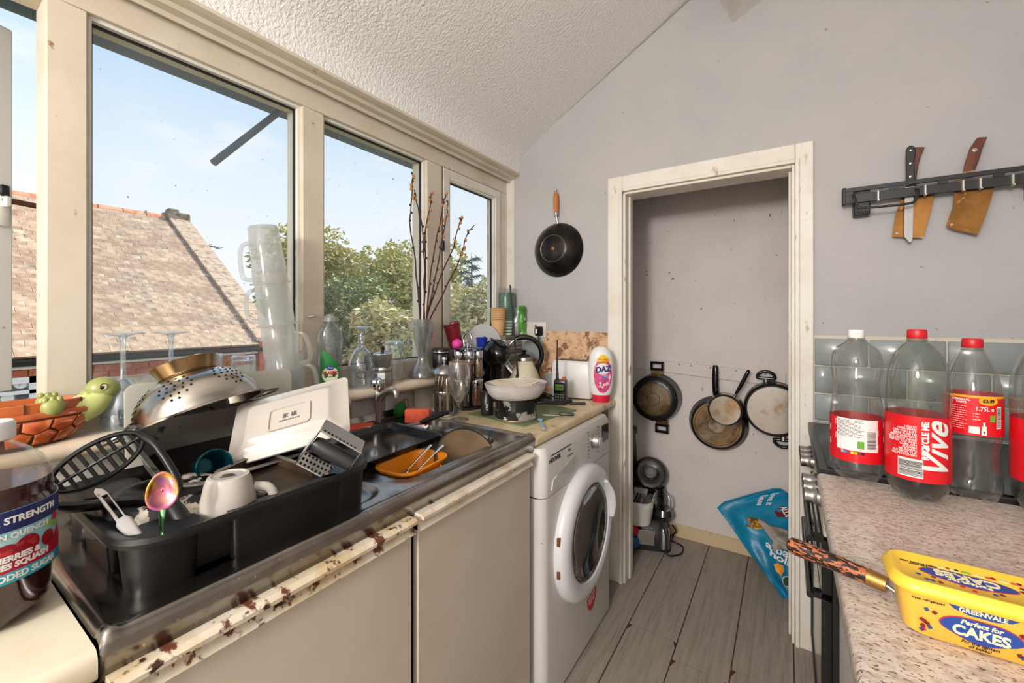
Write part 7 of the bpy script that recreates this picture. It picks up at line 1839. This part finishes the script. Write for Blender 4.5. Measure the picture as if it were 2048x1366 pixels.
# frying pan hung in the middle
f2 = thing('frying_pan', 'large frying pan hung with its browned base outwards', 'frying pan', (-0.320, YH - 0.004, 0.706))
MB().lathe([(0.150, 0.0), (0.152, 0.002), (0.135, 0.045), (0.124, 0.050), (0.001, 0.050)], 60, rot('X', 90), False, True).build('pan', M_blkcoat, f2)
MB().lathe([(0.122, 0.049), (0.122, 0.0525), (0.001, 0.053)], 52, rot('X', 90)).build('base_disc', mat('browned_base', (150, 126, 92), 0.3, 0.85, [('noise', 7, (60, 38, 22), 0.42, 0.62, 4), ('noise', 4, (196, 184, 160), 0.55, 0.7)]), f2)
rings(f2, 0.045, 0.112, 2, M_dkdot, 0.053); dots(f2, [0.05 + 0.008 * i for i in range(7)], M_dkdot, 0.0535)
MB().tube([(-0.006, -0.020, 0.140), (-0.008, -0.030, 0.175), (-0.010, -0.034, 0.23), (-0.010, -0.030, 0.30), (-0.010, -0.026, 0.326)], [0.012, 0.016, 0.017, 0.015, 0.012], 14, flat=0.7).build('handle', M_blk, f2)
# milk pan hung over it
mp_ = thing('milk_pan', 'small steel milk pan hung over the frying pan', 'saucepan', (-0.272, YH - 0.060, 0.806))
MB().lathe([(0.084, 0.0), (0.086, 0.002), (0.084, 0.060), (0.074, 0.070), (0.001, 0.071)], 48, rot('X', 90), False, True).build('pan', mat('scorched_steel', (172, 167, 158), 0.2, 1.0, [('noise', 8, (150, 116, 66), 0.52, 0.68, 4)]), mp_)
MB().tube([(0.042, -0.030, 0.072), (0.052, -0.034, 0.090)], 0.007, 10).build('tang', M_satin, mp_)
MB().tube([(0.050, -0.033, 0.088), (0.075, -0.036, 0.140), (0.104, -0.034, 0.205), (0.110, -0.032, 0.216)], [0.010, 0.014, 0.014, 0.009], 14, flat=0.7).build('handle', M_blk, mp_)
# wide steel pan at the right
w4 = thing('saute_pan', 'wide scratched steel pan hung partly behind the door frame', 'pan', (-0.052, YH - 0.004, 0.822))
MB().lathe([(0.140, 0.0), (0.142, 0.002), (0.136, 0.055), (0.126, 0.064), (0.001, 0.065)], 56, rot('X', 90), False, True).build('pan', mat('chipped_black_rim', (26, 25, 25), 0.3, 0, [('noise', 24, (170, 164, 156), 0.62, 0.66, 4)]), w4)
MB().lathe([(0.122, 0.064), (0.120, 0.067), (0.001, 0.068)], 52, rot('X', 90)).build('base_disc', mat('stained_spun_steel', (176, 172, 166), 0.22, 1.0, [('noise', 7, (140, 118, 88), 0.56, 0.70, 4), ('noise', 20, (100, 62, 40), 0.68, 0.73, 4)]), w4)
for s_, dx in ((1, -0.036), (-1, 0.040)):
    MB().cyl((dx, -0.022, s_ * 0.138), (dx, -0.024, s_ * 0.158), 0.016, n=14).build('handle_bracket', M_satin, w4)
    pts = [(dx + 0.040 * math.cos(R(a)), -0.024, s_ * 0.158 + s_ * 0.005 + s_ * 0.030 * max(0, math.sin(R(a))) - (0.006 * s_ if math.sin(R(a)) < 0 else 0)) for a in range(0, 360, 24)]
    MB().tube(pts, 0.0085, 10, closed=True).build('loop_handle', M_blk, w4)

# appliances on the alcove floor
M_whp = mat('appliance_white', (222, 218, 212), 0.4)
xb, yb = -0.870, 2.46
fpz = thing('food_processor_base', 'black and silver motor base with coiled cable', 'food processor', (-0.655, 2.47, 0.0), 20)
MB().sect([(rr(0.20, 0.20, 0.03), 0.0), (rr(0.20, 0.20, 0.03), 0.02), (rr(0.17, 0.18, 0.03), 0.12), (rr(0.12, 0.12, 0.03), 0.15)]).build('motor_body', M_blkp, fpz)
MB().box(-0.085, -0.106, 0.03, 0.012, -0.096, 0.118, 0.004, 1).build('silver_panel', M_satin, fpz)
MB().lathe([(0.030, 0.0), (0.030, 0.10), (0.024, 0.112), (0.001, 0.113)], 24, tr(0.062, -0.085, 0.02)).build('steel_pillar', M_satin, fpz)
MB().lathe([(0.050, 0.13), (0.060, 0.16), (0.048, 0.19), (0.001, 0.195)], 28, tr(0.07, 0.03, 0.0)).build('blender_collar', clear('smoky_plastic', (150, 150, 150), 0.2, 0.7, 0.1, 0.3, (90, 90, 90)), fpz)
MB().tube([(0.05, -0.11, 0.16), (0.072, -0.125, 0.08), (0.07, -0.13, 0.01), (0.10, -0.135, 0.006), (0.15, -0.10, 0.006), (0.17, -0.03, 0.006), (0.13, 0.01, 0.008), (0.10, 0.0, 0.03), (0.14, 0.03, 0.06), (0.12, 0.02, 0.10)], 0.0045, 8).build('cable', M_dark, fpz)
bw = thing('white_tub', 'white plastic tub of oddments on the appliances', 'tub', (-0.757, 2.40, 0.140), 8)
MB().box(-0.10, -0.07, -0.140, -0.02, 0.06, -0.002, 0.01, 1).build('stand', M_blkp, bw)
MB().loft([rp(0.20, 0.17, 0.05, 0.0), rp(0.24, 0.20, 0.05, 0.012), rp(0.26, 0.215, 0.05, 0.11), rp(0.272, 0.225, 0.05, 0.112), rp(0.272, 0.225, 0.05, 0.140), rp(0.256, 0.212, 0.05, 0.140), rp(0.238, 0.196, 0.05, 0.02)], True, True).build('tub', M_whp, bw)
# odds and ends in the tub
for i in range(8):
    o = tag(MB().box(-0.004, -0.05, 0, 0.004, 0.05, 0.075, 0.001, 1).build('disc_case', mat('disc_case_%d' % (i % 3), [(70, 66, 64), (150, 146, 140), (34, 33, 34)][i % 3], 0.3)), 'thin %s case, %s counted from the toy in the white tub' % (('charcoal', 'light grey', 'black')[i % 3], ('first', 'second', 'third', 'fourth', 'fifth', 'sixth', 'seventh', 'eighth')[i]), 'case', 'flat cases standing in the white tub')
    o.location = (-0.822 + i * 0.0165, 2.38, 0.215); o.rotation_euler = (R(-6), R(24), R(8))
t = thing('plastic_bottle_stub', 'crumpled clear plastic pot lying in the white tub', 'pot', (-0.672, 2.38, 0.245), rotm=Matrix.Rotation(R(50), 4, 'Y'))
MB().lathe(wall([(0.020, 0), (0.026, 0.004), (0.030, 0.07)], 0.0015), 20, None, True, False).build('side', clear('crinkled_sleeve'), t)
sl6 = thing('slow_juicer', 'tall dark juicer tube standing behind the white tub', 'juicer', (-0.845, 2.548, 0.0), 0)
MB().sect([(rr(0.17, 0.12, 0.03), 0.0), (rr(0.17, 0.12, 0.03), 0.30), (rr(0.15, 0.10, 0.03), 0.52), (rr(0.135, 0.09, 0.025), 0.585)]).build('tower', M_blkp, sl6)
MB().sect([(rr(0.150, 0.105, 0.025), 0.585), (rr(0.160, 0.112, 0.025), 0.590), (rr(0.160, 0.112, 0.025), 0.622), (rr(0.15, 0.10, 0.02), 0.626)]).build('top_rim', M_blk, sl6)
bl_ = thing('blender_jar', 'black round blender lid and jar tipped to show its centre hole', 'blender', (-0.674, 2.530, 0.372), rotm=(Matrix.Rotation(R(16), 4, 'Z') @ Matrix.Rotation(R(58), 4, 'X')))
MB().lathe([(0.090, 0.0), (0.093, 0.004), (0.093, 0.022), (0.085, 0.034), (0.060, 0.038), (0.040, 0.030), (0.034, 0.030), (0.001, 0.028)], 48).build('lid', M_blk, bl_)
MB().lathe([(0.030, 0.029), (0.032, 0.036), (0.026, 0.038), (0.020, 0.031), (0.001, 0.031)], 28).build('centre_cap', mat('grey_cap', (120, 116, 110), 0.3), bl_)
MB().lathe([(0.084, 0.002), (0.084, -0.010), (0.072, -0.03), (0.001, -0.032)], 40).build('jar_collar', clear('smoky_plastic'), bl_)
MB().tube([(0.09, 0.0, -0.005), (0.0, -0.09, -0.012), (-0.09, 0, -0.006)], 0.004, 8).build('rim_wire', M_satin, bl_)
t = thing('steel_pitcher', 'polished steel pitcher with curved handle behind the tub', 'pitcher', (-0.640, 2.535, 0.170), 0)
MB().lathe([(0.045, 0.0), (0.052, 0.01), (0.055, 0.08), (0.045, 0.13)], 32).build('body', mat('dark_mirror', (90, 86, 82), 0.12, 1.0), t)
MB().tube([(0.045, -0.02, 0.11), (0.08, -0.03, 0.10), (0.09, -0.04, 0.05), (0.06, -0.04, 0.005), (0.02, -0.05, -0.005)], 0.008, 10, flat=0.5).build('handle', M_chrome, t)
MB().box(-0.05, -0.05, -0.02, 0.05, 0.05, 0.002, 0.006, 1).build('foot', M_blkp, t)
t = thing('red_blue_toy', 'small red and blue plastic toy on the alcove floor', 'toy', (-0.730, 2.330, 0.0), 0)
MB().sphere((0, 0, 0.045), 0.050, 0.035, 0.040, 18, 12).build('blue_part', mat('toy_blue', (30, 100, 160), 0.4), t)
MB().sphere((0.01, -0.005, 0.115), 0.038, 0.03, 0.036, 18, 12).build('red_part', mat('toy_red', (200, 40, 44), 0.4), t)
pl2 = thing('mains_plug', 'black mains plug lying on the floor by the jamb', 'plug', (-0.717, 2.262, 0.0), 10)
MB().sect([(rr(0.052, 0.050, 0.014), 0.0), (rr(0.050, 0.048, 0.014), 0.020), (rr(0.030, 0.030, 0.010), 0.030)]).build('plug_body', M_blkp, pl2)
for x, y in ((0, 0.012), (-0.012, -0.010), (0.012, -0.010)): MB().box(x - 0.003, y - 0.002, 0.028, x + 0.003, y + 0.002, 0.046).build('pin', M_satin, pl2, smooth=0)
MB().tube([(0, 0.022, 0.012), (0.0, 0.05, 0.03), (-0.01, 0.09, 0.10), (-0.02, 0.16, 0.20)], 0.004, 8).build('cable', M_dark, pl2)

# carrier bag leaning in the corner of the doorway
bag = thing('carrier_bag', 'blue supermarket carrier bag slumped by the door frame', 'bag', (0, 0, 0))
M_bag = mat('turquoise_bag', (10, 132, 172), 0.38, 0, [('noise', 5, (6, 112, 150), 0.45, 0.65, 4)], ('noise', 9, 0.35, 0.02, 4))
# front sheet as a height-field: outline in X,Z with the depth bulging towards the room
def bag_pt(u, v):
    # u 0..1 left to right, v 0..1 bottom to top
    left = [(0.0, -0.010), (0.18, -0.085), (0.38, -0.170), (0.58, -0.255), (0.70, -0.305), (0.78, -0.275), (0.90, -0.165), (1.0, -0.060)]
    for i in range(len(left) - 1):
        if left[i][0] <= v <= left[i + 1][0]:
            q = (v - left[i][0]) / (left[i + 1][0] - left[i][0]); xl = left[i][1] * (1 - q) + left[i + 1][1] * q; break
    xr = 0.16
    x = xl + (xr - xl) * u
    y = 2.30 + 0.23 * v ** 1.1 - 0.055 * math.sin(PI * min(1, max(0, v))) * math.sin(PI * min(1, u * 1.2 + 0.05)) + 0.012 * math.sin(9 * u + 6 * v) * math.cos(7 * v) + 0.006 * math.sin(23 * u - 11 * v)
    z = 0.004 + 0.415 * v + 0.012 * math.sin(5 * u) * v - 0.16 * max(0, u - 0.15) * v ** 3
    return Vector((x, y, z))
NU, NV = 40, 40
vs = [bag_pt(i / NU, j / NV) for j in range(NV + 1) for i in range(NU + 1)]
fs = [[j * (NU + 1) + i, j * (NU + 1) + i + 1, (j + 1) * (NU + 1) + i + 1, (j + 1) * (NU + 1) + i] for j in range(NV) for i in range(NU)]
n0 = len(vs)
back = []
for j in range(NV + 1):
    for i in range(NU + 1):
        p = vs[j * (NU + 1) + i]; u, v = i / NU, j / NV
        back.append(Vector((p.x, min(2.600, p.y + 0.004 + 0.14 * math.sin(PI * min(1, v + 0.02)) * math.sin(PI * min(1, u * 1.05))), p.z)))
fs += [[n0 + f[3], n0 + f[2], n0 + f[1], n0 + f[0]] for f in fs[:]]
per = [i for i in range(NU + 1)] + [j * (NU + 1) + NU for j in range(1, NV + 1)] + [NV * (NU + 1) + i for i in range(NU - 1, -1, -1)] + [j * (NU + 1) for j in range(NV - 1, 0, -1)]
for k in range(len(per)):
    a, c = per[k], per[(k + 1) % len(per)]
    fs.append([a, n0 + a, n0 + c, c])
MB().add(vs + back, fs).build('bag_skin', M_bag, bag, smooth=60)
def on_bag(u, v, d=0.004):
    p = bag_pt(u, v); return Vector((p.x, p.y - d, p.z))
def bag_patch(name, m, u0, v0, pts, d=0.004, parent=bag, n=1):
    c = on_bag(u0, v0, d); v = [c] + [on_bag(u0 + du, v0 + dv, d) for du, dv in pts]
    k = len(pts)
    return MB().add(v, [[0, 1 + i, 1 + (i + 1) % k] for i in range(k)]).build(name, m, parent, smooth=0)
def el(ru, rv, n=24): return [(ru * math.cos(2 * PI * i / n), rv * math.sin(2 * PI * i / n)) for i in range(n)]
def bag_text(body, size, u0, v0, m, parent, turn=0, d=0.007, bold=0.0005, shear=0.3):
    o = text(parent, body, size, m, bold=bold, shear=shear, turn=turn)
    for q in o.data.vertices:
        x, y, z = q.co
        p = on_bag(min(1, max(0, u0 + x / 0.36)), min(1, max(0, v0 + z / 0.41)), d)
        q.co = Vector((p.x, p.y + y, p.z))
    return o
M_bw = mat('bag_print_white', (236, 238, 236), 0.5)
lg = bag_patch('supermarket_logo', mat('logo_maroon', (110, 30, 34), 0.4), 0.50, 0.885, [(-0.075, 0.03), (0.055, 0.05), (0.10, -0.02), (0.02, -0.075), (-0.045, -0.05)])
bag_patch('logo_blue', mat('logo_blue', (40, 130, 190), 0.4), 0.465, 0.875, [(-0.02, -0.02), (0.03, -0.02), (0.01, 0.03)], 0.0055, lg)
bag_text('ALDI', 0.024, 0.51, 0.890, M_bw, lg, -22, 0.0075, 0.0006, 0)
bag_text('Love it\nReuse', 0.022, 0.25, 0.900, M_bw, bag, -40)
bag_text('a bag', 0.050, 0.50, 0.485, M_bw, bag, -14, 0.009, 0.0012)
bag_text('holiday', 0.050, 0.54, 0.385, M_bw, bag, -20, 0.009, 0.0012)
bag_patch('mango_print', mat('mango_orange', (240, 150, 30), 0.45, 0, [('noise', 14, (214, 110, 20), 0.5, 0.65)]), 0.36, 0.285, [(-0.07, -0.02), (-0.02, -0.045), (0.06, 0.0), (0.09, 0.05), (0.03, 0.06), (-0.04, 0.04)])
bag_patch('parrot_print', mat('parrot_brown', (96, 66, 24), 0.45, 0, [('noise', 20, (220, 170, 30), 0.52, 0.6)]), 0.36, 0.66, [(-0.13, -0.05), (-0.02, -0.05), (0.10, 0.0), (0.16, 0.05), (0.04, 0.06), (-0.05, 0.05)])
rd = bag_patch('round_badge', mat('badge_rim', (200, 196, 180), 0.45), 0.42, 0.155, el(0.13, 0.088))
bag_patch('badge_green', mat('badge_green', (30, 74, 50), 0.45), 0.42, 0.155, el(0.118, 0.080), 0.0055, rd)
bag_patch('badge_dark', mat('badge_dark', (30, 26, 30), 0.45), 0.43, 0.15, el(0.085, 0.058), 0.0065, rd)
bag_text('BETTER', 0.022, 0.43, 0.150, M_bw, rd, 8, 0.009, 0.0004, 0)
gl_ = thing('grey_cloth', 'crumpled grey cloth hanging over the front of the carrier bag', 'cloth', (0, 0, 0))
v = []; f = []
for j in range(15):
    for i in range(15):
        u, w = i / 14.0, j / 14.0
        p = on_bag(0.44 + 0.30 * u + 0.04 * math.sin(5 * w), 0.51 + 0.21 * w, 0.012)
        p.y -= 0.035 * math.sin(PI * u) * math.sin(PI * w) + 0.008 * math.sin(11 * u + 4 * w) + 0.006 * math.cos(13 * w)
        p.y = min(p.y, on_bag(min(1, 0.44 + 0.30 * u), 0.51 + 0.21 * w, 0.006).y)
        v.append(p)
for j in range(14):
    for i in range(14): f.append([j * 15 + i, j * 15 + i + 1, (j + 1) * 15 + i + 1, (j + 1) * 15 + i])
MB().add(v, f).build('cloth_sheet', mat('grey_fabric', (172, 165, 154), 0.9, 0, [('noise', 14, (140, 132, 122), 0.5, 0.65)]), gl_, solid=0.004)
